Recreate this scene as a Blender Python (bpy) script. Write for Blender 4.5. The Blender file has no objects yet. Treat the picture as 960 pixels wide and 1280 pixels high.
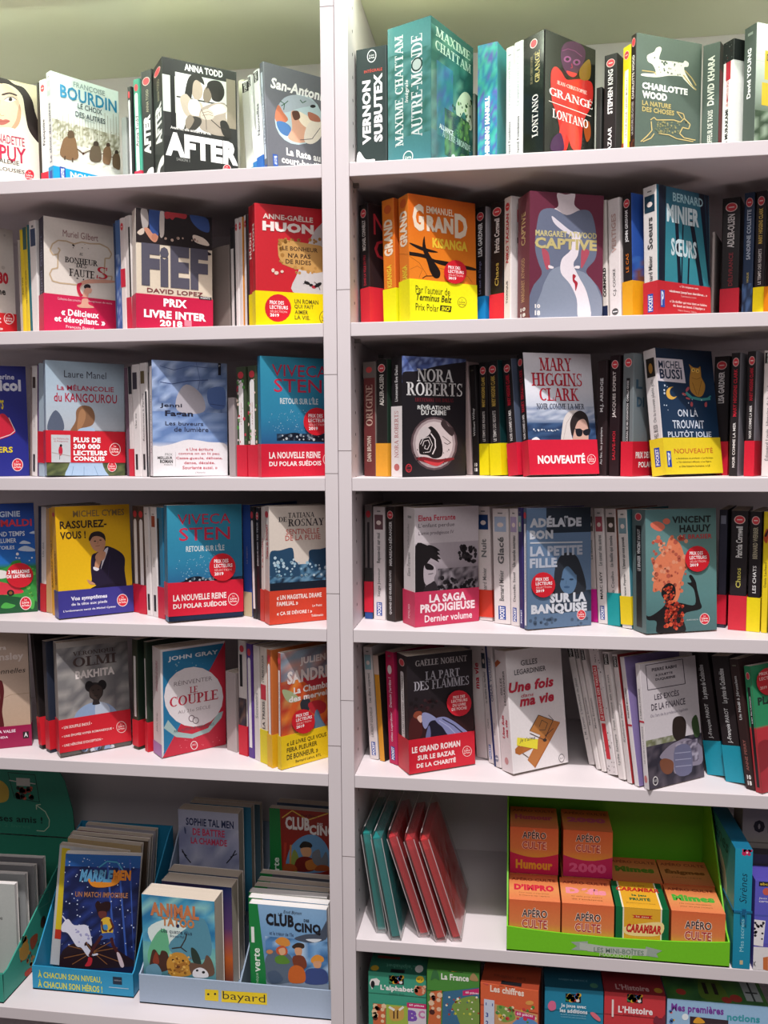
import bpy, math, random
from mathutils import Vector, Matrix
import numpy as np
PI = math.pi
C = bpy.context.scene.collection
sc = bpy.context.scene
sc.view_settings.view_transform = 'Standard'; sc.view_settings.look = 'None'
sc.view_settings.gamma = 1; sc.view_settings.use_curve_mapping = False
sc.view_settings.exposure = 0.0
sc.cycles.max_bounces = 8; sc.cycles.transparent_max_bounces = 24
sc.cycles.use_adaptive_sampling = True; sc.cycles.adaptive_threshold = 0.02
# ------------------------------------------------------------------ camera (shop frame: X right, Y into the shelves, Z up; floor at z = 0)
FLOOR = 0.45                                   # height added so that the shop floor is z = 0
CAM = np.array([0.26789838, -1.23568298, 1.0 + FLOOR]); YAW, PITCH, ROLL, FPX = 0.145207356, 0.0789813325, -0.00584764196, 1080.0
def cam_axes():
    cy, sy, cp, sp = math.cos(YAW), math.sin(YAW), math.cos(PITCH), math.sin(PITCH)
    f = np.array([-sy*cp, cy*cp, -sp]); r = np.array([cy, sy, 0.]); u = np.cross(r, f)
    c, s = math.cos(ROLL), math.sin(ROLL)
    return c*r + s*u, -s*r + c*u, f
RX, UX, FX = cam_axes()
cd = bpy.data.cameras.new('camera'); cam = bpy.data.objects.new('camera', cd); C.objects.link(cam); sc.camera = cam
m = Matrix.Identity(4)
for i in range(3):
    m[i][0], m[i][1], m[i][2], m[i][3] = RX[i], UX[i], -FX[i], CAM[i]
cam.matrix_world = m
cd.sensor_fit = 'VERTICAL'; cd.sensor_height = 36; cd.lens = FPX / 1280 * 36; cd.clip_start = .01; cd.clip_end = 50
def ray(px, py): return FX + (px-480)/FPX*RX - (py-640)/FPX*UX
def onY(px, py, Y=0.): d = ray(px, py); return CAM + (Y-CAM[1])/d[1]*d
def onZ(px, py, Z): d = ray(px, py); return CAM + (Z-CAM[2])/d[2]*d
def onX(px, py, X): d = ray(px, py); return CAM + (X-CAM[0])/d[0]*d
def proj(P):
    v = np.array(P, float) - CAM; z = v @ FX
    return 480 + FPX*(v @ RX)/z, 640 - FPX*(v @ UX)/z
# ------------------------------------------------------------------ world and lamps
def lin(h):
    h = h.lstrip('#')
    if len(h) == 3: h = ''.join(k*2 for k in h)
    v = [int(h[i:i+2], 16)/255 for i in (0, 2, 4)]
    return tuple((k/12.92 if k <= .04045 else ((k+.055)/1.055)**2.4) for k in v) + (1.,)
w = bpy.data.worlds.new('shop_ambience'); sc.world = w; w.use_nodes = True
w.node_tree.nodes['Background'].inputs[0].default_value = (1.0, .885, .90, 1); w.node_tree.nodes['Background'].inputs[1].default_value = .125
def area(name, loc, aim, size, sizey, power, col):
    l = bpy.data.lights.new(name, 'AREA'); l.shape = 'RECTANGLE'; l.size = size; l.size_y = sizey; l.energy = power; l.color = col
    o = bpy.data.objects.new(name, l); C.objects.link(o); o.location = loc
    o.rotation_euler = (Vector(aim)-Vector(loc)).to_track_quat('-Z', 'Y').to_euler(); return o
def spot(name, loc, aim, power, col, rad, ang=80, blend=.6):
    l = bpy.data.lights.new(name, 'SPOT'); l.energy = power; l.color = col; l.shadow_soft_size = rad; l.spot_size = math.radians(ang); l.spot_blend = blend
    o = bpy.data.objects.new(name, l); C.objects.link(o); o.location = loc
    o.rotation_euler = (Vector(aim)-Vector(loc)).to_track_quat('-Z', 'Y').to_euler(); return o
spot('ceiling_spotlight', (.18, -1.5, 4.25+FLOOR), (.1, 0, 1.0+FLOOR), 640, (1, .95, .94), .035, 46, 1)
area('overhead_fill_light', (.3, -1.25, 3.4+FLOOR), (.2, 0, 1.0+FLOOR), 1.3, .6, 31, (1, .94, .94))
area('overhead_fill_light', (.5, -2.7, 2.6+FLOOR), (.2, 0, .7+FLOOR), 2.0, 1.0, 27, (1, .94, .94))  # added unseen fill from behind the camera, brightens the shaded covers
area('cornice_strip_light', (-.02, -.10, 1.80+FLOOR), (-.02, .10, 1.40+FLOOR), 2.0, .03, 2.0, (.92, 1, .90))
area('canopy_strip_light', (-.02, .014, 1.655+FLOOR), (-.02, .115, 1.40+FLOOR), 1.9, .02, 3.2, (.88, 1, .79))
# ------------------------------------------------------------------ materials (all procedural; print colour is stored on the mesh like ink on paper)
def mat_new(name):
    mt = bpy.data.materials.new(name); mt.use_nodes = True; return mt, mt.node_tree.nodes, mt.node_tree.links, mt.node_tree.nodes['Principled BSDF']
def printed(name, rough, coat=0, bump=.02):
    mt, n, l, b = mat_new(name)
    a = n.new('ShaderNodeAttribute'); a.attribute_name = 'ink'
    no = n.new('ShaderNodeTexNoise'); no.inputs['Scale'].default_value = 260; no.inputs['Detail'].default_value = 2
    tc = n.new('ShaderNodeTexCoord'); l.new(tc.outputs['Object'], no.inputs['Vector'])
    mx = n.new('ShaderNodeMix'); mx.data_type = 'RGBA'; mx.blend_type = 'MULTIPLY'; mx.inputs[0].default_value = .12
    l.new(a.outputs['Color'], mx.inputs[6]); l.new(no.outputs['Fac'], mx.inputs[7]); l.new(mx.outputs[2], b.inputs['Base Color'])
    b.inputs['Roughness'].default_value = rough; b.inputs['Specular IOR Level'].default_value = .35
    b.inputs['Coat Weight'].default_value = coat; b.inputs['Coat Roughness'].default_value = .08
    return mt
M_INK = printed('printed_card', .42); M_GLOSS = printed('glossy_film', .22, .5); M_BAND = printed('band_paper', .38)
def plain(name, col, rough=.5, noise=0, scale=30, spec=.4, metal=0, bump=0):
    mt, n, l, b = mat_new(name); c = lin(col)
    b.inputs['Base Color'].default_value = c; b.inputs['Roughness'].default_value = rough; b.inputs['Specular IOR Level'].default_value = spec; b.inputs['Metallic'].default_value = metal
    no = n.new('ShaderNodeTexNoise'); no.inputs['Scale'].default_value = scale; no.inputs['Detail'].default_value = 4
    tc = n.new('ShaderNodeTexCoord'); l.new(tc.outputs['Object'], no.inputs['Vector'])
    if noise:
        rp = n.new('ShaderNodeValToRGB'); rp.color_ramp.elements[0].position = .3; rp.color_ramp.elements[1].position = .7
        rp.color_ramp.elements[0].color = tuple(k*(1-noise) for k in c[:3])+(1,); rp.color_ramp.elements[1].color = c
        l.new(no.outputs['Fac'], rp.inputs[0]); l.new(rp.outputs[0], b.inputs['Base Color'])
    if bump:
        bp = n.new('ShaderNodeBump'); bp.inputs['Strength'].default_value = bump; bp.inputs['Distance'].default_value = .001
        l.new(no.outputs['Fac'], bp.inputs['Height']); l.new(bp.outputs[0], b.inputs['Normal'])
    return mt
def page_mat(name, c1, c2):
    mt, n, l, b = mat_new(name)
    tc = n.new('ShaderNodeTexCoord'); sp = n.new('ShaderNodeSeparateXYZ'); l.new(tc.outputs['Object'], sp.inputs[0])
    mu = n.new('ShaderNodeMath'); mu.operation = 'MULTIPLY'; mu.inputs[1].default_value = 2600; l.new(sp.outputs['Y'], mu.inputs[0])
    no = n.new('ShaderNodeTexNoise'); no.noise_dimensions = '1D'; no.inputs['Scale'].default_value = 1; l.new(mu.outputs[0], no.inputs['W'])
    rp = n.new('ShaderNodeValToRGB'); rp.color_ramp.elements[0].position = .3; rp.color_ramp.elements[1].position = .65
    rp.color_ramp.elements[0].color = lin(c1); rp.color_ramp.elements[1].color = lin(c2)
    l.new(no.outputs['Fac'], rp.inputs[0]); l.new(rp.outputs[0], b.inputs['Base Color']); b.inputs['Roughness'].default_value = .9
    return mt
M_PAGE = page_mat('page_edges', 'b8a996', 'ddd2c2'); M_PAGEW = page_mat('white_page_edges', 'c9c6c4', 'efedeb')
M_LAM = plain('white_laminate', 'd5cdcf', .45, .04, 6, .35, bump=.03)
M_TOP = plain('pale_green_laminate', 'e2e8cc', .6, .05, 4)
M_EDGE = plain('dark_joint_line', '6a5f5d', .8)  # dark hairline of the joints across the upright edges
M_HOLE = plain('shelf_pin_hole', '2a2424', .9); M_PIN = plain('steel_pin', '8a8682', .35, metal=.9)
M_WALL = plain('shop_wall_paint', 'cfc8c0', .8, .05, 3); M_FLOOR = plain('shop_floor_vinyl', '8d8580', .5, .2, 5); M_CEIL = plain('shop_ceiling_paint', 'd8d4cc', .9, .04, 3)
mt, n, l, b = mat_new('clear_plastic_film')
tr = n.new('ShaderNodeBsdfTransparent'); gl = n.new('ShaderNodeBsdfGlossy'); gl.inputs['Roughness'].default_value = .12; ms = n.new('ShaderNodeMixShader')
lw = n.new('ShaderNodeLayerWeight'); lw.inputs['Blend'].default_value = .22
mr = n.new('ShaderNodeMapRange'); mr.inputs['To Min'].default_value = .16; mr.inputs['To Max'].default_value = .85
tr.inputs['Color'].default_value = (.96, .95, .95, 1)
l.new(lw.outputs['Facing'], mr.inputs['Value']); l.new(mr.outputs[0], ms.inputs[0]); l.new(tr.outputs[0], ms.inputs[1]); l.new(gl.outputs[0], ms.inputs[2]); df = n.new('ShaderNodeBsdfTranslucent'); ad = n.new('ShaderNodeMixShader'); ad.inputs[0].default_value = .12; l.new(ms.outputs[0], ad.inputs[1]); l.new(df.outputs[0], ad.inputs[2]); l.new(ad.outputs[0], n['Material Output'].inputs['Surface'])
M_FILM = mt
# ------------------------------------------------------------------ mesh helpers
class MB:
    """collects coloured faces and links them as ONE mesh object"""
    def __init__(s): s.v, s.f, s.c = [], [], []
    def poly(s, pts, col):
        i = len(s.v); s.v += [tuple(p) for p in pts]; s.f.append(tuple(range(i, i+len(pts))))
        if isinstance(col, list): s.c += col
        else: s.c += [col]*len(pts)
    def raw(s, vs, fs, col):
        i = len(s.v); s.v += vs
        for f in fs: s.f.append(tuple(i+k for k in f)); s.c += [col]*len(f)
    def box(s, a, b, col=(1, 1, 1, 1), cols=None):
        x0, y0, z0 = a; x1, y1, z1 = b
        V = [(x0,y0,z0),(x1,y0,z0),(x1,y1,z0),(x0,y1,z0),(x0,y0,z1),(x1,y0,z1),(x1,y1,z1),(x0,y1,z1)]
        F = [(0,1,5,4),(1,2,6,5),(2,3,7,6),(3,0,4,7),(4,5,6,7),(3,2,1,0)]      # front, right, back, left, top, bottom
        i = len(s.v); s.v += V
        for k, f in enumerate(F): s.f.append(tuple(i+q for q in f)); s.c += [cols[k] if cols else col]*4
    def build(s, name, mat, parent=None, bevel=0, smooth=False):
        me = bpy.data.meshes.new(name); me.from_pydata(s.v, [], s.f)
        at = me.color_attributes.new('ink', 'FLOAT_COLOR', 'CORNER')
        if len(at.data) != len(s.c): print('COLOURS', name, len(at.data), len(s.c), len(s.v), len(s.f), [f for f in s.f if len(set(f)) < 3][:3])
        at.data.foreach_set('color', np.array(s.c, dtype=np.float32).ravel())
        me.materials.append(mat); o = bpy.data.objects.new(name, me); C.objects.link(o)
        if parent is not None: o.parent = parent
        if bevel:
            b = o.modifiers.new('bevel', 'BEVEL'); b.width = bevel; b.segments = 2; b.limit_method = 'ANGLE'
        return o
def empty(name, mw, label, cat, group=None):
    o = bpy.data.objects.new(name, None); C.objects.link(o); o.matrix_world = mw; o.empty_display_size = .02
    o['label'] = label; o['category'] = cat
    if group: o['group'] = group
    return o
def tag(o, label, cat, group=None):
    o['label'] = label; o['category'] = cat
    if group: o['group'] = group
    return o
# lettering: the built-in face as flat geometry, and a stroke-drawn serif for the titles that are set in one
_tc = {}
def glyphs(txt, wgt, serif=False, it=0.):
    k = (txt, wgt, serif, it)
    if k in _tc: return _tc[k]
    if serif and all(ch in SG or ch in 'ÉÈÊËÏÔ' for ch in txt.upper()): r = serif_text(txt, wgt)
    else:
        cu = bpy.data.curves.new('t', 'FONT'); cu.body = txt; cu.offset = wgt; cu.resolution_u = 2; cu.shear = it
        cu.space_character = 1 + wgt*1.3
        o = bpy.data.objects.new('t', cu); me = bpy.data.meshes.new_from_object(o)
        r = ([tuple(v.co[:2]) for v in me.vertices], [tuple(p.vertices) for p in me.polygons])
        bpy.data.objects.remove(o); bpy.data.curves.remove(cu); bpy.data.meshes.remove(me)
    if r[0]:
        a = np.array(r[0]); mn = a.min(0); mx = a.max(0); r = ((a-mn)/np.maximum(mx-mn, 1e-6), r[1], (mx[0]-mn[0])/max(mx[1]-mn[1], 1e-6))
    else: r = ([], [], 1)
    _tc[k] = r; return r
TK, TN = .20, .085
def _q(x0, y0, x1, y1, w):      # stroke with horizontal width w
    return [(x0-w/2, y0), (x0+w/2, y0), (x1+w/2, y1), (x1-w/2, y1)]
def _h(x0, x1, y, t=TN): return [(x0, y-t/2), (x1, y-t/2), (x1, y+t/2), (x0, y+t/2)]
def _arc(cx, cy, rx, ry, a0, a1, n=10, tk=TK, tn=TN):
    out = []
    for i in range(n):
        A = [math.radians(a0+(a1-a0)*(i+k)/n) for k in (0, 1)]
        o = [(cx+rx*math.cos(a), cy+ry*math.sin(a)) for a in A]; q = [(cx+(rx-tk)*math.cos(a), cy+(ry-tn)*math.sin(a)) for a in A]
        out.append([o[0], o[1], q[1], q[0]])
    return out
def _st(x, y0=0, y1=1, w=TK, s=.11):   # stem with serifs
    r = [_q(x, y0, x, y1, w)]
    if y0 == 0: r.append(_h(x-w/2-s, x+w/2+s, TN/2))
    if y1 == 1: r.append(_h(x-w/2-s, x+w/2+s, 1-TN/2))
    return r
SG = {
 'A': (.86, [_q(.1,.0,.43,1,TN), _q(.43,1,.75,0,TK), _h(.2,.65,.34), _h(0,.22,TN/2), _h(.6,.9,TN/2)]),
 'B': (.72, _st(.18)+_arc(.36,.75,.28,.25,-90,90)+_arc(.38,.26,.33,.26,-90,90)+[_h(.18,.38,1-TN/2), _h(.18,.38,.5), _h(.18,.38,TN/2)]),
 'C': (.78, _arc(.45,.5,.43,.5,48,312)+[_q(.72,.66,.74,1,.05)]),
 'D': (.84, _st(.18)+_arc(.36,.5,.46,.5,-90,90,14)+[_h(.18,.36,1-TN/2), _h(.18,.36,TN/2)]),
 'E': (.68, _st(.18)+[_h(.18,.64,1-TN/2), _h(.18,.5,.52), _h(.18,.66,TN/2), _q(.62,.78,.63,1,.05), _q(.65,0,.66,.24,.05), _q(.49,.4,.49,.64,.04)]),
 'F': (.64, _st(.18)+[_h(.18,.62,1-TN/2), _h(.18,.48,.52), _q(.6,.76,.61,1,.05), _q(.48,.4,.48,.64,.04)]),
 'G': (.84, _arc(.45,.5,.43,.5,48,330)+[_q(.73,.68,.74,1,.05), _q(.73,.04,.73,.42,TK), _h(.58,.86,.42)]),
 'H': (.86, _st(.18)+_st(.68)+[_h(.18,.68,.52)]),
 'I': (.4, _st(.2)),
 'J': (.5, [_q(.32,.2,.32,1,TK), _h(.12,.5,1-TN/2)]+_arc(.2,.2,.205,.2,180,360,8,.1)),
 'K': (.84, _st(.18)+[_q(.24,.42,.64,1,TN), _q(.36,.56,.7,0,TK), _h(.5,.8,1-TN/2), _h(.56,.86,TN/2)]),
 'L': (.64, _st(.18)+[_h(.18,.62,TN/2), _q(.61,0,.62,.28,.05)]),
 'M': (1.04, _st(.12,w=TN)+_st(.88)+[_q(.14,1,.5,.05,TK), _q(.5,.05,.84,1,TN)]),
 'N': (.88, _st(.14,w=TN)+_st(.74,w=TN)+[_q(.14,1,.74,0,TK)]),
 'O': (.88, _arc(.44,.5,.43,.5,0,360,20)),
 'P': (.68, _st(.18)+_arc(.36,.73,.29,.27,-90,90)+[_h(.18,.38,1-TN/2), _h(.18,.38,.48)]),
 'Q': (.88, _arc(.44,.5,.43,.5,0,360,20)+[_q(.5,.1,.82,-.15,TK)]),
 'R': (.8, _st(.18)+_arc(.36,.74,.29,.26,-90,90)+[_h(.18,.38,1-TN/2), _h(.18,.38,.5), _q(.42,.5,.7,0,TK), _h(.58,.84,TN/2)]),
 'S': (.62, _arc(.32,.75,.25,.25,40,270,10,.13)+_arc(.3,.25,.28,.25,-140,90,10,.13)+[_q(.52,.72,.54,1,.05), _q(.05,0,.07,.28,.05)]),
 'T': (.76, _st(.38)+[_h(.04,.72,1-TN/2), _q(.06,.76,.05,1,.05), _q(.7,.76,.71,1,.05)]),
 'U': (.84, [_q(.18,.3,.18,1,TK), _q(.68,.3,.68,1,TN), _h(.0,.36,1-TN/2), _h(.55,.82,1-TN/2)]+_arc(.43,.3,.335,.3,180,360,12,.12)),
 'V': (.82, [_q(.14,1,.42,0,TK), _q(.42,0,.7,1,TN), _h(0,.3,1-TN/2), _h(.56,.82,1-TN/2)]),
 'X': (.8, [_q(.14,1,.64,0,TK), _q(.12,0,.64,1,TN), _h(0,.28,1-TN/2), _h(.5,.78,TN/2), _h(0,.24,TN/2), _h(.52,.78,1-TN/2)]),
 'Y': (.8, [_q(.14,1,.4,.45,TK), _q(.4,.45,.66,1,TN), _h(0,.28,1-TN/2), _h(.52,.8,1-TN/2)]+_st(.4,0,.5)),
 'Z': (.7, [_q(.1,0,.58,1,TK), _h(.05,.62,1-TN/2), _h(.05,.66,TN/2)]),
 'W': (1.1, [_q(.12,1,.34,0,TK), _q(.34,0,.55,1,TN), _q(.55,1,.77,0,TK), _q(.77,0,.98,1,TN)]),
 "'": (.3, [_q(.12,.72,.16,1,.08)]), '-': (.4, [_h(.05,.35,.42,.08)]), ' ': (.4, []), '.': (.3, [_h(.08,.22,.06,.12)]),
}
def serif_text(t, w):
    V, F, x = [], [], 0
    ACC = {'É': 'E', 'È': 'E', 'Ê': 'E', 'Ë': 'E', 'Ï': 'I', 'Ô': 'O'}
    for ch in t.upper():
        b = ACC.get(ch, ch); wd, st = SG.get(b, SG[' '])
        if ch in ACC: st = list(st) + ([_q(wd/2-.05, 1.06, wd/2+.12, 1.24, .1)] if ch in 'É' else [_q(wd/2-.15, 1.1, wd/2-.15, 1.2, .1), _q(wd/2+.15, 1.1, wd/2+.15, 1.2, .1)])
        for q in st:
            i = len(V); V += [(x+p[0], p[1]) for p in q]; F.append(tuple(range(i, i+4)))
        x += wd + .04
    return V, F
def spline(pts, k=4):
    n = len(pts); out = []
    for i in range(n):
        p0, p1, p2, p3 = [np.array(pts[(i+j-1) % n], float) for j in range(4)]
        for s in range(k):
            t = s/k
            out.append(tuple(.5*((2*p1)+(-p0+p2)*t+(2*p0-5*p1+4*p2-p3)*t*t+(-p0+3*p1-3*p2+p3)*t**3)))
    return out
CROPS = {'A1': (0,0,4), 'A2': (200,0,4), 'A3': (430,0,4), 'A4': (630,0,5.647), 'A5': (780,0,5.333), 'B1': (0,230,4), 'B2': (200,230,4), 'B3': (430,220,4.8), 'B4': (600,220,4.8), 'B5': (760,220,4.8),
 'C1': (0,430,4.571), 'C2': (200,430,4), 'C3': (430,420,4.8), 'C4': (600,420,4.8), 'C5': (760,420,4.8), 'D1': (0,610,4.364), 'D2': (200,610,4), 'D3': (430,610,4.8), 'D4': (600,610,4.8), 'D5': (760,610,4.8),
 'E1': (0,780,4.364), 'E2': (200,780,4), 'E3': (430,790,4.8), 'E4': (600,800,4.8), 'E5': (760,800,4.8), 'F1': (0,950,3.879), 'F2': (160,980,3.556), 'F3': (430,980,4.571), 'F4': (620,980,5.333), 'F5': (760,980,4.8),
 'F6': (430,1150,3.556), 'F7': (680,1150,3.429), 'P': (0,0,1)}
class Ink:
    """flat print on one rectangular face. O origin, U right, V up, N outward (local to the thing); w, h size. Coordinates: fractions of the face, or crop pixels looked up on the face plane (a measuring aid)"""
    def __init__(s, O, U, V, N, w, h, mw=None, crop=None, mb=None, lift=.0002):
        s.O, s.U, s.V, s.N = [np.array(q, float) for q in (O, U, V, N)]; s.w, s.h, s.mb, s.k, s.lift = w, h, mb or MB(), 0, lift
        s.crop = crop; s.mw = mw
        if mw is not None: s.inv = np.array(mw.inverted())
    def at(s, x, y):
        ox, oy, k = CROPS[s.crop]; d = ray(ox+x/k, oy+y/k)
        c = s.inv @ np.append(CAM, 1); e = s.inv[:3, :3] @ d; c = c[:3]
        t = ((s.O-c) @ s.N)/(e @ s.N); p = c+t*e-s.O
        return p @ s.U, p @ s.V
    def P(s, u, v):
        u = min(max(u, 0), s.w); v = min(max(v, 0), s.h)
        return tuple(s.O+s.U*u+s.V*v+s.N*(s.lift+.00002*s.k))
    def add(s, pts, col):
        col = [lin(q) for q in col] if isinstance(col, list) else lin(col)
        s.mb.poly([s.P(*p) for p in pts], col); s.k += 1
    def line_box(s, x0, y0, x1, y1, fr):
        if fr: return x0*s.w, y0*s.h, x1*s.w, y1*s.h
        a = s.at(x0, y1); b = s.at(x0, y0); c = s.at(x1, y1)
        return a[0], a[1], c[0], b[1]
    def text(s, t, x0, y0, x1, y1, col, wgt=0, serif=False, it=0, fr=False, rot=0):
        a, b, c, d = s.line_box(x0, y0, x1, y1, fr)
        if not t: return
        g, F, asp = glyphs(t, wgt, serif, it)
        if not F: return
        if rot == 1 and d-b > 1.25*asp*(c-a): m_ = (b+d)/2; hl = .625*asp*(c-a); b, d = m_-hl, m_+hl
        if rot == 1: vs = [s.P(c-(c-a)*q[1], b+(d-b)*q[0]) for q in g]     # bottom to top
        elif rot == 2: vs = [s.P(c-(c-a)*q[0], d-(d-b)*q[1]) for q in g]   # upside down
        else: vs = [s.P(a+(c-a)*q[0], b+(d-b)*q[1]) for q in g]
        s.mb.raw(vs, F, lin(col)); s.k += 1
    def run(s, ops):
        cur = None
        for o in ops:
            k = o[0]
            if k == '@': s.crop = o[1]
            elif k == 'T': s.text(*o[1:6], *o[6:])                        # text box in crop px (y top, y bottom at the left end)
            elif k == 't': s.text(*o[1:10], fr=True, rot=(o[10] if len(o) > 10 else 0))   # (t, txt, x0, y0, x1, y1, col, wgt, serif, it, rot) in fractions
            elif k == 'P': s.add([s.at(*p) for p in o[2]], o[1])
            elif k == 'S': s.add([s.at(*p) for p in spline(o[2])], o[1])
            elif k == 'p': s.add([(p[0]*s.w, p[1]*s.h) for p in o[2]], o[1])
            elif k == 's': s.add([(p[0]*s.w, p[1]*s.h) for p in spline(o[2])], o[1])
            elif k in 'Ee':
                col, cx, cy, rx, ry = o[1:6]; r = math.radians(o[6]) if len(o) > 6 else 0; f = s.at if k == 'E' else (lambda x, y: (x*s.w, y*s.h))
                s.add([f(cx+rx*math.cos(t)*math.cos(r)-ry*math.sin(t)*math.sin(r), cy+rx*math.cos(t)*math.sin(r)+ry*math.sin(t)*math.cos(r)) for t in [i*2*PI/20 for i in range(20)]], col)
            elif k == 'r': c, x0, y0, x1, y1 = o[1:6]; s.add([(x0*s.w, y0*s.h), (x1*s.w, y0*s.h), (x1*s.w, y1*s.h), (x0*s.w, y1*s.h)], c)
            elif k == 'R': c, x0, y0, x1, y1 = o[1:6]; a, b, c2, d = s.line_box(x0, y0, x1, y1, False); s.add([(a, b), (c2, b), (c2, d), (a, d)], c)
            elif k == 'g':     # vertical gradient: stops (v, colour) over x0..x1
                st, x0, x1 = o[1], (o[2] if len(o) > 2 else 0), (o[3] if len(o) > 3 else 1)
                for (v0, c0), (v1, c1) in zip(st, st[1:]):
                    s.mb.poly([s.P(x0*s.w, v0*s.h), s.P(x1*s.w, v0*s.h), s.P(x1*s.w, v1*s.h), s.P(x0*s.w, v1*s.h)], [lin(c0), lin(c0), lin(c1), lin(c1)])
                s.k += 1
            elif k == 'n':     # mottled print: grid of tones from a palette
                pal, x0, y0, x1, y1, nx, ny, seed = o[1:9]; rn = random.Random(seed); pl = [lin(c) for c in pal]
                gr = [[pl[rn.randrange(len(pl))] for _ in range(nx+1)] for _ in range(ny+1)]
                for j in range(ny):
                    for i in range(nx):
                        q = [(x0+(x1-x0)*(i+a)/nx, y0+(y1-y0)*(j+b)/ny) for a, b in ((0,0),(1,0),(1,1),(0,1))]
                        s.mb.poly([s.P(u*s.w, v*s.h) for u, v in q], [gr[j][i], gr[j][i+1], gr[j+1][i+1], gr[j+1][i]])
                s.k += 1
            elif k in 'Dd':     # scattered dots / flecks
                cols, x0, y0, x1, y1, n, rad, seed = o[1:9]; rn = random.Random(seed); f = s.at if k == 'D' else (lambda x, y: (x*s.w, y*s.h))
                for _ in range(n):
                    x, y = rn.uniform(x0, x1), rn.uniform(y0, y1); r = rad*rn.uniform(.5, 1.2); a, b = f(x, y); rr = r*(1 if k == 'd' else 1/CROPS[s.crop][2]/870/1.0)
                    if k == 'd': rr = r*s.w
                    s.mb.poly([s.P(a+rr*math.cos(t), b+rr*math.sin(t)) for t in [i*PI/3+x for i in range(6)]], lin(rn.choice(cols)))
                s.k += 1
            elif k == 'W':     # thin polyline of given width in crop px
                col, wd, pts = o[1:4]
                for p, q in zip(pts, pts[1:]):
                    dx, dy = q[0]-p[0], q[1]-p[1]; L = math.hypot(dx, dy) or 1; nx_, ny_ = -dy/L*wd/2, dx/L*wd/2
                    s.mb.poly([s.P(*s.at(*r)) for r in ((p[0]+nx_, p[1]+ny_), (q[0]+nx_, q[1]+ny_), (q[0]-nx_, q[1]-ny_), (p[0]-nx_, p[1]-ny_))], lin(col))
                s.k += 1
            elif k == 'L':     # the round red publisher seal: centre, radius in crop px
                cx, cy, r = o[1:4]; rc, pc = (o[4], o[5]) if len(o) > 4 else ('d22c3c', 'f3d8d4')
                s.run([('E', pc, cx, cy, r, r*1.15), ('E', rc, cx, cy, r*.88, r*1.03), ('T', 'Le', cx-r*.2, cy-r*.75, cx+r*.2, cy-r*.42, pc, .02), ('T', 'Livre', cx-r*.6, cy-r*.32, cx+r*.6, cy+r*.12, pc, .04), ('T', 'de Poche', cx-r*.65, cy+r*.22, cx+r*.65, cy+r*.6, pc, .04)])
            elif k == 'K':     # round prize sticker: centre, radius
                cx, cy, r = o[1:4]
                s.run([('E', 'd0202e', cx, cy, r, r*1.05), ('T', 'PRIX DES', cx-r*.62, cy-r*.58, cx+r*.45, cy-r*.3, 'fff', .015), ('T', 'LECTEURS', cx-r*.62, cy-r*.22, cx+r*.75, cy+r*.05, 'fff', .015), ('T', 'SÉLECTION', cx-r*.6, cy+r*.12, cx+r*.68, cy+r*.32, 'f7c9c6', 0), ('T', '2019', cx-r*.6, cy+r*.4, cx+r*.08, cy+r*.64, 'fff', .03)])
        return s
# ------------------------------------------------------------------ books
ZR = {1: 1.3966, 2: 1.1733, 3: .9508, 4: .7271, 5: .5063, '6L': .0885, '6R': .2508, '7R': .032, '7L': -.14}
ZR = {k: v + FLOOR for k, v in ZR.items()}
LOG = []
ZR['6b'] = ZR['6L'] + .0030; ZR['6br'] = ZR['6L'] + .0560
PLACED = {}
def rot_of(a, roll, lean): return Matrix.Rotation(math.radians(a), 4, 'Z') @ Matrix.Rotation(math.radians(-roll), 4, 'Y') @ Matrix.Rotation(math.radians(-lean), 4, 'X')
def obb(o2, Z, a, W, T, H, lean, roll, pad=.0):
    R = rot_of(a, roll, lean); zmin = min((R @ Vector((x, y, 0)))[2] for x in (0, W) for y in (0, T))
    M = np.array(R)[:3, :3]; c = M @ np.array([W/2, T/2, H/2]) + np.array([o2[0], o2[1], Z-zmin])
    return c, M.T, np.array([W/2+pad, T/2+pad, H/2])
def clash(A, B):
    d = B[0]-A[0]
    if np.dot(d, d) > (np.linalg.norm(A[2])+np.linalg.norm(B[2]))**2: return False
    ax = list(A[1])+list(B[1])+[np.cross(p, q) for p in A[1] for q in B[1]]
    for x in ax:
        n = np.linalg.norm(x)
        if n < 1e-5: continue
        x = x/n
        if abs(d @ x) >= sum(abs(A[1][i] @ x)*A[2][i]+abs(B[1][i] @ x)*B[2][i] for i in range(3)): return False
    return True
def key_of(row, o2): return (str(row)[:1], o2[0] > .02)
def bad(row, A):
    xs = [A[0][0]+sx*A[2][0]*A[1][0][0]+sy*A[2][1]*A[1][1][0]+sz*A[2][2]*A[1][2][0] for sx in (-1, 1) for sy in (-1, 1) for sz in (-1, 1)]
    if A[0][0] > .02 and min(xs) < .0408: return True
    if A[0][0] < .02 and max(xs) > -.0002: return True
    return any(clash(A, B) for B in PLACED.get(key_of(row, A[0]), []))
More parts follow.
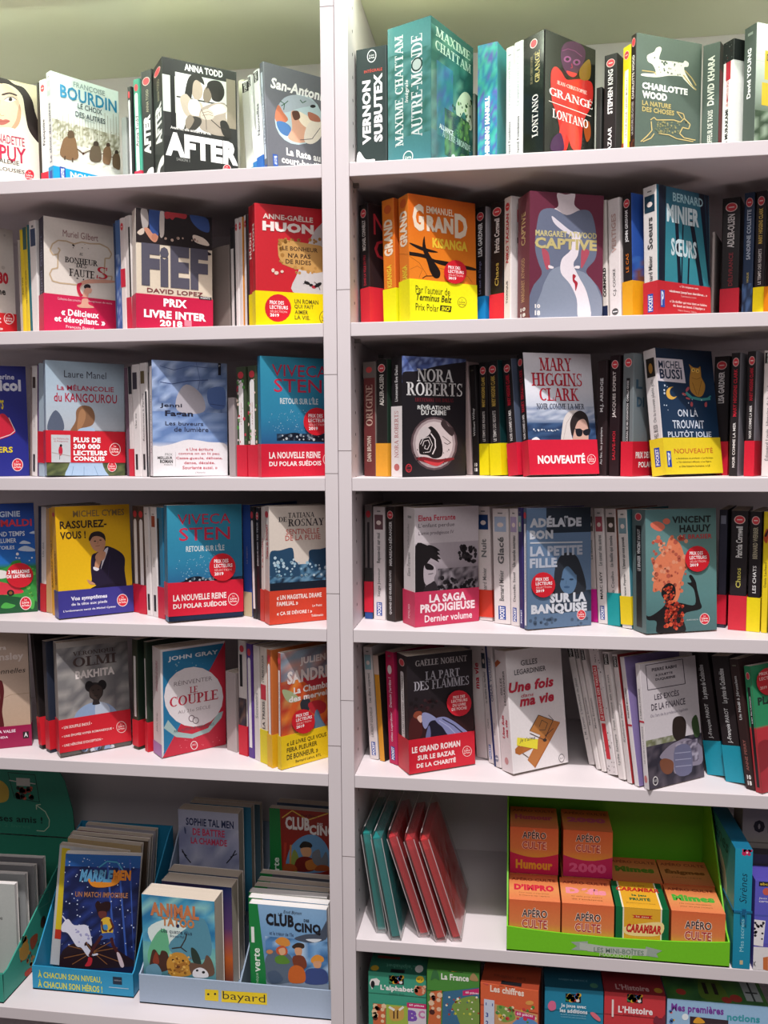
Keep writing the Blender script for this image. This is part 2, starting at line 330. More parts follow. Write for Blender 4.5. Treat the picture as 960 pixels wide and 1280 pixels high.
def settle(row, px, Z, aa, W, T, H, lean, roll, R_, pad, lean0=0):
    """nudge a book until it clears its neighbours"""
    best = None
    for q in sorted(((da/6)**2+(dy/.010)**2+((1-tf)/.12)**2+((1-lf)/.5)**2+(dx/1.2)**2, da, dy, tf, lf, dx) for da in (0, 3, -3, 6, -6, 10, 16) for dy in (0, .004, .009, .016, .026) for tf in (1, .88, .75, .6, .5) for lf in (1, .5, 0) for dx in (0, -.8, -1.6, .8, 2, 3.5)):
        _, da, dy, tf, lf, dx = q
        if abs(lean-lean0) < .5 and lf != 1: continue
        o2 = R_ if dx == 0 and dy == 0 else base_at(px+dx, Z, R_[1]+dy); ln = lean0+(lean-lean0)*lf
        A = obb(o2, Z, aa+da, W, T*tf, H, ln, roll, pad)
        if not bad(row, A): return o2, aa+da, T*tf, ln
    LOG.append((row, 'UNSETTLED', px)); return R_, aa, T, lean
def solve(f, lo, hi, n=34):
    a, b = f(lo), f(hi)
    if a*b > 0: return None
    for _ in range(n):
        m_ = (lo+hi)/2; c = f(m_)
        if a*c <= 0: hi = m_
        else: lo, a = m_, c
    return (lo+hi)/2
def base_at(px, Z, Y):
    py = 599.
    for _ in range(4):
        P = onY(px, py, Y); py = proj((P[0], P[1], Z))[1]
    return np.array([P[0], Y])
def height_at(B, Z, yt): return solve(lambda h: proj((B[0], B[1], Z+h))[1]-yt, .02, .5) or .178
def book_mesh(W, T, H, front, spine, back, parent, mat, pages=None, round_=.0015):
    """cover wrapped round a page block: two meshes"""
    cv = MB(); t = .0006; r = min(round_, T*.3)
    out = [(W, 0), (r, 0), (r*.3, r*.3), (0, r), (0, T-r), (r*.3, T-r*.3), (r, T), (W, T)]
    inn = [(W, t), (r, t), (t+r*.2, t+r*.2), (t, r), (t, T-r), (t+r*.2, T-t-r*.2), (r, T-t), (W, T-t)]
    cols = [front, front, spine, spine, spine, back, back]; ed = 'e8e2dc'
    for i in range(7):
        o0, o1, i0, i1 = out[i], out[i+1], inn[i], inn[i+1]; c = lin(cols[i])
        cv.poly([(*o0, 0), (*o1, 0), (*o1, H), (*o0, H)], c); cv.poly([(*i1, 0), (*i0, 0), (*i0, H), (*i1, H)], lin(ed))
        cv.poly([(*o0, H), (*o1, H), (*i1, H), (*i0, H)], lin(ed)); cv.poly([(*o0, 0), (*i0, 0), (*i1, 0), (*o1, 0)], lin(ed))
    for (y0, y1) in ((0, t), (T-t, T)): cv.poly([(W, y0, 0), (W, y1, 0), (W, y1, H), (W, y0, H)], lin(ed))
    cv.build('cover', mat, parent)
    pg = MB(); pg.box((t*1.5, t*1.05, .0006), (W-.001, T-t*1.05, H-.0008), lin('fff')); pg.build('pages', pages or M_PAGE, parent)
def make_book(o2, Z, a, W, T, H, label, group, front, spine, back=None, lean=0, roll=0, art=(), spn=(), band=None, crop=None, mat=None, sticker=None, name='paperback_book', pages=None, ztilt=0):
    """origin at the bottom corner between front cover and spine; x runs across the cover, y into the thickness"""
    R = Matrix.Rotation(math.radians(a), 4, 'Z') @ Matrix.Rotation(math.radians(-roll), 4, 'Y') @ Matrix.Rotation(math.radians(-lean), 4, 'X')
    zmin = min((R @ Vector((x, y, 0)))[2] for x in (0, W) for y in (0, T))
    mw = Matrix.Translation((o2[0], o2[1], Z - zmin + .0004)) @ R
    root = empty(name, mw, label, 'book', group)
    mat = mat or M_INK
    book_mesh(W, T, H, front, spine, back or spine, root, mat, pages)
    if art:
        ik = Ink((0,0,0), (1,0,0), (0,0,1), (0,-1,0), W, H, mw, crop).run(art)
        if ik.mb.f: ik.mb.build('cover_print', mat, root)
    if spn:
        ik = Ink((0,T,0), (0,-1,0), (0,0,1), (-1,0,0), T, H, mw, crop).run(spn)
        if ik.mb.f: ik.mb.build('spine_print', mat, root)
    if band:
        c, z0, z1 = band[:3]; bops = band[3] if len(band) > 3 else (); sops = band[4] if len(band) > 4 else ()
        g = .0009; c = lin(c); b = MB(); ring = [(-g, T+g), (-g, -g), (W+g, -g), (W+g, T+g)]
        z0 *= H; z1 *= H; rin = [(-g*.5, T+g*.5), (-g*.5, -g*.5), (W+g*.5, -g*.5), (W+g*.5, T+g*.5)]
        for i in range(4):
            p, q, p2, q2 = ring[i], ring[(i+1) % 4], rin[i], rin[(i+1) % 4]
            b.poly([(*p, z0), (*q, z0), (*q, z1), (*p, z1)], c); b.poly([(*q2, z0), (*p2, z0), (*p2, z1), (*q2, z1)], c)
            b.poly([(*p, z1), (*q, z1), (*q2, z1), (*p2, z1)], c); b.poly([(*p, z0), (*p2, z0), (*q2, z0), (*q, z0)], c)
        bo = b.build('paper_band', M_BAND, root)
        if bops:
            ik = Ink((0,-g,0), (1,0,0), (0,0,1), (0,-1,0), W, H, mw, crop).run(bops); ik.mb.build('band_print', M_BAND, bo)
        if sops:
            ik = Ink((-g,T,0), (0,-1,0), (0,0,1), (-1,0,0), T, H, mw, crop).run(sops); ik.mb.build('band_spine_print', M_BAND, bo)
    if sticker:
        ik = Ink((0,0,0), (1,0,0), (0,0,1), (0,-1,0), W, H, mw, crop, lift=.0026).run(sticker); ik.mb.build('sticker', mat, root)
    return root
ORD = ['', 'first', 'second', 'third', 'fourth', 'fifth', 'sixth', 'seventh', 'eighth', 'ninth', 'tenth']
def style(st, title='', tc='222', pic='8aa', band=None, extra=()):
    """print on a spine by the look of its series"""
    o = []; z0 = band[1] if band else 0
    if st == 'lp': o = [('e', 'e9c9c4', .5, .925, .33, .036), ('e', 'd8434c', .5, .925, .28, .031), ('r', 'f0d8d4', .34, .921, .66, .929)]
    if st == 'lpw': o = [('r', 'f2eeee', .25, .09, .75, .85), ('e', 'f2eeee', .5, .85, .25, .03), ('e', 'd8434c', .5, .925, .3, .032)]
    if st == 'pk': o = [('r', '2a4a9a', .28, .035, .74, .155), ('t', 'POCKET', .36, .04, .66, .15, 'fff', .03, False, 0, 1), ('r', pic, .14, .8, .86, .93), ('e', 'e8d8d0', .5, .86, .2, .02), ('r', '777', .35, .955, .65, .965)]
    if st == 'pt': o = [('r', '141414', .12, .9, .9, .985), ('t', 'POINTS', .3, .905, .7, .98, 'eee', .02, False, 0, 1)]
    if st == '18': o = [('t', '10', .3, .075, .72, .11, 'f4f0ec', .04), ('t', '18', .3, .03, .72, .065, 'f4f0ec', .04), ('r', '665', .3, .945, .7, .955)]
    if st == 'fo': o = [('r', '999', .3, .93, .7, .94)]
    if st == 'jl': o = [('e', tc if isinstance(tc, str) else tc[0], .5, .07, .28, .028), ('r', 'eee', .3, .066, .7, .074)]
    if title:
        parts = title if isinstance(title, (list, tuple)) else [title]
        lo, hi = (max(z0, .04)+.02 if st != 'pk' else .2), (.87 if st in ('lp', 'lpw', 'pt') else .77 if st == 'pk' else .9)
        if st == 'jl': lo = .13
        if len(parts) == 1: o.append(('t', parts[0], .3, lo, .72, hi, tc, .015, False, 0, 1))
        else:
            tcs = tc if isinstance(tc, (list, tuple)) else [tc]*2; m_ = lo+(hi-lo)*.5
            o.append(('t', parts[0], .36, lo, .65, m_-.02, tcs[0], .012, False, 0, 1)); o.append(('t', parts[1], .31, m_+.02, .7, hi, tcs[-1], .03, False, 0, 1))
    return o + list(extra)
def stack(row, anchor, spines, group, land, side='left of'):
    """anchor: (point2d, yaw) of the spine/cover corner that the row of spines starts from, going left"""
    Z = ZR[row]; L, a, lean0 = anchor[:3]; lasta = a
    for i, sp in enumerate(spines):
        def start(aa):
            r = math.radians(aa); d = np.array([-math.sin(r), math.cos(r)])
            s = solve(lambda s: proj((*(L+d*s), Z))[0]-sp['xr'], -.001, .12)
            if s is None: s = .0005
            R_ = L + d*max(s, .0005)
            if s > .003: R_ = base_at(sp['xr'], Z, L[1]+.001)
            return r, d, s, R_
        px_ = sp['xl'], sp['xr']; T0 = .019 if px_[1]-px_[0] > 11 else .015 if px_[1]-px_[0] > 6.5 else .011 if px_[1]-px_[0] > 4 else .007
        if 'a' in sp: aa = sp['a']
        else:
            bc = None
            for q in range(0, 36):
                ac = lasta+q*1.2
                if ac > 76: break
                r, d, s, R_ = start(ac); T = solve(lambda t: proj((*(R_+d*t), Z))[0]-sp['xl'], .0015, .09)
                cc = ((T-T0)/.005)**2+(q*1.2/16)**2 if T else 50
                if bc is None or cc < bc[0]: bc = (cc, ac)
            aa = bc[1] if bc else lasta
        lasta = aa; r, d, s, R_ = start(aa)
        T = solve(lambda t: proj((*(R_+d*t), Z))[0]-sp['xl'], .0015, .09)
        if T is None: T = .012
        H = height_at(R_, Z, sp['yt'])
        lean = sp.get('lean')
        if lean is None and sp.get('xt') is not None:
            u = np.array([math.cos(r), math.sin(r)])
            def g(ph): p = R_ + d*(math.sin(ph)*H+T); return proj((p[0], p[1], Z+H*math.cos(ph)))[0]-sp['xt']
            ph = solve(g, -.1, .5); lean = math.degrees(ph) if ph else 0
        lean = lean if lean is not None else lean0
        H = min(max(H/math.cos(math.radians(lean)), .12), .205)
        st = sp.get('st', ''); bd = sp.get('band')
        pad = .0008 if sp.get('band') else .0002
        R_, aa, T, lean = settle(row, sp['xr'], Z, aa, sp.get('W', .108), T, H, lean, 0, R_, pad, lean0)
        PLACED.setdefault(key_of(row, R_), []).append(obb(R_, Z, aa, sp.get('W', .108), T, H, lean, 0, pad))
        r = math.radians(aa); d = np.array([-math.sin(r), math.cos(r)]); lasta = min(aa, 76) if 'a' in sp else max(lasta, min(aa, lasta+3)); lean0 = lean if abs(lean) > 2 else lean0
        LOG.append((row, 'spine', sp['look'], round(sp['xl']), 'a%.0f T%.1f H%.0f gap%.1f lean%.0f Y%.0f' % (aa, T*1000, H*1000, s*1000, lean, R_[1]*1000)))
        lab = sp.get('label') or ('%s, %s from the right edge, shelf %s' % (sp['look'], ORD[i+1], land[1:]) if land[:1] == '@' else '%s, %s %s %s' % (sp['look'], ORD[i+1], side, land))
        band = (bd[0], bd[2] if len(bd) > 2 else .0, bd[1], bd[3] if len(bd) > 3 else ()) if bd else None
        make_book(R_, Z, aa, sp.get('W', .108), T, H, lab, group, sp.get('cov', sp['c']), sp['c'], sp.get('back', sp['c']), lean=lean,
                  art=sp.get('art', ()), spn=style(st, sp.get('t', ''), sp.get('tc', '222'), sp.get('pic', '8aa'), (0, bd[1]) if bd else None, sp.get('sx', ())), band=band, crop=sp.get('crop'), mat=sp.get('mat'))
        L = R_ + d*(T/math.cos(math.radians(lean)) + .0004)
def cover(row, crop, xc, yt, label, xr=None, xl=None, sl=None, slb=None, yb=None, Y=.012, xt=None, W0=.110, T0=.02, a=None, lean=0, spines=(), group='', land='', **kw):
    Z = ZR[row]
    if yb:
        P = onZ(xc, yb, Z); B = np.array([P[0], min(max(P[1], -.004), .05)])
    else: B = base_at(xc, Z, Y)
    H = height_at(B, Z, yt)
    if row in (1, 2) and H < .174 and yb is None and Y == .012:      # foot hidden by the board edge: stands further in
        Yn = solve(lambda y: height_at(base_at(xc, Z, y), Z, yt)-.176, .0, .075); B = base_at(xc, Z, Yn if Yn is not None else .07); H = height_at(B, Z, yt)
    best = None
    for ai in ([a] if a is not None else [x*.5 for x in range(4, 150)]):
        r = math.radians(ai); u = np.array([math.cos(r), math.sin(r)]); d = np.array([-math.sin(r), math.cos(r)]); c = 0
        W = W0
        if xr is not None:
            W = solve(lambda w_: proj((*(B+u*w_), Z))[0]-xr, .05, .2)
            if W is None: W = W0; c += 60
        c += ((W-W0)/.004)**2
        T = T0
        if xl is not None:
            T = solve(lambda t: proj((*(B+d*t), Z))[0]-xl, .002, .09)
            if T is None: T = T0; c += 40
            c += ((T-T0)/.01)**2
        q0, q1 = proj((*B, Z+H)), proj((*(B+u*W), Z+H)); b0, b1 = proj((*B, Z)), proj((*(B+u*W), Z))
        if sl is not None: c += (((q1[1]-q0[1])/(q1[0]-q0[0])-sl)/.03)**2 if abs(q1[0]-q0[0]) > 1 else 99
        if slb is not None: c += (((b1[1]-b0[1])/(b1[0]-b0[0])-slb)/.03)**2 if abs(b1[0]-b0[0]) > 1 else 99
        if best is None or c < best[0]: best = (c, ai, W, T)
    c, ai, W, T = best; r = math.radians(ai); u = np.array([math.cos(r), math.sin(r)]); d = np.array([-math.sin(r), math.cos(r)])
    roll = 0
    if xt is not None:
        le = math.radians(lean)
        def g(ph): p = B - u*math.sin(ph)*H + d*math.sin(le)*H; return proj((p[0], p[1], Z+H*math.cos(ph)*math.cos(le)))[0]-xt
        def gl(ph): p = B + d*math.sin(ph)*H; return proj((p[0], p[1], Z+H*math.cos(ph)))[0]-xt
        pl = solve(gl, 0, .32)
        if pl is not None and lean == 0 and str(row)[0] != '6': lean = math.degrees(pl)
        else: ph = solve(g, -.12, .25); roll = math.degrees(ph) if ph else 0
    if lean:
        def g2(h): p = B + d*math.sin(math.radians(lean))*h; return proj((p[0], p[1], Z+h*math.cos(math.radians(lean))))[1]-yt
        H = solve(g2, .05, .4) or H
    H = min(max(H, .12), .215); pad = .001 if kw.get('band') else .0003
    lim = kw.pop('clamp', None)
    for _ in range(60):
        A = obb(B, Z, ai, W, T, H, lean, roll, pad)
        if lim:
            cx = [A[0][0]+sx*A[2][0]*A[1][0][0]+sy*A[2][1]*A[1][1][0]+sz*A[2][2]*A[1][2][0] for sx in (-1, 1) for sy in (-1, 1) for sz in (-1, 1)]
            if min(cx) < lim[0]: B = B+np.array([.0015, 0]); continue
            if max(cx) > lim[1]: W -= .0015; roll *= .97; continue
        if bad(row, A): W -= .001 if not PLACED.get('x') else 0; T *= .985; continue
        break
    else: LOG.append((row, 'COVER CLASH', label))
    PLACED.setdefault(key_of(row, B), []).append(obb(B, Z, ai, W, T, H, lean, roll, pad))
    LOG.append((row, 'COVER', label[:24], round(xc), 'a%.1f W%.1f T%.1f H%.0f roll%.1f lean%.1f cost%.1f Y%.0f' % (ai, W*1000, T*1000, H*1000, roll, lean, c, B[1]*1000)))
    mk = {k: v for k, v in kw.items()}
    make_book(B, Z, ai, W, T, H, label, group, lean=lean, roll=roll, crop=crop, **mk)
    L = B + d*(T/math.cos(math.radians(lean))+.0005)
    stack(row, (L, ai, lean), spines, group, land)
def S(xl, xr, yt, look, c, st='', t='', tc='222', **k): return dict(xl=xl, xr=xr, yt=yt, look=look, c=c, st=st, t=t, tc=tc, **k)
# ------------------------------------------------------------------ the two bookcases and the shop around them
XL0, XR1 = -1.02, .98; XS = .0199; DEP = .325; TOPZ = 1.668+FLOOR; CAPZ = TOPZ+.02
def board(b, a, c): b.box(a, c)
def case(name, label, x0, x1, shelves):
    root = empty(name, Matrix.Translation((x0, 0, 0)), label, 'bookcase')
    def part(nm, lo, hi, mat, bev=.0008):
        b = MB(); b.box((lo[0]-x0, lo[1], lo[2]), (hi[0]-x0, hi[1], hi[2])); return b.build(nm, mat, root, bevel=bev)
    pt = .0195
    part('side_panel', (x0, 0, .001), (x0+pt, DEP, CAPZ), M_LAM); part('side_panel', (x1-pt, 0, .001), (x1, DEP, CAPZ), M_LAM)
    part('back_panel', (x0+pt, DEP-.012, .001), (x1-pt, DEP-.002, CAPZ), M_LAM)
    part('top_board', (x0+pt, 0, TOPZ), (x1-pt, DEP-.012, CAPZ), M_TOP); part('plinth', (x0+pt, .02, .001), (x1-pt, .038, .09), M_LAM)
    for z in shelves: part('shelf_board', (x0+pt+.0003, 0.0005, z-.0195), (x1-pt-.0003, DEP-.0125, z), M_LAM)
    for (xx, sg) in ((x0+pt, 1), (x1-pt, -1)):
        h = MB()
        for yy in (.035, .27):
            z = .12
            while z < TOPZ-.03:
                c = [(xx-x0+sg*.0002, yy+.0025*math.cos(k*PI/4), z+.0025*math.sin(k*PI/4)) for k in range(8)]; h.poly(c, lin('fff')); z += .032
        o = h.build('pin_holes', M_HOLE, root); o['kind'] = 'stuff'
        for z in shelves:
            for yy in (.035, .27):
                p = MB(); p.box((xx-x0-(.0 if sg > 0 else .008), yy-.003, z-.0255), (xx-x0+(.008 if sg > 0 else 0), yy+.003, z-.0197)); p.build('shelf_pin', M_PIN, root)
    for z in ((1.61, 1.10, .957, .78, .55) if x0 < 0 else (1.22, .99, .62, .38)):
        xx = (x1-pt if x0 < 0 else x0)-x0; e = MB(); e.box((xx, -.00012, z+FLOOR-.0004), (xx+pt, .0003, z+FLOOR+.0004)); e.build('edge_joint', M_EDGE, root)
    return root
case('bookcase', 'tall white laminate bookcase, left one, with display boxes on its bottom shelf', XL0, XS, [ZR[1], ZR[2], ZR[3], ZR[4], ZR[5], ZR['6L'], ZR['7L'], .09])
case('bookcase', 'tall white laminate bookcase, right one, green game display near its bottom', XS+.0006, XR1, [ZR[1], ZR[2], ZR[3], ZR[4], ZR[5], ZR['6R'], ZR['7R'], .23, .09])
def struct(name, a, b_, mat):
    b = MB(); b.box(a, b_); o = b.build(name, mat); o['kind'] = 'structure'; return o
struct('floor', (-3, -3, -.05), (3, .5, 0), M_FLOOR); struct('wall_back', (-3, DEP+.01, 0), (3, .5, 3.0), M_WALL); 
W_, K_, RD, YL = 'f1ecea', '1c1a1c', 'd3213a', 'f2d820'
# ================================================================== shelf 1, left case
G = 'paperbacks on the top shelf of the left bookcase'
cover(1, 'A1', -42, 86, 'cream paperback with a dark-haired young woman, left end of the top shelf', xr=52, sl=.237, Y=.012, a=None, group=G, land='', front='efe4cc', spine='e8dcc0', mat=M_INK,
 art=[('g', [(0,'f3ece0'),(.5,'f1e7d2'),(1,'e9dcb8')]), ('S','2c2220',[(-60,380),(20,385),(70,420),(120,440),(160,500),(175,560),(200,640),(200,715),(170,690),(140,640),(125,560),(110,480),(60,430),(0,420),(-60,470)]),
  ('S','dfc2a6',[(-120,470),(-60,425),(20,420),(70,455),(98,520),(104,575),(92,620),(70,650),(90,690),(140,740),(170,900),(60,900),(-120,900)]), ('S','c89c7c',[(98,520),(106,570),(94,622),(60,655),(20,660),(55,640),(80,600),(88,560)]), ('S','3a2c28',[(10,470),(48,462),(84,474),(80,480),(48,470),(14,478)]), ('S','f6f0ea',[(22,500),(40,488),(62,487),(80,498),(60,508),(38,508)]), ('E','4a3a30',52,497,10,10), ('E','141010',52,497,5,6), ('W','2a2020',3,[(20,499),(40,486),(62,485),(82,499)]), ('W','c89878',3,[(0,500),(-6,560),(6,580),(20,578)]), ('S','b4665c',[(-25,604),(0,596),(14,600),(30,597),(50,606),(25,622),(0,624)]), ('W','8a4038',2,[(-20,609),(20,608),(48,607)]),
  ('S','ece2d6',[(-120,650),(-20,640),(60,640),(130,680),(190,780),(206,900),(-120,890)]), ('T','BERNADETTE',-65,655,122,700,'b03854',.02), ('T','DUPUY',-110,700,130,780,'c01f48',.02), ('T','GALERIE',-28,785,95,808,'2c2420',.02), ('T','DES JALOUSIES',-110,812,122,838,'2c2420',.02), ('L',147,876,26)])
cover(1, 'A1', 68, 88.5, 'white snowy-forest paperback with blue author name and blue band', xr=151.7, xl=62.5, sl=.34, group=G, land='the white snowy-forest paperback', front='d8dedc', spine='dcdedc', T0=.014,
 art=[('g',[(0,'dfe4e4'),(.3,'cfd2c8'),(.55,'d9dcd2'),(.7,'d4dedb'),(1,'ccdcd8')]), ('n',['e8e8e2','b9b7a6','cfd0c6','dfe0d8'],0,.28,1,.56,26,14,3),
  ('n',['8c8a72','c4c4b4','dcdcd0','a8a890'],0,.42,1,.6,34,8,13), ('D',['7a745c','a8a68e','c8c8b8'],275,640,600,700,60,4,5)]+[('W','8f8c76',2,[(x,560+(x%37)),(x+3,700)]) for x in range(285,600,14)]+[
  ('S','7d6044',[(300,775),(308,720),(322,690),(350,680),(374,690),(384,730),(390,790),(345,800)]), ('S','5a4632',[(338,688),(338,662),(352,652),(368,662),(370,686),(352,692)]), ('W','4a3a2c',7,[(325,780),(322,800)]), ('W','4a3a2c',7,[(362,790),(362,812)]), ('S','5c5040',[(448,798),(450,750),(465,728),(490,726),(503,750),(506,800),(480,812)]), ('S','3e342a',[(466,728),(468,710),(482,706),(492,716),(490,730)]), ('S','7a5f46',[(512,805),(516,752),(532,732),(550,738),(556,775),(548,822),(525,820)]), ('S','4a3a2c',[(530,732),(533,716),(546,716),(550,732)]), ('S','66533e',[(562,828),(562,785),(575,765),(592,772),(600,800),(597,848),(575,842)]), ('S','3c3024',[(572,768),(576,752),(588,754),(590,768)]), ('W','5c4a38',5,[(384,745),(415,768),(452,752)]), ('W','5c4a38',4,[(504,772),(518,768)]), ('W','5c4a38',4,[(552,785),(566,788)]), ('E','4a2c20',415,768,5,6),
  ('T','FRANÇOISE',366,408,522,440,'7c9090',.01), ('T','BOURDIN',300,420,580,485,'1f7ea6',.025), ('T','LE CHOIX',388,515,508,542,'33464a',.015), ('T','DES AUTRES',376,555,524,582,'33464a',.015), ('T','ROMAN',428,600,472,608,'8a9a9a',0)],
 band=('1592c6', .0, .195, [('T','NOUVEAUTÉ',352,850,600,888,'fff',.03),('R','20409a',300,832,328,892),('T','POCKET',306,840,322,888,'fff',.02)], [('r','20409a',.2,.03,.8,.16)]),
 spn=style('pk','Le choix des autres','556',pic='b9c4c0'),
 spines=[S(53.5,62,97,'white and red spine','f0efec','lp','Françoise',band=(RD,.18)), S(50,53,103,'thin black and cream spine','3a342c')])
cover(1, 'A2', 206, 71, 'black-and-grey paperback with an embracing couple photo and huge white title', xr=298, xl=194.5, sl=.148, group=G, land='the embracing-couple paperback', front='2e302e', spine='242624', T0=.034,
 art=[('r','c9d2c8',.0,.56,.98,.86), ('r','20221f',.1,.4,.16,1), ('r','20221f',.8,.4,.88,1), ('r','2a2c2a',0,.86,1,1), ('R','d6dbd4',82,360,335,640), ('R','3a3c38',82,478,380,486), ('R','8a8270',335,395,380,640), 
  ('S','a89c8a',[(150,400),(180,388),(205,420),(214,455),(205,490),(180,500),(160,470)]), ('S','24241f',[(120,500),(132,420),(150,380),(185,366),(212,392),(222,425),(205,415),(180,400),(165,420),(160,470),(150,520),(128,530)]), ('S','7c7262',[(220,450),(238,432),(258,470),(250,505),(228,512),(215,490)]), ('S','26241f',[(232,450),(238,415),(265,402),(300,410),(320,445),(318,485),(295,510),(262,500),(255,470),(240,440)]),
  ('S','b8ae9c',[(100,490),(130,470),(160,500),(200,510),(215,540),(195,590),(150,590),(118,560)]), ('S','e4e2da',[(150,500),(185,500),(200,530),(205,575),(160,575),(140,540)]), ('S','a2988a',[(205,545),(255,520),(318,515),(332,545),(330,590),(352,672),(300,680),(240,665),(200,640),(195,590)]), ('S','d4cec2',[(245,540),(290,520),(330,530),(330,560),(285,575),(240,590),(215,580)]), ('S','c6bcac',[(205,560),(235,545),(262,560),(268,590),(235,600),(205,590)]), ('S','3c3a34',[(120,640),(150,585),(200,590),(205,620),(170,655),(130,660)]), ('W','6a6254',2,[(212,565),(240,558),(262,568)]),('W','6a6254',2,[(212,578),(245,572),(265,580)]), ('W','5a5448',3,[(205,545),(230,600),(232,650)]), ('S','2c2c28',[(300,610),(335,612),(356,690),(315,675)]), ('W','3a3630',4,[(255,600),(300,640),(330,650)]), ('S','8c8272',[(128,600),(150,575),(170,600),(150,640),(130,645)]),
  ('r','262826',0,0,1,.36), ('T','Avant lui, elle existait à sa vie.',52,628,255,645,'e8e8e4',.02), ('T','ANNA TODD',122,318,312,352,'f4f4f0',.035), ('T','AFTER',28,655,392,775,'f8f8f6',.06), ('T','SAISON 1',82,788,148,802,'9a9c98',0), ('L',334,845,20)],
 spn=[('e','e9c9c4',.5,.93,.34,.03),('e','d8434c',.5,.93,.29,.026),('t','AFTER',.2,.32,.85,.66,'f4f4f0',.06,False,0,1),('t','ANNA TODD',.45,.68,.68,.86,'a8a288',.01,False,0,1),('s','f2f2f0',[(.3,0),(.2,.1),(.5,.18),(.95,.2),(.95,.13),(.6,.12),(.5,.05),(.8,0)])],
 spines=[S(179.5,193,86,'thick black spine with white capitals','2a2c2a',sx=[('e','e9c9c4',.5,.91,.34,.035),('e','d8434c',.5,.91,.29,.03),('t','AFTER',.2,.3,.8,.63,'f4f4f0',.06,False,0,1),('t','ANNA TODD',.45,.65,.68,.84,'a8a288',.01,False,0,1),('s','f2f2f0',[(.3,0),(.2,.09),(.5,.17),(.95,.18),(.95,.11),(.6,.1),(.5,.05),(.8,0)])]),
  S(170,177.5,98,'teal spine with red band','3f9a82','lpw','Anna Todd',band=('e23a56',.19),cov='58b49a'), S(162.5,167,108,'black and white spine','2e3030','lpw'), S(154,160,154,'short grey spine','9aa09c')])
cover(1, 'A2', 336, 77.5, 'slate-grey paperback with round beach cartoon and white handwritten author name', xl=331.5, xt=328.7, sl=.278, group=G, land='the slate-grey cartoon paperback', front='686a72', spine='5c5f68', T0=.014, W0=.108,
 art=[('E','b9cfd6',692,598,118,126), ('S','a8b4c0',[(580,560),(620,490),(700,476),(780,520),(700,540),(640,560)]), ('S','c7785a',[(574,590),(590,525),(615,560),(640,600),(600,620)]), ('S','4a74a8',[(582,610),(620,610),(655,640),(640,680),(600,660)]), ('S','d6a58c',[(655,560),(690,565),(740,640),(770,690),(700,715),(640,690),(660,640)]), ('S','f0e4d0',[(690,560),(720,570),(760,600),(740,640),(700,610)]), ('S','5a3c30',[(660,560),(690,556),(700,590),(672,600)]), ('S','e6ddd0',[(740,620),(800,600),(806,680),(760,720),(720,700)]), ('S','b0705c',[(740,560),(790,580),(800,610),(750,600)]), ('E','1c1c20',764,532,14,8), ('W','2e5a3a',4,[(600,505),(622,520),(640,505)]), ('W','2e5a3a',4,[(605,530),(622,520),(618,550)]), ('W','2e5a3a',4,[(700,500),(712,515),(730,505)]), ('W','33303a',3,[(700,700),(760,695),(800,640)]),
  ('T','San-Antonio',552,385,838,440,'f4f4f4',.035,False,.25), ('T','La Rate au',632,738,800,776,'f2f2f2',.035), ('T','court-bouillon',608,778,832,814,'f2f2f2',.035), ('R','2d57a8',566,770,590,830), ('T','POCKET',572,778,585,822,'e8eef8',.02)],
 spn=[('r','bcc6d4',.25,.2,.75,.92),('t','La Rate au court-bouillon',.3,.22,.7,.9,'555a66',.01,False,0,1),('r','2a4a9a',.25,.03,.75,.15)],
 spines=[S(324,331,83,'white spine with navy foot','e9ecea','pt',band=('2a68b8',.25),xt=316,tc='556',t='Nouvelles'), S(319.5,323.5,88,'white spine with blue foot','eceeec','pt',xt=309,band=('3a80c0',.23)), S(309,319,92,'white spine with teal foot','ecefe8','pt',xt=305.5,band=('16909c',.22)), S(301,307.5,96,'cream spine leaning left','dfdfca',xt=297.5)])
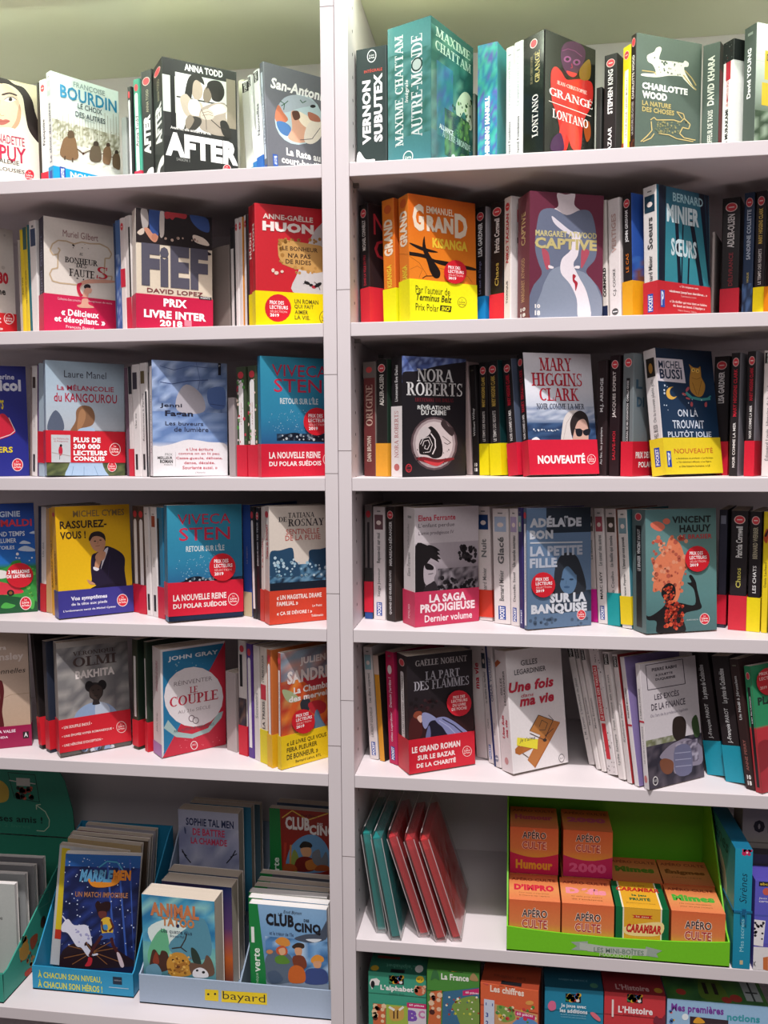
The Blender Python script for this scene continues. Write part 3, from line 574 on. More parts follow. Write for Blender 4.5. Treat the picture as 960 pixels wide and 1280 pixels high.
# ------------------------------------------------------------------ shelf 1, right case
G = 'paperbacks on the top shelf of the right bookcase'
cover(1, 'A3', 539, 19.5, 'thick film-wrapped teal omnibus with a misty forest cover, tallest on the top shelf', xr=591, xl=485.5, sl=.864, group=G, land='the thick film-wrapped teal omnibus', front='2f6260', spine='4a7f7c', T0=.055, mat=M_GLOSS, Y=.006,
 art=[('g',[(0,'2a6a70'),(.35,'35706c'),(.6,'3c7470'),(1,'2c5c56')]), ('n',['2a5a52','3e7a70','2c6258','568a76','22504c'],0,.1,1,.95,9,14,5), ('S','b9cdb0',[(560,520),(600,460),(636,500),(640,640),(620,640),(600,560),(570,600)]), ('S','244a34',[(470,560),(520,520),(560,580),(610,640),(630,700),(600,700),(540,640),(480,640)]), ('n',['2f6a70','28585e','3f8080'],0,0,1,.22,8,4,9), ('n',['2c6a80','3a7c92','3c5c8a','2f7474'],.12,.2,.5,.72,6,9,11), ('n',['284c34','3c6a44','5a8a50','22403a'],.3,.08,.9,.42,9,8,15), ('D',['3a6a3c','5c8c48','284830'],540,500,636,700,40,10,6), ('T','MAXIME',458,130,630,176,'b9d6c4',0,True), ('T','CHATTAM',456,195,634,242,'b9d6c4',0,True), ('T','ALLIANCE',476,615,545,640,'dff0ea',.02), ('T','AUTRE-MONDE',490,648,632,680,'a8c8ba',.01,True), ('E','c9dcd4',545,782,9,11)],
 spn=[('g',[(0,'4f8c92'),(.3,'4a827e'),(.6,'3f766a'),(.85,'5a9490'),(1,'4a8480')]), ('n',['4a827e','3a6e62','5c948e','447a74'],0,.2,1,.8,8,16,2), ('t','MAXIME CHATTAM',.17,.14,.36,.93,'e4f2ea',-.005,True,0,1), ('t','AUTRE-MONDE',.55,.18,.8,.9,'dbe6e2',0,True,0,1), ('e','2c4640',.68,.69,.13,.05), ('e','b4c6be',.68,.69,.1,.038), ('t','Intégrale',.4,.44,.5,.6,'e8f2ec',.01,False,.2,1), ('e','e4f0ec',.47,.05,.12,.045), ('e','4a8480',.47,.05,.1,.037),('t','Livre',.4,.035,.54,.06,'e4f0ec',.02)],
 spines=[S(446,484,56,'thick dark-grey spine, bold white letters','33403e',sx=[('e','dfe6e2',.52,.93,.15,.052),('e','33403e',.52,.93,.125,.044),('t','Le Livre',.44,.93,.6,.945,'e6ecea',.02),('t','de Poche',.43,.91,.61,.925,'e6ecea',.02),('t','INTÉGRALE',.27,.8,.86,.83,'c8574a',.02),('t','VERNON',.2,.2,.48,.76,'f4f6f4',.05,False,0,1),('t','SUBUTEX',.58,.22,.86,.79,'f4f6f4',.05,False,0,1),('s','eef2ee',[(0,.12),(.1,.17),(.3,.1),(.6,.09),(.55,.04),(.7,.0),(0,0)])])])
cover(1, 'A4', 679.6, 36.5, 'film-wrapped black thriller with a purple and red ghostly face', xr=742.5, xl=653, sl=.41, group=G, land='the film-wrapped red-face thriller', front='20221e', spine='1f201b', T0=.032, mat=M_GLOSS,
 art=[('S','4d2c46',[(400,400),(410,330),(450,295),(520,300),(570,350),(570,420),(540,480),(500,540),(450,530),(415,470)]), ('E','8a4a78',447,418,26,22), ('E','2a1624',447,418,13,11), ('E','8a4a78',512,440,26,22), ('E','2a1624',512,440,13,11), ('W','7a3c68',5,[(410,360),(450,345),(500,360),(550,400)]), ('W','a03040',6,[(476,450),(482,478),(470,480)]), ('S','c8343a',[(440,500),(480,510),(515,522),(490,545),(455,530)]),
  ('S','c5302c',[(330,520),(360,470),(400,500),(440,560),(500,560),(560,560),(620,590),(625,700),(600,780),(560,860),(540,1060),(500,1050),(470,960),(440,1060),(400,1060),(390,900),(360,780),(335,700)]), ('S','e2403a',[(400,880),(450,860),(520,900),(530,1050),(480,1050),(440,950),(420,1040),(380,1040)]), ('S','8a6a2a',[(530,500),(560,450),(600,420),(612,480),(600,560),(540,560)]), ('S','9a4a1e',[(560,880),(600,860),(610,960),(580,1000)]), ('S','46264a',[(340,980),(400,940),(420,1060),(330,1060)]),
  ('T','JEAN-CHRISTOPHE',372,567,584,592,'f6d6ce',.02,True), ('T','GRANGÉ',318,598,624,668,'f4ece8',.03,True), ('W','f0e0d8',5,[(315,712),(612,822)]), ('T','LONTANO',340,765,592,828,'f4ece8',.02,True)],
 spn=[('t','GRANGÉ',.52,.62,.78,.86,'c8b878',.02,True,0,1),('t','JEAN-CHRISTOPHE',.36,.62,.46,.84,'8a8060',.0,True,0,1),('t','LONTANO',.45,.2,.72,.53,'e8e6de',.02,True,0,1),('e','e9c9c4',.5,.93,.17,.035),('e','d8434c',.5,.93,.14,.03),('r','ddd',.45,.0,.6,.012)],
 spines=[S(642,652.5,50,'white spine, glossy','f2f4f2','fo',t=['David Foenkinos','Le mystère Henri Pick'],tc=['333','b8c4c0']), S(632,641,57,'white spine','f2f4f2','fo',t=['David Foenkinos','Le mystère Henri Pick'],tc=['333','b8c4c0']),
  S(597,621,52,'blue-green mottled spine, white letters','3f97a0',cov='48a0a4',sx=[('n',['3aa090','2a7a9a','5a5aa8','46b0a4','2f86a8'],0,0,1,1,7,24,4),('t','HENNING MANKELL',.38,.15,.62,.6,'f4f8f8',.05,False,0,1)]), S(590.5,593.5,132,'short dark slip of a spine','565c54')])
cover(1, 'A5', 793, 41, 'dark green paperback with a white hare above and a golden hare below', xr=874, xl=786.5, sl=.187, group=G, land='the dark green two-hares paperback', front='4e5c54', spine='231c1a', T0=.018,
 art=[('S','e9e6d8',[(155,370),(200,345),(215,320),(240,312),(250,330),(235,380),(245,400),(330,410),(390,420),(405,405),(430,420),(425,445),(400,450),(415,500),(470,590),(480,598),(460,590),(400,530),(380,510),(300,505),(215,515),(120,505),(125,490),(200,490),(210,470),(190,430),(160,410)]), ('W','b9a468',7,[(120,470),(200,480),(215,500)]), ('W','b9a468',8,[(395,500),(440,560),(480,600)]), ('W','b9a468',7,[(405,470),(450,520),(480,570)]), ('E','33403a',203,385,5,5), ('D',['8a8a78','4e5c54'],230,410,380,500,26,7,3),
  ('T','CHARLOTTE',120,545,424,590,'f4f4ee',.05), ('T','WOOD',120,602,286,652,'f4f4ee',.05), ('T','LA NATURE',120,667,312,700,'b5a468',.03), ('T','DES CHOSES',120,708,334,742,'b5a468',.03),
  ('W','bca870',7,[(175,800),(200,782),(215,800),(330,800),(375,815),(400,790),(440,830),(430,860),(390,850),(370,890),(400,920),(475,935)]), ('W','bca870',7,[(180,810),(185,870),(150,910),(110,945)]), ('W','bca870',7,[(200,890),(180,920),(125,945)]), ('W','bca870',6,[(385,790),(350,745),(395,760),(405,800)]), ('W','bca870',6,[(230,890),(300,900),(350,925),(460,945)]), ('D',['8f8a60','6f7458'],210,810,370,890,60,7,8), ('E','2a3028',413,815,6,6)],
 spn=[('t','CHARLOTTE WOOD',.3,.5,.72,.84,'e8e6e0',.02,False,0,1),('t','LA NATURE DES CHOSES',.3,.22,.66,.48,'c8c6c0',.01,False,0,1),('e','e9c9c4',.5,.94,.34,.035),('e','d8434c',.5,.94,.3,.03),('n',['5a2f1e','231c1a','6a4024'],0,0,1,.18,4,6,2)],
 spines=[S(776.5,786,55,'yellow spine with a white title strip','f0dc24','lp',sx=[('r','f4f0dc',.3,0,.78,.8),('t','LA TOUR ABOLIE - GÉRARD MORDILLAT',.4,.24,.7,.74,'6a6a50',.01,False,0,1),('n',['7a3a1e','b85a28','5a2a1a'],0,0,.3,.2,3,4,3)]),
  S(753.5,769.5,66,'black spine with heavy white letters','201c1c','lp',a=62,t=['BAZAAR','STEPHEN KING'],tc='eee',cov='2a2a2c'), S(744,751,124,'short black spine','2c2e2c')])
cover(1, 'A5', 942, 28, 'grey-green paperback with pale house photo and yellow label, top shelf right edge', xr=1017, xl=926.5, sl=.185, group=G, land='the yellow-labelled grey paperback', front='bcc6bc', spine='46504a', T0=.024,
 art=[('g',[(0,'2c3c30'),(.3,'4a5c4a'),(.5,'9aa89a'),(.8,'c9d2ca'),(1,'eef2ee')]), ('n',['2a3c2c','4a6048','8a9a88','3c4c3a'],0,0,1,.34,12,8,4), ('W','8a968c',3,[(870,190),(920,195),(930,240)]), ('W','98a49a',2,[(870,300),(1000,320)]), ('W','98a49a',2,[(870,350),(1000,370)]), ('W','98a49a',2,[(870,400),(1000,420)]), ('R','cdb030',935,335,1200,530), ('R','cdb030',915,548,1200,700), ('T','Dernier jour',950,360,1150,420,'3a3420',.02)],
 spn=[('t','David YOUNG',.32,.45,.62,.83,'f0f2ee',.03,False,0,1),('r','889088',.3,.93,.7,.95)],
 spines=[S(901,914,48,'white-and-black spine with night sky top','f0f0ec',cov='e8ebe6',sx=[('r','1c2020',0,.83,1,1),('d',['e8e8e8','b03030'],.1,.84,.9,.99,14,.02,5),('r','b8283a',.3,.68,.75,.83),('t','HARUKI MURAKAMI',.3,.0,.62,.44,'222',.04,False,0,1),('t','LES AMANTS DU SPOUTNIK',.36,.46,.6,.72,'a82a38',.02,False,0,1)],art=[('r','1c2020',0,.83,1,1)]),
  S(875.5,897,52,'dark green spine with a small white title','46544c',a=62,back='3a4640',cov='22201e',t=['LE CHAUFFEUR DE TAXIS','DAVID KHARA'],tc='d8dcd0',art=[('r','8c2230',0,0,1,.78)])])
# ================================================================== shelf 2, left case
G = 'paperbacks on the second shelf of the left bookcase'
cover(2, 'B1', -68, 272, 'pale paperback with large red digits, left end of the second shelf', xr=21, sl=.2, group=G, land='', front='cfc8c0', spine='e8e0d8', Y=.012,
 art=[('T','1980',-60,430,42,492,'c22838',.05,True), ('T','Madame',-110,505,28,540,'222',.03), ('D',['b9b2aa','ddd5cc'],-250,240,60,420,20,12,3)], band=('c8242c', 0, .235, [('T','PRIX :',-60,650,5,690,'fff',.03),('L',45,672,26,'c8242c','f6e0da'),('T','saga »',-70,712,15,728,'f6e0da',.02)]))
cover(2, 'B1', 55.8, 271.5, 'white paperback with ornate sign frame, contortionist drawing and crimson band', xr=151, xl=50, sl=.112, group=G, land='the contortionist paperback', front='ded6cc', spine='2a2238', T0=.014, xt=54,
 art=[('W','c2aa8a',7,[(250,330),(262,300),(290,282),(330,285),(370,300),(408,290),(450,298),(500,300),(540,320),(558,350),(548,372),(525,372),(520,460),(560,462),(555,490)]), ('W','c2aa8a',7,[(250,330),(265,355),(290,350),(300,330),(290,318)]), ('W','c2aa8a',7,[(290,350),(288,420),(260,425),(248,450),(262,485),(300,495),(350,500),(385,505)]), ('D',['3a3434'],330,300,480,335,6,4,3),('D',['3a3434'],330,470,470,480,5,4,5),
  ('T','Muriel Gilbert',314,228,490,262,'8a5a5a',.0), ('T','AU',396,343,414,357,'2a2426',.02,True), ('T','BONHEUR',324,362,488,390,'2a2426',.04,True), ('T','DES',380,396,432,416,'2a2426',.02,True), ('T','FAUTE',346,422,472,458,'2a2426',.04,True), ('T','S',482,412,538,472,'c8283c',.08,True), 
  ('S','d8a08a',[(392,498),(440,478),(560,482),(565,494),(480,496),(420,502),(400,530),(402,560),(388,550),(384,515)]), ('S','c02040',[(386,500),(410,496),(398,520),(408,548),(418,556),(400,562),(384,530)]), ('E','2a2026',436,514,17,13), ('S','dca590',[(415,545),(430,520),(458,525),(455,545),(442,552),(440,605),(455,612),(400,615),(412,605)])],
 band=('cc2350', 0, .335, [('T','Confessions d’une correctrice',288,565,405,578,'f2c8d0',0),('T','dompteuse de mots',440,580,560,592,'f2c8d0',0),('S','dca590',[(385,606),(405,600),(412,575),(440,575),(442,600),(465,612),(465,620),(400,618)]),('T','« Délicieux',306,622,494,655,'fff',.03,False,0),('T','et désopilant. »',272,655,526,695,'fff',.03),('T','François Busnel',330,705,468,722,'f6d6dc',.01)]),
 spn=[('t','Muriel Gilbert',.3,.3,.7,.85,'8888aa',.0,False,0,1)],
 spines=[S(41,49,275,'white spine with a blue picture','e9e4e0',sx=[('r','3a4a68',.2,.78,.95,.93),('r','777',.4,.94,.7,.96)]), S(38,40.8,281,'thin teal spine','2a6a72'), S(33.2,38,284,'yellow spine with teal top','e4c832',sx=[('r','38605c',0,.8,1,1),('t','Le bonheur est simple',.3,.2,.7,.72,'6a5a20',.01,False,0,1)]), S(29,33,287,'yellow spine','e8cc2c',t='Petit traité',tc='6a5a20'), S(26,28.5,300,'thin grey spine','b0a89e')])
cover(2, 'B2', 171, 261.2, 'paperback with huge slate letters under a dark photo of seated people', xr=265.5, xl=166.3, sl=.075, group=G, land='the seated-people photo paperback', front='d8cbb6', spine='e6ddd0', T0=.014, xt=169.5,
 art=[('r','1e1416',0,.715,1,1), ('@','B1'), ('S','a8a09c',[(705,125),(735,128),(742,200),(720,235),(706,180)]), ('S','2e4c8a',[(745,130),(800,132),(795,200),(790,260),(755,250)]), ('S','a8a4a8',[(800,135),(822,140),(818,230),(798,245)]), ('S','b03038',[(825,140),(880,145),(930,150),(925,175),(870,165),(830,175)]), ('S','c48a70',[(720,225),(740,220),(765,250),(790,260),(780,290),(755,280)]), ('S','d0c0b0',[(686,240),(715,220),(720,245),(700,255)]), ('E','b87a60',772,265,15,18),
  ('@','B2'), ('S','b03038',[(40,150),(75,142),(120,145),(125,170),(80,165),(60,180)]), ('S','34508c',[(150,150),(200,160),(240,180),(245,240),(200,230),(160,190)]), ('S','cfc4bc',[(0,140),(18,140),(20,250),(0,260)]), ('S','e0d0c0',[(165,255),(215,270),(245,300),(235,310),(175,290)]), ('S','1c1418',[(165,310),(250,345),(245,358),(190,345)]), ('D',['8a6a60','c4a898'],20,270,230,290,8,8,6),
  ('@','B1'), ('T','FiEF',708,292,1040,505,'545260',.06), ('T','DAVID LOPEZ',735,518,1015,540,'7a3a3e',.02)],
 band=('c01c44', 0, .29, [('@','B2'),('T','PRIX',18,572,134,612,'fff',.045),('T','LIVRE INTER',-80,625,230,665,'fff',.045),('T','2018',0,678,112,710,'fff',.045),('R','e08898',122,680,158,710),('R','222',195,562,258,576),('T','POINTS',203,564,250,574,'ddd',.02)]),
 spines=[S(159.5,165.8,269,'white spine with black edge','e4ddd8',sx=[('r','1c1a1c',.7,.3,1,.9),('r','c82440',0,0,1,.3)]), S(153.2,159,272,'white and crimson spine','e2d8d4','lp',sx=[('r','c8203c',0,.4,1,.56)]), S(147.5,152.6,275,'blue patterned spine','4a6a9a',sx=[('n',['3a5a98','8aa0c0','30508a'],0,0,1,.7,3,14,5)]), S(145,147.2,279,'thin dark blue spine','2a3c5e')])
cover(2, 'B2', 320.5, 253.7, 'red paperback with a torn biscuit and ants and a wide yellow band', xl=317, sl=.094, group=G, land='the red biscuit paperback', front='c4202c', spine='b41c28', T0=.016,
 art=[('S','c8c4c4',[(665,540),(690,440),(740,300),(790,215),(860,200),(860,560)]), ('P','c89a58',[(588,310),(604,275),(800,308),(830,330),(818,440),(780,446),(660,420),(610,400),(592,360)]), ('D',['a87838'],592,278,612,400,9,11,2), ('D',['a87838'],610,276,810,300,14,10,4), ('D',['b88848'],660,418,790,446,10,10,5), ('T','LE BONHEUR',612,308,788,330,'4a3220',.02), ('T','N’A PAS',640,345,752,368,'4a3220',.03), ('T','DE RIDES',628,375,755,398,'4a3220',.02),
  ('E','18181a',735,495,16,8,20), ('E','18181a',755,506,10,7), ('E','a82838',770,515,12,8), ('E','18181a',790,505,20,9,-30), ('W','18181a',3,[(725,482),(730,495),(715,500)]), ('W','18181a',3,[(770,490),(790,505),(800,530)]), ('E','e0c8b8',565,432,8,10), ('E','e0c8b8',582,445,11,9), ('E','e0c8b8',610,438,8,7),
  ('T','ANNE-GAËLLE',514,140,764,172,'ead6cc',.03), ('T','HUON',512,183,768,232,'f0e6e0',.06)],
 band=('ecd800', 0, .29, [('K',590,620,66),('T','UN ROMAN',672,575,792,597,'5a5020',.01),('T','QUI FAIT',672,602,768,624,'5a5020',.01),('T','AIMER',674,630,740,650,'5a5020',.01),('T','LA VIE.',674,656,750,677,'5a5020',.01),('L',828,668,32,'ecd800','8a7a20')]),
 spn=[('t','HUON',.2,.62,.8,.84,'ead6cc',.04,False,0,1)],
 spines=[S(312.5,317,256,'red spine','b01c28',sx=[('t','HUON',.2,.55,.8,.8,'ead6cc',.04,False,0,1)],band=('e8d400',.28)), S(309,311.5,268,'dark slim spine','2a1c1e'),
  S(304.8,310,268,'white spine, leaning','e6e0dc','lp',xt=303,a=44,cov='c87a28'), S(300,304.5,271,'white spine, leaning','e4deda','lp',xt=297.5,cov='d08830'), S(295.5,299.5,273,'white spine, leaning','e6e0dc','lp',xt=293), S(289.5,295,284,'slim black and white spine','2a2a2c',xt=287,sx=[('r','d8d4d0',.2,0,.8,.8)]), S(266,288,306,'bare grey board','7c726c',a=60)])
# ------------------------------------------------------------------ shelf 2, right case
G = 'paperbacks on the second shelf of the right bookcase'
cover(2, 'B3', 513, 242.5, 'front orange paperback with a black aeroplane and bright yellow band', xr=596, xl=500.5, sl=.216, group=G, land='the front orange aeroplane paperback', front='e07c22', spine='e4802a', T0=.024, xt=510,
 art=[('g',[(0,'f08a30'),(.5,'e48020'),(1,'d8641a')]), ('W','6a2c10',2,[(390,480),(450,520),(500,600)]), ('W','a04a18',2,[(395,560),(440,540),(470,560),(450,610)]), ('W','a04a18',2,[(560,550),(600,560),(640,600)]), ('W','a04a18',2,[(700,620),(740,600),(770,640)]), ('S','1e1410',[(340,450),(400,455),(480,470),(540,500),(600,510),(775,550),(780,568),(640,545),(570,530),(480,492),(380,475),(340,475)]), ('S','1e1410',[(470,430),(482,360),(492,430),(530,500),(575,570),(570,610),(540,610),(515,570),(500,520)]), ('S','1e1410',[(395,400),(480,430),(560,455),(540,460),(470,448),(410,418)]), ('W','1e1410',5,[(540,600),(490,600),(470,615)]), ('W','1e1410',3,[(470,430),(500,440)]),
  ('T','G',412,162,480,325,'ecdcc4',.05), ('T','EMMANUEL',494,180,656,222,'f6e4c8',.02), ('T','RAN',496,235,655,330,'ecdcc4',.06), ('T','D',664,225,740,372,'ecdcc4',.05), ('T','KISANGA',530,370,740,430,'ecc63c',.05)],
 band=('f0ec1a', .0, .335, [('T','Par l’auteur de',430,655,636,700,'3a3a10',.0),('T','Terminus Belz',434,702,646,745,'3a3a10',.02,False,.25),('T','Prix Polar',430,762,568,805,'3a3a10',0),('P','1c1c14',[(578,775),(646,782),(640,818),(574,808)]),('T','SNCF',584,782,638,808,'f0ec1a',.03,False,.2),('L',708,758,27,'f0ec1a','7a7820')]),
 sticker=[('K',662,578,68)], spn=[('t','GRAND',.14,.6,.86,.88,'ecdcc4',.05,False,0,1),('e','d8602a',.5,.94,.3,.035),('W','1e1410',1,[(325,470),(385,470)]),('t','KISANGA',.3,.3,.8,.45,'f0d040',.04,False,0,1)],
 spines=[S(481,496,247,'orange spine with bold pale letters','dd7a26',band=('ecea1a',.29),cov='c85c1c',sx=[('t','GRAND',.14,.55,.86,.84,'ecdcc4',.05,False,0,1),('e','c85a28',.5,.92,.3,.035),('t','KISANGA',.3,.3,.7,.48,'ecc63c',.04,False,0,1)]),
  S(450.5,463,253,'black spine with red band','241e20','lp',a=50,t=['DANS LA VILLE EN FEU','MICHAEL CONNELLY'],tc=['c03040','e8e4e0'],band=('d02a38',.32,.03,[('t','NOUVEAUTÉ',.3,.08,1.3,.2,'fff',.04)]),cov='2c1c1e',art=[('t','NUIT',.1,.75,.9,.92,'b8303a',.0),('t','OUI',.1,.55,.9,.72,'b8303a',.0)])])
cover(2, 'B4', 661.5, 238.7, 'mauve paperback with a headless figure in a grey-blue dress', xr=752.5, xl=646.2, sl=.057, group=G, land='the headless-dress paperback', front='6a2c40', spine='6f3844', T0=.022, W0=.108,
 art=[('r','6a2c40',0,0,1,1), ('S','dfd2d6',[(462,105),(515,112),(570,105),(565,170),(600,205),(640,230),(520,260),(430,210),(470,180)]), ('S','6a7288',[(365,210),(440,195),(520,235),(600,205),(660,215),(690,300),(700,420),(690,500),(640,560),(650,600),(720,690),(735,850),(300,850),(310,680),(370,590),(350,520),(330,430),(340,300)]), ('S','8892a4',[(435,560),(500,540),(560,560),(640,590),(710,690),(722,850),(350,850),(370,690),(400,610)]), ('S','b05060',[(370,440),(410,460),(418,545),(395,555)]), ('S','b05060',[(612,440),(655,450),(640,500),(608,555),(605,500)]),
  ('S','e6dee4',[(550,340),(600,345),(595,420),(585,480),(560,530),(590,600),(640,700),(664,850),(590,850),(580,740),(540,650),(485,580),(490,500),(540,450),(552,400)]), ('S','dcd6de',[(430,240),(470,270),(545,330),(600,350),(600,372),(530,350),(450,290)]), ('S','e8e0e4',[(412,535),(440,545),(436,556),(412,552)]), ('S','e8e0e4',[(572,540),(596,540),(594,556),(566,552)]), ('S','a82838',[(556,590),(575,600),(566,620),(585,640),(580,670),(572,690),(568,650),(556,630)]),
  ('T','MARGARET ATWOOD',332,322,700,358,'cabf88',.03), ('T','CAPTIVE',328,365,700,432,'c4b67c',.045), ('T','10',328,768,360,792,'f2ece8',.04), ('T','18',328,806,360,836,'f2ece8',.04)],
 spn=[('t','CAPTIVE',.32,.6,.66,.86,'b89c70',.03,False,0,1),('t','MARGARET ATWOOD',.34,.15,.62,.5,'b89070',.03,False,0,1),('t','10',.3,.075,.7,.105,'eee',.04),('t','18',.3,.03,.7,.06,'eee',.04)],
 spines=[S(629.5,638,245,'white spine with red and black letters','ece6e4','lp',t=['TOXIQUE','NIKO TACKIAN'],tc=['222','c8283a'],cov='e4dedc',art=[('t','T',.1,.5,.5,.68,'222',.05),('t','NIKO',.1,.8,.9,.9,'c8283a',.05)]),
  S(612.6,628.8,251,'black spine with crimson band','201c1e','lp',a=48,t=['Chaos','Patricia Cornwell'],tc=['d8c060','eee'],band=('d8203c',.26)), S(593.5,606.5,258,'black spine with bright blue band','201c20','lp',t=['Le saut de l’ange','LISA GARDNER'],tc=['7a7aa0','eee'],band=('1a84cc',.26),cov='b8b4bc')])
cover(2, 'B5', 822.5, 231, 'blue forest paperback with tall pale capitals and a red quote band', xr=887.5, xl=805.4, sl=.24, group=G, land='the blue forest paperback', front='2e6a7c', spine='ddd8d4', T0=.028, xt=820.5,
 art=[('g',[(0,'2a8094'),(.45,'3a8c98'),(.8,'2f7488'),(1,'2a5a70')])]+[('W',c,w,[(x,y0),(x+d,660)]) for c,w,x,y0,d in (('141c2c',30,318,50,0),('14202e',16,340,60,-8),('12182a',34,560,95,60),('1a2436',22,590,110,40),('12182a',20,410,260,20),('182234',8,450,260,-10),('141c2c',24,500,270,60),('12182a',9,485,480,-6))]+[
  ('T','BERNARD',388,98,568,150,'a8d0d8',.02), ('T','MINIER',352,165,545,272,'d2e4e8',.045), ('T','SŒURS',378,370,530,476,'d0e4e8',.035)],
 band=('c42a34', 0, .265, [('T','« Un suspense noir,',430,655,545,672,'f8e0dc',.01),('T','vénéneux jusqu’aux dernières... »',366,680,594,700,'f8e0dc',.03),('T','Lecteurs.com',440,715,528,726,'f0c0bc',0),('T','« Un thriller qui vous tient en haleine',370,742,592,762,'f8e0dc',.02),('T','de bout en bout. L’équipe »',390,768,580,788,'f8e0dc',.02),('T','Metro France, Valérie',420,800,530,812,'f0c0bc',0),('R','2a50a8',315,682,340,785),('T','P',320,690,334,775,'dde6f6',.03)], [('r','2a50a8',.3,.03,.7,.17),('t','POCKET',.36,.04,.66,.16,'eee',.03,False,0,1)]),
 spn=style('pk',['Bernard Minier','Soeurs'],'444',pic='1c3a4a'),
 spines=[S(779.5,791,240,'black spine with orange band','1e1a1c','lp',t=['LE CAS','JOHN GRISHAM'],tc=['d87828','eee'],band=('e8a41c',.3,.02,[('t','NOUVEAUTÉ',.45,.08,1.0,.16,'fff',.03)]),cov='2c52a0',art=[('t','G',.3,.58,.75,.7,'c89a5a',.03),('n',['28489a','3a66b0','7a4a3a'],0,.25,1,.5,8,6,3)]),
  S(762,776.5,246,'white spine with a pale pink title','e4dcda','jl',t=['C.J. COOKE','VERTIGES'],tc=['555','c8a8a0'],a=50,cov='e0d8d6'), S(753.5,760,249,'off-white spine with black capitals','d8d2cc',sx=[('t','CORNOLD',.2,.2,.8,.45,'222',.06,False,0,1),('r','1c2848',0,0,1,.13)])])
cover(2, 'B5', 990, 232, 'dark paperback beyond the right frame edge of the second shelf', xl=955, a=30, group=G, land='@two', front='2a1c1c', spine='231a1c', T0=.02,
 spn=style('lp',['LE DERNIER','MO HAYDER'],['ddd','eee']), band=('e88a1c', 0, .27),
 spines=[S(941,954,237,'gold-lettered black spine, yellow band','231c20','lp',a=64,t=['LE TEMPS DES REGRETS','MARY HIGGINS CLARK'],tc=['d8d4d0','c8a850'],band=('f0dc10',.265)), S(926.5,939.5,240,'dark blue stormy spine','2a3c58','lp',t=['JUSTE APRÈS LA VAGUE','SANDRINE COLLETTE'],tc=['d0c060','b8c4d0'],sx=[('n',['2a3c58','4a6a98','1c2840'],0,0,1,.3,4,6,4)]),
  S(899.6,922,246,'thick black spine with red band','201c1e','lp',a=70,t=['DÉLIVRANCE','ADLER-OLSEN'],tc=['8a2a34','d0ccca'],band=('cc2438',.28)), S(887.5,891,290,'grey slip of pages','a8a09c')])
# ================================================================== shelf 3, left case
G = 'paperbacks on the third shelf of the left bookcase'
cover(3, 'C1', -60, 455.5, 'navy paperback with red kite and yellow brush letters, third shelf left end', xr=37, sl=.045, group=G, land='', front='252a86', spine='20246e', Y=.012,
 art=[('S','c8203a',[(-90,480),(0,400),(45,420),(85,490),(75,515),(0,545),(-90,560)]), ('W','e8d8d8',4,[(-20,545),(60,518),(86,495),(50,420)]), ('T','Catherine',-95,168,82,200,'d8d8ea',.03), ('T','Nicol',-70,200,120,268,'e4e4f2',.05), ('T','tes coeurs',-130,305,22,372,'e2cc20',.02,False,.2), ('T','LÉGERS',-110,580,74,622,'e2cc20',.03), ('L',100,690,32)])
cover(3, 'C1', 58.6, 452, 'pale blue paperback showing a girl from behind, red band with photo inset', xr=156.2, xl=55.8, sl=.04, group=G, land='the girl-from-behind paperback', front='a8bccb', spine='9fb4c6', T0=.012, xt=56.5,
 art=[('g',[(0,'5a6a50'),(.12,'6a7a78'),(.3,'8a98a4'),(.42,'b8c0c8'),(.7,'b4c6d4'),(1,'a2b8c8')]), ('n',['56603c','6a7448','444e34'],0,0,1,.13,16,5,3), ('S','5a6478',[(275,495),(280,430),(318,378),(358,430),(360,495)]), ('n',['7a8088','98a0a8','6c747c'],.4,.3,1,.4,14,4,5), ('S','8a6448',[(400,500),(432,440),(436,380),(470,352),(520,362),(542,410),(530,460),(480,480),(440,500)]), ('S','a87c58',[(440,480),(450,400),(470,370),(490,400),(480,450),(455,490)]), ('S','a9c4de',[(440,500),(480,478),(530,480),(545,505),(590,700),(610,765),(385,765),(395,690),(420,600)]), ('W','7a98b8',3,[(420,700),(410,760)]), ('W','7a98b8',3,[(480,700),(480,760)]), ('W','7a98b8',3,[(540,700),(560,760)]),
  ('T','Laure Manel',366,150,606,190,'3c3c4c',.0), ('T','La MÉLANCOLIE',326,225,650,262,'b02440',.015), ('T','du KANGOUROU',308,276,668,328,'b02440',.015), ('L',640,700,26)],
 band=('cf2232', .115, .395, [('R','c9cdd0',294,518,404,676),('T','La Mélancolie',305,535,392,545,'b04050',0),('T','du Kangourou',308,550,388,562,'b04050',0),('E','c02840',346,610,12,28),('E','20181a',348,580,7,8),('W','20181a',3,[(342,635),(340,660)]),('W','a89890',3,[(296,620),(402,640)]),('T','PLUS DE',420,532,575,562,'fff',.045),('T','300 000',420,570,572,600,'fff',.045),('T','LECTEURS',420,608,612,636,'fff',.045),('T','CONQUIS',420,642,598,672,'fff',.045),('L',657,602,32,'cf2232','f6e0da')]),
 spines=[S(48.7,55.2,454,'pale blue spine with red band','a6b8c4',band=('c8222f',.4,.12),xt=48), S(46,48.4,456,'thin purple spine','5a3c6a'), S(39.8,45.6,458,'white spine with a small photo','e0dad6',sx=[('r','4a3c34',.2,.8,.8,.9),('r','222',.3,.04,.7,.2),('t','Les années',.4,.3,.6,.7,'888',0,False,0,1)]), S(37.6,39.4,460,'grey sliver of a spine','8a7c78')])
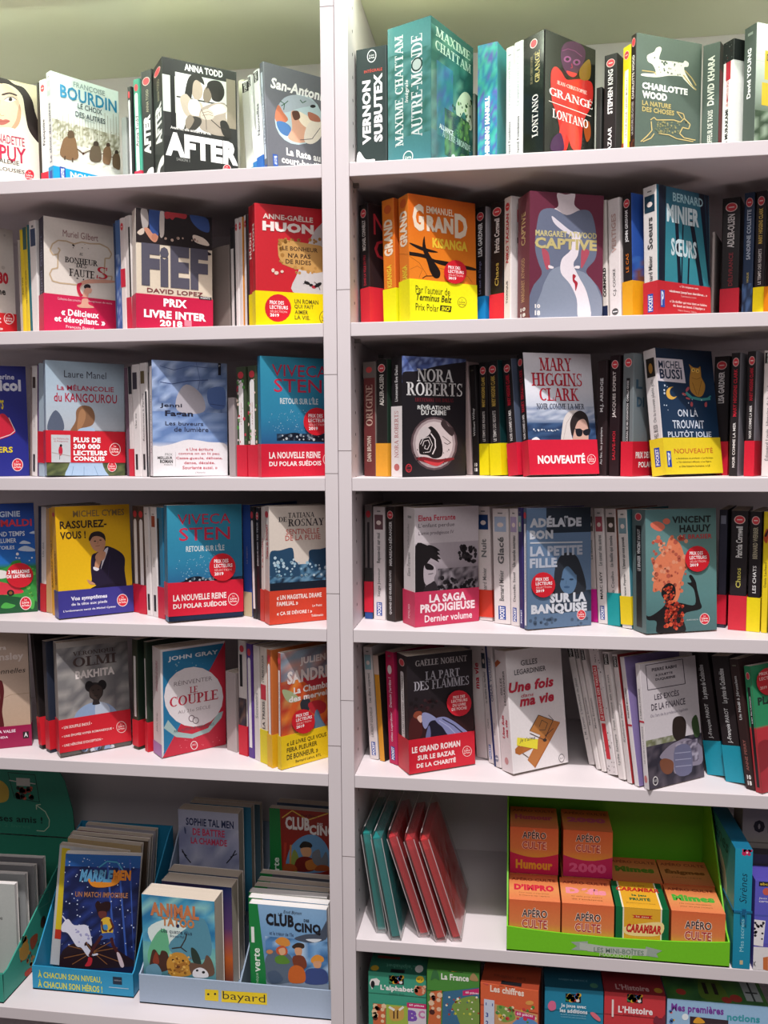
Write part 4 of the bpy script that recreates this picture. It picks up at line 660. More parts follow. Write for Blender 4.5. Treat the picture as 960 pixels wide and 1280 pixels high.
cover(3, 'C2', 191.4, 451.2, 'blue-and-white iceberg rock paperback with a short quotation', xr=284.5, xl=186.8, sl=.034, group=G, land='the blue iceberg paperback', front='8aa4c8', spine='2a2c38', T0=.012, xt=189.5,
 art=[('g',[(0,'ebe8e8'),(.24,'e8e6ea'),(.3,'7f9ccc'),(.6,'8fa8d2'),(1,'7d94bc')]), ('n',['7088b8','9ab0d8','6078a4','88a0c8','b0c4e4'],0,.55,1,1,12,10,4), ('n',['7f9ccc','9ab4de','6a88bc'],0,.3,1,.56,8,6,6), ('S','b8b4bc',[(85,260),(132,202),(205,250),(225,330),(160,350),(85,330)]), ('W','3a4a78',4,[(0,190),(60,200),(140,185),(240,180)]), ('W','46588a',3,[(0,110),(70,130),(150,110),(240,120)]), ('W','3a4a78',4,[(240,240),(320,245)]), ('S','5a76b0',[(240,230),(320,220),(322,320),(250,310)]), ('W','3a4a78',3,[(250,300),(322,310)]), ('W','5a6ea0',3,[(180,90),(200,180),(190,230)]), ('S','edeaec',[(-40,520),(0,512),(60,500),(140,478),(240,490),(340,512),(345,670),(-40,670)]),
  ('T','Jenni',0,295,110,320,'26283a',.02), ('T','Fagan',25,332,165,368,'26283a',.035), ('T','Les buveurs',26,386,216,406,'303248',.01), ('T','de lumière',70,414,242,438,'303248',.01), ('T','PRIX',25,546,62,558,'777',0),('T','MEILLEUR',-12,562,62,576,'333',.03),('T','ROMAN',0,578,64,596,'333',.04),('T','POINTS',20,600,62,608,'777',0),('W','999',1,[(77,540),(77,612)]),
  ('T','« Une écriture',130,518,265,534,'c2384e',.01), ('T','comme on en lit peu.',92,541,300,557,'c2384e',.01), ('T','Casse-gueule, délicate,',80,564,312,580,'c2384e',.01), ('T','dense, décalée.',120,587,274,603,'c2384e',.01), ('T','Souriante aussi. »',112,610,286,626,'c2384e',.01), ('T','L’Humanité',176,638,226,646,'888',0), ('R','1c1c28',290,94,304,156), ('T','P',293,105,301,115,'ddd',.02)],
 spn=[('r','1c1c24',0,.0,.35,.9),('r','e6e2e4',.35,0,1,.95),('t','Les buveurs de lumière',.5,.2,.8,.7,'777',0,False,0,1)],
 spines=[S(177.8,186.2,453.5,'white spine with a small portrait','e6e0de',sx=[('r','6a5a38',.15,.82,.7,.93),('r','1c1c24',.75,.0,1,.75),('r','222',.25,.06,.55,.2),('t','Rendez-vous à Parme',.3,.3,.55,.75,'777',0,False,0,1)]), S(168.3,177,455.5,'white spine with a dark portrait','e4dedc',sx=[('r','3c3440',.1,.78,.7,.93),('r','222',.25,.06,.55,.2),('t','Une vie',.3,.3,.55,.7,'777',0,False,0,1)]), S(162.8,167.8,458,'white spine with red foot','d9d2d0',band=('c82438',.25),sx=[('r','2a2830',.2,.75,1,1)]), S(158.5,162.2,460,'thin mauve spine','6a5060')])
STEN = [('g',[(0,'0e1c34'),(.12,'1c3e66'),(.28,'2a5c8c'),(.5,'2e84a8'),(1,'3796b2')])]
def sten(dx, dy, k=1., crop='C2'):
    X = lambda x: (x-565)*k+565+dx; Y = lambda y: (y-100)*k+100+dy
    return STEN+[('d',['c8dce4','8ab4c8'],.1,.38,.7,.56,60,.006,3),('n',['1a2c44','2a4058','4a6478','142034'],.22,.3,1,.36,16,3,6),('S','0e1828',[(X(600),Y(470)),(X(640),Y(448)),(X(690),Y(445)),(X(740),Y(465)),(X(830),Y(462)),(X(830),Y(490)),(X(600),Y(478))]),('D',['8898a4','c0c8cc','3a4c5c'],X(610),Y(452),X(820),Y(480),24,7,5),
     ('T','VIVECA',X(560),Y(100),X(838),Y(160),'cc2c4c',.0), ('T','STEN',X(570),Y(172),X(808),Y(240),'cc2c4c',.005), ('T','RETOUR SUR L’ÎLE',X(600),Y(262),X(790),Y(300),'d4e0e2',.025)]
STENB = lambda X, Y, seal: [('T','LA NOUVELLE REINE',X(546),Y(540),X(802),Y(574),'f6eae6',.03),('T','DU POLAR SUÉDOIS',X(546),Y(582),X(806),Y(612),'f6eae6',.03),('L',X(842),Y(576),28,'cf1f38','f0c8c4')]
cover(3, 'C2', 327.5, 445, 'blue island-at-dusk paperback with red capitals and crimson band, cut by the middle upright', xl=323.6, sl=.047, xt=325, group=G, land='the blue island paperback', front='2e84a8', spine='2c789c', T0=.012, W0=.112,
 art=sten(0,0), band=('cf1f38', 0, .275, STENB(lambda x: x, lambda y: y, 1)), sticker=[('K',780,388,66)],
 spines=[S(311.5,322.5,457,'flower-patterned spine with red band','44503a','lpw',band=('d02038',.29),sx=[('d',['e8d4cc','5a9a48','d8c0b0','c04050'],.0,.3,1,.9,26,.14,4),('r','f2ece8',.38,.3,.62,.85),('t','A la place du coeur',.42,.35,.58,.8,'a05060',0,False,0,1)]),
  S(297.5,309,458.5,'flower-patterned spine with red band','44503a','lpw',band=('d02038',.29),sx=[('d',['e8d4cc','5a9a48','d8c0b0','c04050'],.0,.3,1,.9,26,.14,8),('r','f2ece8',.38,.3,.62,.85),('t','A la place du coeur',.42,.35,.58,.8,'a05060',0,False,0,1)]), S(286.5,294,497,'short grey-mauve slab of pages','a89c9c')])
# ------------------------------------------------------------------ shelf 3, right case
G = 'paperbacks on the third shelf of the right bookcase'
cover(3, 'C3', 503, 445, 'black thriller with a spiral shell on a pale oval under silver serif name', xr=582, xl=489.5, sl=.074, group=G, land='the black shell thriller', front='1e1b20', spine='1e1c20', T0=.02,
 art=[('r','1e1b20',0,0,1,1), ('g',[(.78,'4a5488'),(.9,'5a6ca8'),(1,'7c90c4')]), ('n',['5468a4','7488bc','3c4878','8496c4'],0,.84,1,1,22,6,3), ('S','1e1b20',[(352,300),(352,220),(440,210),(560,180),(700,160),(740,170),(740,330),(352,330)]), ('E','5a484c',540,645,140,160), ('E','a8989a',540,645,128,148), ('E','cfc2c2',540,645,112,132), ('S','1c181a',[(450,690),(452,640),(480,590),(505,550),(530,545),(570,590),(590,660),(585,720),(540,735),(500,715),(460,710)]), ('S','c8c0c0',[(460,560),(490,545),(520,570),(500,600),(450,620)]), ('W','e0d8d8',7,[(520,585),(545,620),(548,670),(530,710)]), ('W','d8d0d0',4,[(470,660),(480,630),(505,625),(515,650),(500,680),(482,675),(488,655)]), ('W','d8d0d0',4,[(458,650),(475,615),(510,605),(530,650),(515,695),(475,700)]), ('S','3a2e30',[(580,530),(600,500),(625,540),(660,560),(650,600),(620,580)]), ('W','4a3c3e',3,[(590,600),(640,640),(620,650),(600,640)]),
  ('S','7a2028',[(430,735),(480,725),(560,740),(640,730),(660,740),(600,760),(560,778),(500,765)]), ('S','c83a40',[(480,745),(560,760),(600,750),(560,780),(500,765)]), ('D',['2a2022'],420,680,640,790,16,5,4),
  ('T','NORA',438,195,655,272,'d8d8d8',-.01,True), ('T','ROBERTS',374,275,708,355,'d8d8d8',0,True), ('T','LIEUTENANT EVE DALLAS',425,370,655,393,'7a2430',.01,True), ('T','RÉVÉLATIONS',440,410,636,440,'d4d6d4',.03), ('T','DU CRIME',462,443,612,474,'d4d6d4',.03), ('E','b8303a',387,793,19,26), ('E','1e1b20',387,793,14,20), ('T','J’AI',377,778,396,790,'b8303a',.02), ('T','LU',378,796,395,808,'b8303a',.03)],
 spn=[('r','f2ecec',0,0,1,.59),('t','NORA ROBERTS',.3,.16,.66,.55,'c89090',.0,True,0,1),('e','c87070',.5,.08,.25,.03),('t','Lieutenant Eve Dallas',.36,.63,.62,.93,'e4e4e4',.015,False,0,1)],
 spines=[S(471,484.5,449,'black spine with pale capitals and orange band','23201f','lp',a=55,t=['','ADLER-OLSEN'],tc=['aaa','d8d4cc'],band=('e8a232',.285),cov='24382c'),
  S(455,469.5,452,'brown spine with wide-set pale capitals','6a3030',a=60,sx=[('r','6c625e',0,.86,1,1),('e','c04a48',.5,.93,.26,.026),('t','DAN BROWN',.3,.13,.66,.35,'d8c8b8',.02,False,0,1),('t','ORIGINE',.22,.44,.78,.8,'c8a898',.0,True,0,1)],cov='8a827c')])
cover(3, 'C4', 663, 443.5, 'white paperback with red condensed capitals and a scarfed woman in sunglasses', xr=748, xl=655, sl=.035, xt=653.7, group=G, land='the sunglasses-woman paperback', front='e6e2e8', spine='201c1e', T0=.018,
 art=[('g',[(0,'2c405e'),(.28,'3a5478'),(.42,'4a6488'),(.44,'8a98b0'),(.55,'c4ccda'),(.68,'dfe0e8'),(1,'e8e6ec')]), ('n',['8a98b4','c0c8d8','a4b0c4'],0,.45,1,.56,12,5,3), ('n',['2c4468','3c5880','22365a'],0,.2,1,.42,10,8,5), ('D',['dfe6ee','aebccc'],300,560,480,570,20,5,5), ('S','e8ecf0',[(310,620),(340,606),(365,632),(330,634)]), ('S','d8d0cc',[(490,640),(492,560),(505,490),(540,450),(590,448),(560,470),(540,520),(545,580),(555,640)]), ('S','2c2424',[(540,520),(560,470),(600,448),(640,475),(655,540),(650,600),(560,600),(545,570)]), ('S','d0a898',[(560,640),(568,560),(590,510),(625,500),(645,540),(650,600),(640,642)]), ('S','1c1c24',[(573,560),(600,556),(615,572),(608,600),(585,602),(575,585)]), ('S','1c1c24',[(618,570),(640,558),(662,562),(655,590),(635,598),(620,588)]), ('W','1c1c24',5,[(560,555),(620,570),(662,560)]), ('S','b04048',[(608,625),(630,622),(642,636),(612,640)]), ('W','a89c98',2,[(500,620),(520,520),(560,462)]),
  ('T','MARY',358,130,550,208,'c4283c',.04,True), ('T','HIGGINS',310,220,612,298,'c4283c',.04,True), ('T','CLARK',358,312,594,388,'c4283c',.04,True), ('T','NOIR COMME LA MER',340,405,626,438,'3a3e50',.015,True)],
 band=('d2203a', 0, .285, [('T','NOUVEAUTÉ',348,705,632,768,'fbf0ee',.045),('L',668,740,26,'d2203a','f6d8d6')]),
 spn=[('t','MARY HIGGINS CLARK',.28,.52,.72,.87,'c8283a',.02,True,0,1),('t','NOIR COMME LA MER',.32,.3,.66,.5,'e8e4e2',.03,False,0,1),('e','e9c9c4',.5,.93,.34,.03),('e','d8434c',.5,.93,.29,.026)],
 spines=[S(636.5,648,448,'red-lettered black spine, red band','221d20','lp',t=['NOIR COMME LA MER','MARY HIGGINS CLARK'],tc=['e8e4e2','c8283a'],band=('d2203a',.28,0,[('t','NOUVEAUTÉ',.3,.1,1,.2,'fff',.04)]),xt=630.5,cov='4a5468'),
  S(614,627,450,'gold-lettered black spine, yellow band','221e20','lp',a=48,lean=0,t=['LE TEMPS DES REGRETS','MARY HIGGINS CLARK'],tc=['d8d4d0','c8a850'],band=('eedc12',.28,0,[('t','NOUVEAU',.3,.1,1,.2,'1a1a1a',.04)]),cov='103436'), S(601.5,612,452,'gold-lettered black spine, yellow band','221e20','lp',lean=0,a=52,t=['LE TEMPS DES REGRETS','MARY HIGGINS CLARK'],tc=['d8d4d0','c8a850'],band=('eedc12',.28)),
  S(591.5,599.5,456,'black spine with white numerals at its foot','262224','18',t='William Wiley',tc='ddd'), S(583,590,452,'white slab of pages','cdb8b8',a=58)])
cover(3, 'C5', 832.5, 438, 'navy paperback with a cartoon owl, crescent moon and yellow band, leaning left', xr=902.7, xl=816.5, sl=.14, xt=819, group=G, land='the owl paperback', front='1c3450', spine='e4dedc', T0=.022,
 art=[('g',[(0,'203c5a'),(.6,'1c3450'),(1,'142840')]), ('P','d8d2da',[(284,130),(446,142),(466,284),(292,268)]), ('T','MICHEL',304,146,440,192,'20304c',.015), ('T','BUSSI',312,196,445,256,'20304c',.03), ('E','e0b050',382,343,34,38), ('E','1c3450',396,336,27,30), ('S','b8863c',[(490,240),(495,200),(485,170),(510,188),(540,192),(552,182),(556,215),(560,250),(580,290),(578,330),(560,362),(530,362),(495,330),(488,280)]), ('E','e8c060',510,205,11,12),('E','e8c060',536,210,11,12),('E','1a1a1a',511,206,4,5),('E','1a1a1a',537,211,4,5), ('W','5a3c1c',2,[(500,250),(530,260),(556,250)]),('W','5a3c1c',2,[(505,280),(530,350)]),('W','5a3c1c',2,[(560,270),(540,355)]), ('W','4a9a98',16,[(465,340),(500,370),(560,382),(612,376)]), ('W','4a9a98',7,[(590,378),(615,360)]), ('E','b8565c',475,320,8,16,30),('E','b8565c',455,350,14,7,30),('E','b8565c',500,410,8,15),('E','b8565c',585,412,8,15),('E','b8565c',478,375,14,6,20),
  ('D',['c8d8e8'],325,290,370,520,7,6,3),('D',['c8d8e8'],420,300,600,520,6,5,9), ('T','ON LA',418,440,538,484,'d2dcea',.015), ('T','TROUVAIT',388,505,576,555,'d2dcea',.015), ('T','PLUTÔT JOLIE',360,565,620,618,'d2dcea',.015)],
 band=('ead02a', 0, .29, [('T','NOUVEAUTÉ',398,668,630,705,'c8502c',.0),('T','« Ambitieux et profond. » Le Parisien',408,730,630,742,'4a4020',.01),('T','« Terriblement efficace. » Le Figaro',412,752,620,764,'4a4020',.01),('T','« Une histoire humaine. » LE',428,776,612,788,'4a4020',.01),('R','2444a0',358,690,384,786),('T','P',364,700,378,776,'e0e8f4',.03)], [('r','2444a0',.28,.07,.7,.22),('t','POCKET',.36,.08,.62,.21,'eee',.03,False,0,1)]),
 spn=[('r','2a2420',.2,.78,.85,.93),('e','b8863c',.52,.85,.16,.04),('t','On la trouvait plutôt jolie',.4,.42,.72,.76,'888',.0,False,0,1),('t','MICHEL BUSSI',.36,.25,.68,.4,'444',.0,False,0,1)],
 spines=[S(777,790,441,'grey spine with a black title strip and red band','6e7678','lp',a=50,lean=0,sx=[('r','1c1c1e',.35,.25,.68,.8),('t','JOURNAL DE MA DISPARITION  CAMILLA GREBE',.4,.27,.62,.78,'e0e0e0',.01,False,0,1)],band=('ce2036',.285,0,[('T','PRIX DES',165,695,250,735,'fff',.03),('T','POLAR',182,755,262,790,'fff',.03)]),cov='7a868a',crop='C5',art=[('T','L',168,260,205,315,'38586c',.04),('T','DI',172,365,215,425,'38586c',.04)]),
  S(760.5,773,444,'black-red spine with white name','231418','lp',lean=0,t=['SAUVE-MOI','JACQUES EXPERT'],tc=['c02838','d8d0cc']), S(745,757.5,450,'dark red-brown spine with small white name','2c2022',lean=0,t=['Au feu, les pompiers','M.J. ARLIDGE'],tc=['bbb','ddd'])])
cover(3, 'C5', 990, 434, 'dark paperback beyond the right frame edge of the third shelf', xl=964, a=40, group=G, land='@three', front='5a4a4c', spine='c8bebc', T0=.02,
 spines=[S(951,963,438,'white spine with plain lower-case letters','e4dad8','pt',a=55,t='Édouard Louis  Histoire de la violence',tc='888'),
  S(930.5,941.5,439,'red-lettered black spine, red band','231d20','lp',a=60,t=['NOIR COMME LA MER','MARY HIGGINS CLARK'],tc=['e8e4e2','c8283a'],band=('ce2036',.285,0,[('t','NOUVEAUTÉ',.35,.1,1,.2,'fff',.04)]),cov='8a8890'),
  S(910.5,922,441,'red-lettered black spine without band','231d20','lp',t=['NOIR COMME LA MER','MARY HIGGINS CLARK'],tc=['e8e4e2','c8283a'],cov='8a8890'),
  S(889,908.5,443,'thick black spine with red foot band','231e22','lp',t=['','LISA GARDNER'],tc=['a83040','d8d4d4'],band=('ce2036',.285))])
# ================================================================== shelf 4, left case
G = 'paperbacks on the fourth shelf of the left bookcase'
cover(4, 'D1', -50, 631.5, 'blue-and-green cartoon landscape paperback with red bus and round red sticker', xr=47, sl=-.01, Y=.02, group=G, land='', front='1c5cb4', spine='1c4c9c',
 art=[('g',[(0,'1c5c38'),(.42,'2a7c40'),(.46,'2470c0'),(.7,'1c54b0'),(1,'1c48a4')]), ('S','3a9440',[(40,430),(70,400),(110,395),(130,430),(205,460),(205,700),(-80,700),(-80,500)]), ('S','1c5430',[(-80,580),(60,590),(205,620),(205,700),(-80,710)]), ('S','4aa848',[(150,600),(180,585),(190,620),(180,660),(150,640)]), ('S','4aa848',[(10,640),(30,625),(60,632),(85,640),(60,655),(10,655)]), ('D',['3a9a48','68b850'],140,430,200,600,20,12,3), ('S','d83848',[(-60,510),(40,520),(118,552),(110,575),(-60,578)]), ('S','e8e4e0',[(-60,450),(30,452),(34,490),(-60,492)]), ('E','222',58,572,20,17), ('E','8a5a30',58,572,10,9), ('S','c4d4ea',[(108,298),(130,286),(165,298),(160,304),(112,304)]), ('S','c4d4ea',[(98,338),(130,316),(160,320),(196,340),(160,346)]), ('S','c4d4ea',[(160,246),(185,234),(200,244),(190,250)]), ('E','e8e8e8',95,360,8,8), ('D',['dfe8f4'],80,380,180,400,5,6,4),
  ('T','VIRGINIE',-75,130,110,162,'cfe0f4',.03), ('T','GRIMALDI',-95,176,174,216,'d83848',.03), ('T','IL EST GRAND TEMPS',-160,245,136,272,'dbe6f4',.02), ('T','DE RALLUMER',-90,280,90,305,'dbe6f4',.02), ('T','LES ÉTOILES',-75,315,80,340,'dbe6f4',.02), ('L',140,628,32)],
 sticker=[('E','cc2030',108,475,74,68),('T','2 MILLIONS',45,448,162,468,'fff',.04),('T','DE LECTEURS',38,474,170,492,'fff',.04)])
cover(4, 'D1', 74.5, 635.5, 'yellow paperback with a suited man, hand on chin, and violet band', xr=166.6, xl=69.8, sl=-.03, slb=-.08, yb=775.4, xt=68.6, lean=3, group=G, land='the suited-man paperback', front='e2b414', spine='e0a830', T0=.014,
 art=[('g',[(0,'eec41c'),(1,'e0aa10')]), ('S','241c34',[(480,510),(500,505),(495,440),(500,370),(530,350),(570,320),(600,320),(650,345),(680,380),(680,450),(690,560),(640,570),(480,568),(500,545),(525,530),(495,525)]), ('S','c49070',[(488,290),(500,250),(540,242),(568,262),(575,300),(565,340),(540,350),(510,335)]), ('S','2a2020',[(484,275),(500,245),(540,236),(570,255),(575,290),(560,272),(530,262),(505,268),(490,290)]), ('E','1c1618',518,290,7,3),('E','1c1618',548,284,7,3),('W','8a5a48',3,[(520,318),(545,314)]),('W','9a6a50',3,[(535,288),(532,305)]), ('S','d8d4dc',[(568,340),(590,325),(578,370),(555,430),(550,440),(560,380)]), ('S','c49070',[(520,370),(545,345),(575,350),(570,385),(545,400),(525,395)]), ('S','c49070',[(515,440),(525,385),(550,390),(545,420),(530,450)]), ('S','e4e0e6',[(510,430),(540,440),(530,452),(512,446)]), ('S','1c1428',[(505,560),(560,530),(640,520),(690,555),(690,572),(500,575)]), ('S','c49070',[(475,500),(500,510),(520,525),(490,525)]), ('W','34284a',3,[(600,370),(590,480)]),
  ('T','MICHEL CYMES',398,124,678,160,'8a7040',.02), ('T','RASSUREZ-',326,182,582,225,'382818',.03), ('T','VOUS !',328,240,468,282,'382818',.03)],
 band=('3e3a8c', 0, .245, [('T','Vos symptômes',388,594,586,622,'e8e8f4',.04),('T','de la tête aux pieds',390,628,586,648,'e8e8f4',.02),('T','L’ordonnance santé de Michel Cymes',346,668,632,682,'e8e8f4',.02),('L',668,612,30)]),
 spn=[('t','RASSUREZ-VOUS !',.3,.3,.7,.6,'7a5a20',.01,False,0,1),('e','d8434c',.5,.93,.3,.02)],
 spines=[S(65.2,69.3,636,'orange-yellow spine','dca028',xt=60.5,t='RASSUREZ-VOUS !',tc='7a5a20'), S(57.5,64.6,637,'tan spine','c8a070',xt=57), S(51.5,57,634,'white spine with red foot','dad2ce',xt=51,band=('c02434',.27),t='Un été',tc='999'), S(47.8,51,633,'dark blue slim spine','2c3450',xt=47.5)])
cover(4, 'D2', 211, 634.5, 'blue island-at-dusk paperback with red capitals, standing whole on the fourth shelf', xr=303.7, xl=206.8, sl=-.02, slb=-.08, yb=780, xt=208.5, lean=2, group=G, land='the whole blue island paperback', front='2e84a8', spine='2c789c', T0=.012,
 art=sten(-477,25,.92)[:5]+[('T','VIVECA',88,132,352,184,'cc2c4c',0),('T','STEN',96,200,350,266,'cc2c4c',.005),('T','RETOUR SUR L’ÎLE',130,284,322,320,'d4e0e2',.025)],
 band=('d02038', .045, .335, [('T','LA NOUVELLE REINE',66,536,332,568,'f6eae6',.03),('T','DU POLAR SUÉDOIS',66,576,334,606,'f6eae6',.03),('L',367,556,27,'d02038','f6d8d4')]), sticker=[('K',310,395,66)],
 spines=[S(198.8,206.3,635.5,'blue spine with red band','2c789c',xt=195,band=('cc2038',.285),sx=[('r','101c30',.1,.3,.4,.9)]), S(191,197.8,634.5,'white spine with a red picture','e8e2e0','fo',xt=187.5,sx=[('r','a04838',.2,.82,.8,.92),('r','222',.3,.05,.7,.2),('t','Roman',.4,.3,.6,.7,'888',0,False,0,1)]), S(183.8,190,634,'white spine','e6e0de','fo',xt=178.8,sx=[('r','222',.3,.05,.7,.2),('t','Nouvelles',.4,.3,.6,.7,'888',0,False,0,1)]),
  S(175.2,183.2,633.5,'brown-and-white spine, red band','5a4844','lpw',xt=171.5,band=('cc2038',.27)), S(167.5,174.6,633,'brown-and-white spine, red band','5a4844','lpw',xt=164,band=('cc2038',.27))])
cover(4, 'D2', 337.5, 634.3, 'cream paperback with a blue rooftop photo and orange-red quote band', xl=331, sl=-.02, slb=-.07, yb=782, xt=336.2, group=G, land='the blue rooftop paperback', front='ddd2c6', spine='ddd4cc', T0=.014, W0=.112,
 art=[('r','ddd2c6',0,0,1,1), ('n',['20405c','3a6484','6a94b0','16283c','4a7898'],0,.27,1,.5,20,12,3), ('S','284a68',[(548,390),(552,320),(600,312),(655,298),(668,320),(672,360),(690,380),(690,440),(548,440)]), ('S','284a68',[(745,350),(748,312),(800,305),(860,300),(860,400),(745,400)]), ('r','14202e',0,.27,1,.35), ('D',['b8d0dc','8ab0c4'],560,350,680,420,12,8,5), ('D',['9ac0d4','b8d0dc'],560,370,860,410,20,9,6), ('D',['7aa8c0','3a5c78','b8ccd4'],560,430,860,450,18,8,7),
  ('T','Tatiana',640,124,772,150,'3a3238',.0,True), ('T','de',592,146,634,170,'3a3238',.0,True), ('T','ROSNAY',640,156,820,192,'3a3238',.02,True), ('T','SENTINELLE',630,206,796,234,'c05a50',.01), ('T','DE LA PLUIE',626,238,802,264,'c05a50',.01)],
 band=('d4442e', 0, .285, [('T','« UN MAGISTRAL DRAME',584,538,808,562,'fae8e0',.03),('T','FAMILIAL »',584,570,690,592,'fae8e0',.03),('T','Le Point',762,582,810,594,'fae8e0',.02),('T','« ÇA SE DÉVORE ! »',584,616,760,642,'fae8e0',.03),('T','Télématin',756,632,816,644,'fae8e0',.02)]),
 spn=[('t','Tatiana de ROSNAY',.3,.55,.75,.85,'c04848',.02,False,0,1),('e','d8434c',.5,.93,.36,.028)],
 spines=[S(326.5,330.5,634,'cream spine with red letters','d8cfc8',xt=326,t='T. de ROSNAY',tc='c04848',band=('c83c30',.28)), S(321.5,326,635,'black spine with red foot','231c20','lp',xt=319,t=['',"DONNE-MOI TES YEUX"],tc='ccc'), S(316,321,634,'black spine with white title strip','2a2628','lpw',xt=312), S(305,315.5,632,'blue spine with cream foot','2a4c98',xt=302,sx=[('r','c8b894',0,0,1,.22),('t','La maison',.4,.3,.6,.8,'88a',0,False,0,1)])])
# ------------------------------------------------------------------ shelf 4, right case
G = 'paperbacks on the fourth shelf of the right bookcase'
cover(4, 'D3', 519, 635.5, 'grey-white paperback with a hand-shaded woman photo and rose band', xr=597.7, xl=504.6, sl=-.012, slb=-.08, yb=784.5, group=G, land='the hand-shaded woman paperback', front='c8bfc2', spine='ded8d8', T0=.022, W0=.108,
 art=[('r','cdc4c8',0,0,1,1), ('g',[(.3,'4a444a'),(.4,'7a7278'),(.55,'a89ea4'),(.7,'b4aab0')]), ('n',['4c464c','6c646a','8a8288','322c32'],.35,.28,1,.48,12,7,4), ('S','1a1618',[(427,350),(500,345),(530,370),(520,420),(500,450),(490,520),(480,620),(427,632)]), ('S','1a1618',[(500,345),(540,350),(575,375),(560,380),(576,400),(560,402),(580,425),(562,428),(570,445),(540,430),(520,420),(495,400)]), ('S','b4aab0',[(480,470),(510,450),(545,470),(552,510),(540,540),(542,580),(510,590),(480,560)]), ('S','1a1618',[(484,460),(505,452),(535,470),(535,490),(510,492),(490,485)]), ('W','3a3438',4,[(505,518),(535,512)]), ('S','2a2428',[(490,590),(520,570),(545,560),(560,620),(480,625)]), ('D',['2a262a','3c363a'],690,350,790,440,40,16,3), ('D',['1e1a1e'],560,540,790,610,50,14,5),
  ('T','Elena Ferrante',446,165,668,200,'c4344c',.02), ('T','L’enfant perdue',446,215,662,246,'6a6068',.0), ('T','L’amie prodigieuse IV',446,262,658,290,'6a6068',.0)],
 band=('c8365a', 0, .295, [('T','LA SAGA',512,640,732,690,'f8e6ea',.045),('T','PRODIGIEUSE',458,700,784,752,'f8e6ea',.045),('T','Dernier volume',484,765,768,808,'f8e6ea',.02)], [('t','FOLIO',.45,.06,.6,.18,'f0c8d0',.01,False,0,1)]),
 spn=[('t','Elena Ferrante',.35,.42,.6,.62,'888',0,False,0,1),('t','L’enfant perdue',.35,.66,.55,.86,'999',0,False,0,1),('r','999',.4,.91,.7,.93)],
 spines=[S(483,494,633.5,'black spine with small white capitals','2a2220','lp',a=52,xt=482,t=['QUAND LES GUELES NOIRES','MIRABEAU-BÉRANGER'],tc=['ddd','ddd'],cov='3c302c'), S(467,481.5,634,'white spine with blue label and dark picture','e0d8d8','pk',a=72,t=['Serge Joncour','Repose-toi sur moi'],tc='777',pic='6a4a50'),
  S(456.5,466,631.5,'grey spine with red band','6c6464',a=80,T=1,W=.10,sx=[('r','201c20',.35,.3,.65,.85),('r','2a2828',0,.1,1,.45),('e','b8303a',.5,.92,.3,.03),('r','2a4c8c',0,0,1,.06)],band=('cc2036',.33,.06))])
cover(4, 'D4', 659.3, 637.5, 'blue-grey paperback with a long-haired girl face and white capitals', xr=739, xl=655, sl=-.012, slb=-.08, yb=789, xt=658.3, lean=3, group=G, land='the blue-grey girl-face paperback', front='56708c', spine='5a6e88', T0=.014,
 art=[('g',[(0,'5c7490'),(1,'6680a0')]), ('r','26303c',.3,.79,1,1), ('r','303c4c',.35,.12,1,.3), ('S','2c3038',[(440,600),(450,480),(480,410),(530,385),(580,410),(610,480),(632,560),(630,620),(560,640),(440,640)]), ('S','5a7898',[(476,530),(490,480),(530,470),(570,490),(580,560),(560,620),(520,635),(485,600)]), ('E','2c3e54',493,548,12,6),('E','2c3e54',548,548,13,6),('E','3e5a7c',520,594,18,7),('W','46607c',3,[(518,555),(515,578)]), ('S','2c3038',[(470,600),(478,500),(500,455),(540,460),(580,500),(575,520),(530,470),(500,490),(488,540)]), ('D',['46586e'],300,780,660,840,24,12,4),
  ('T','ADÉLAÏDE',298,170,608,238,'c8ccd4',.06), ('T','BON',298,255,438,310,'c8ccd4',.06), ('W','c8ccd4',8,[(300,330),(614,324)]), ('T','LA PETITE',300,352,614,412,'b4bac8',.05), ('T','FILLE',298,424,462,482,'b4bac8',.05), ('T','SUR LA',418,634,636,692,'d0d4dc',.06), ('T','BANQUISE',306,702,640,768,'d0d4dc',.06), ('L',607,760,27)],
 sticker=[('K',374,580,72)], spn=[('r','eceaee',.25,.03,.75,.87),('e','d8434c',.5,.94,.36,.028),('t','LA PETITE FILLE SUR LA BANQUISE  ADÉLAÏDE BON',.35,.1,.65,.84,'667',0,False,0,1)],
 spines=[S(649.5,654.5,636,'violet slim spine','38306a','pk',xt=647), S(638.5,648.8,637,'white spine with blue label, thin','e2dad8','pk',a=50,xt=636.5,t=['Danielle Steel','Un monde nouveau'],tc='777',pic='b0a0c0'), S(618,637.8,637,'white spine with blue label, thick','e4dcda','pk',a=62,t=['Bernard Minier','Glacé'],tc='666',pic='a8b8d0',xt=615),
  S(598.7,615.5,635,'white spine with orange-red band','e2d8d6','pk',a=64,t=['Bernard Minier','Nuit'],tc='777',pic='16386c',xt=595,band=('d8402c',.27,.03,[('r','2a4a9a',.1,.1,.2,.2)]))])
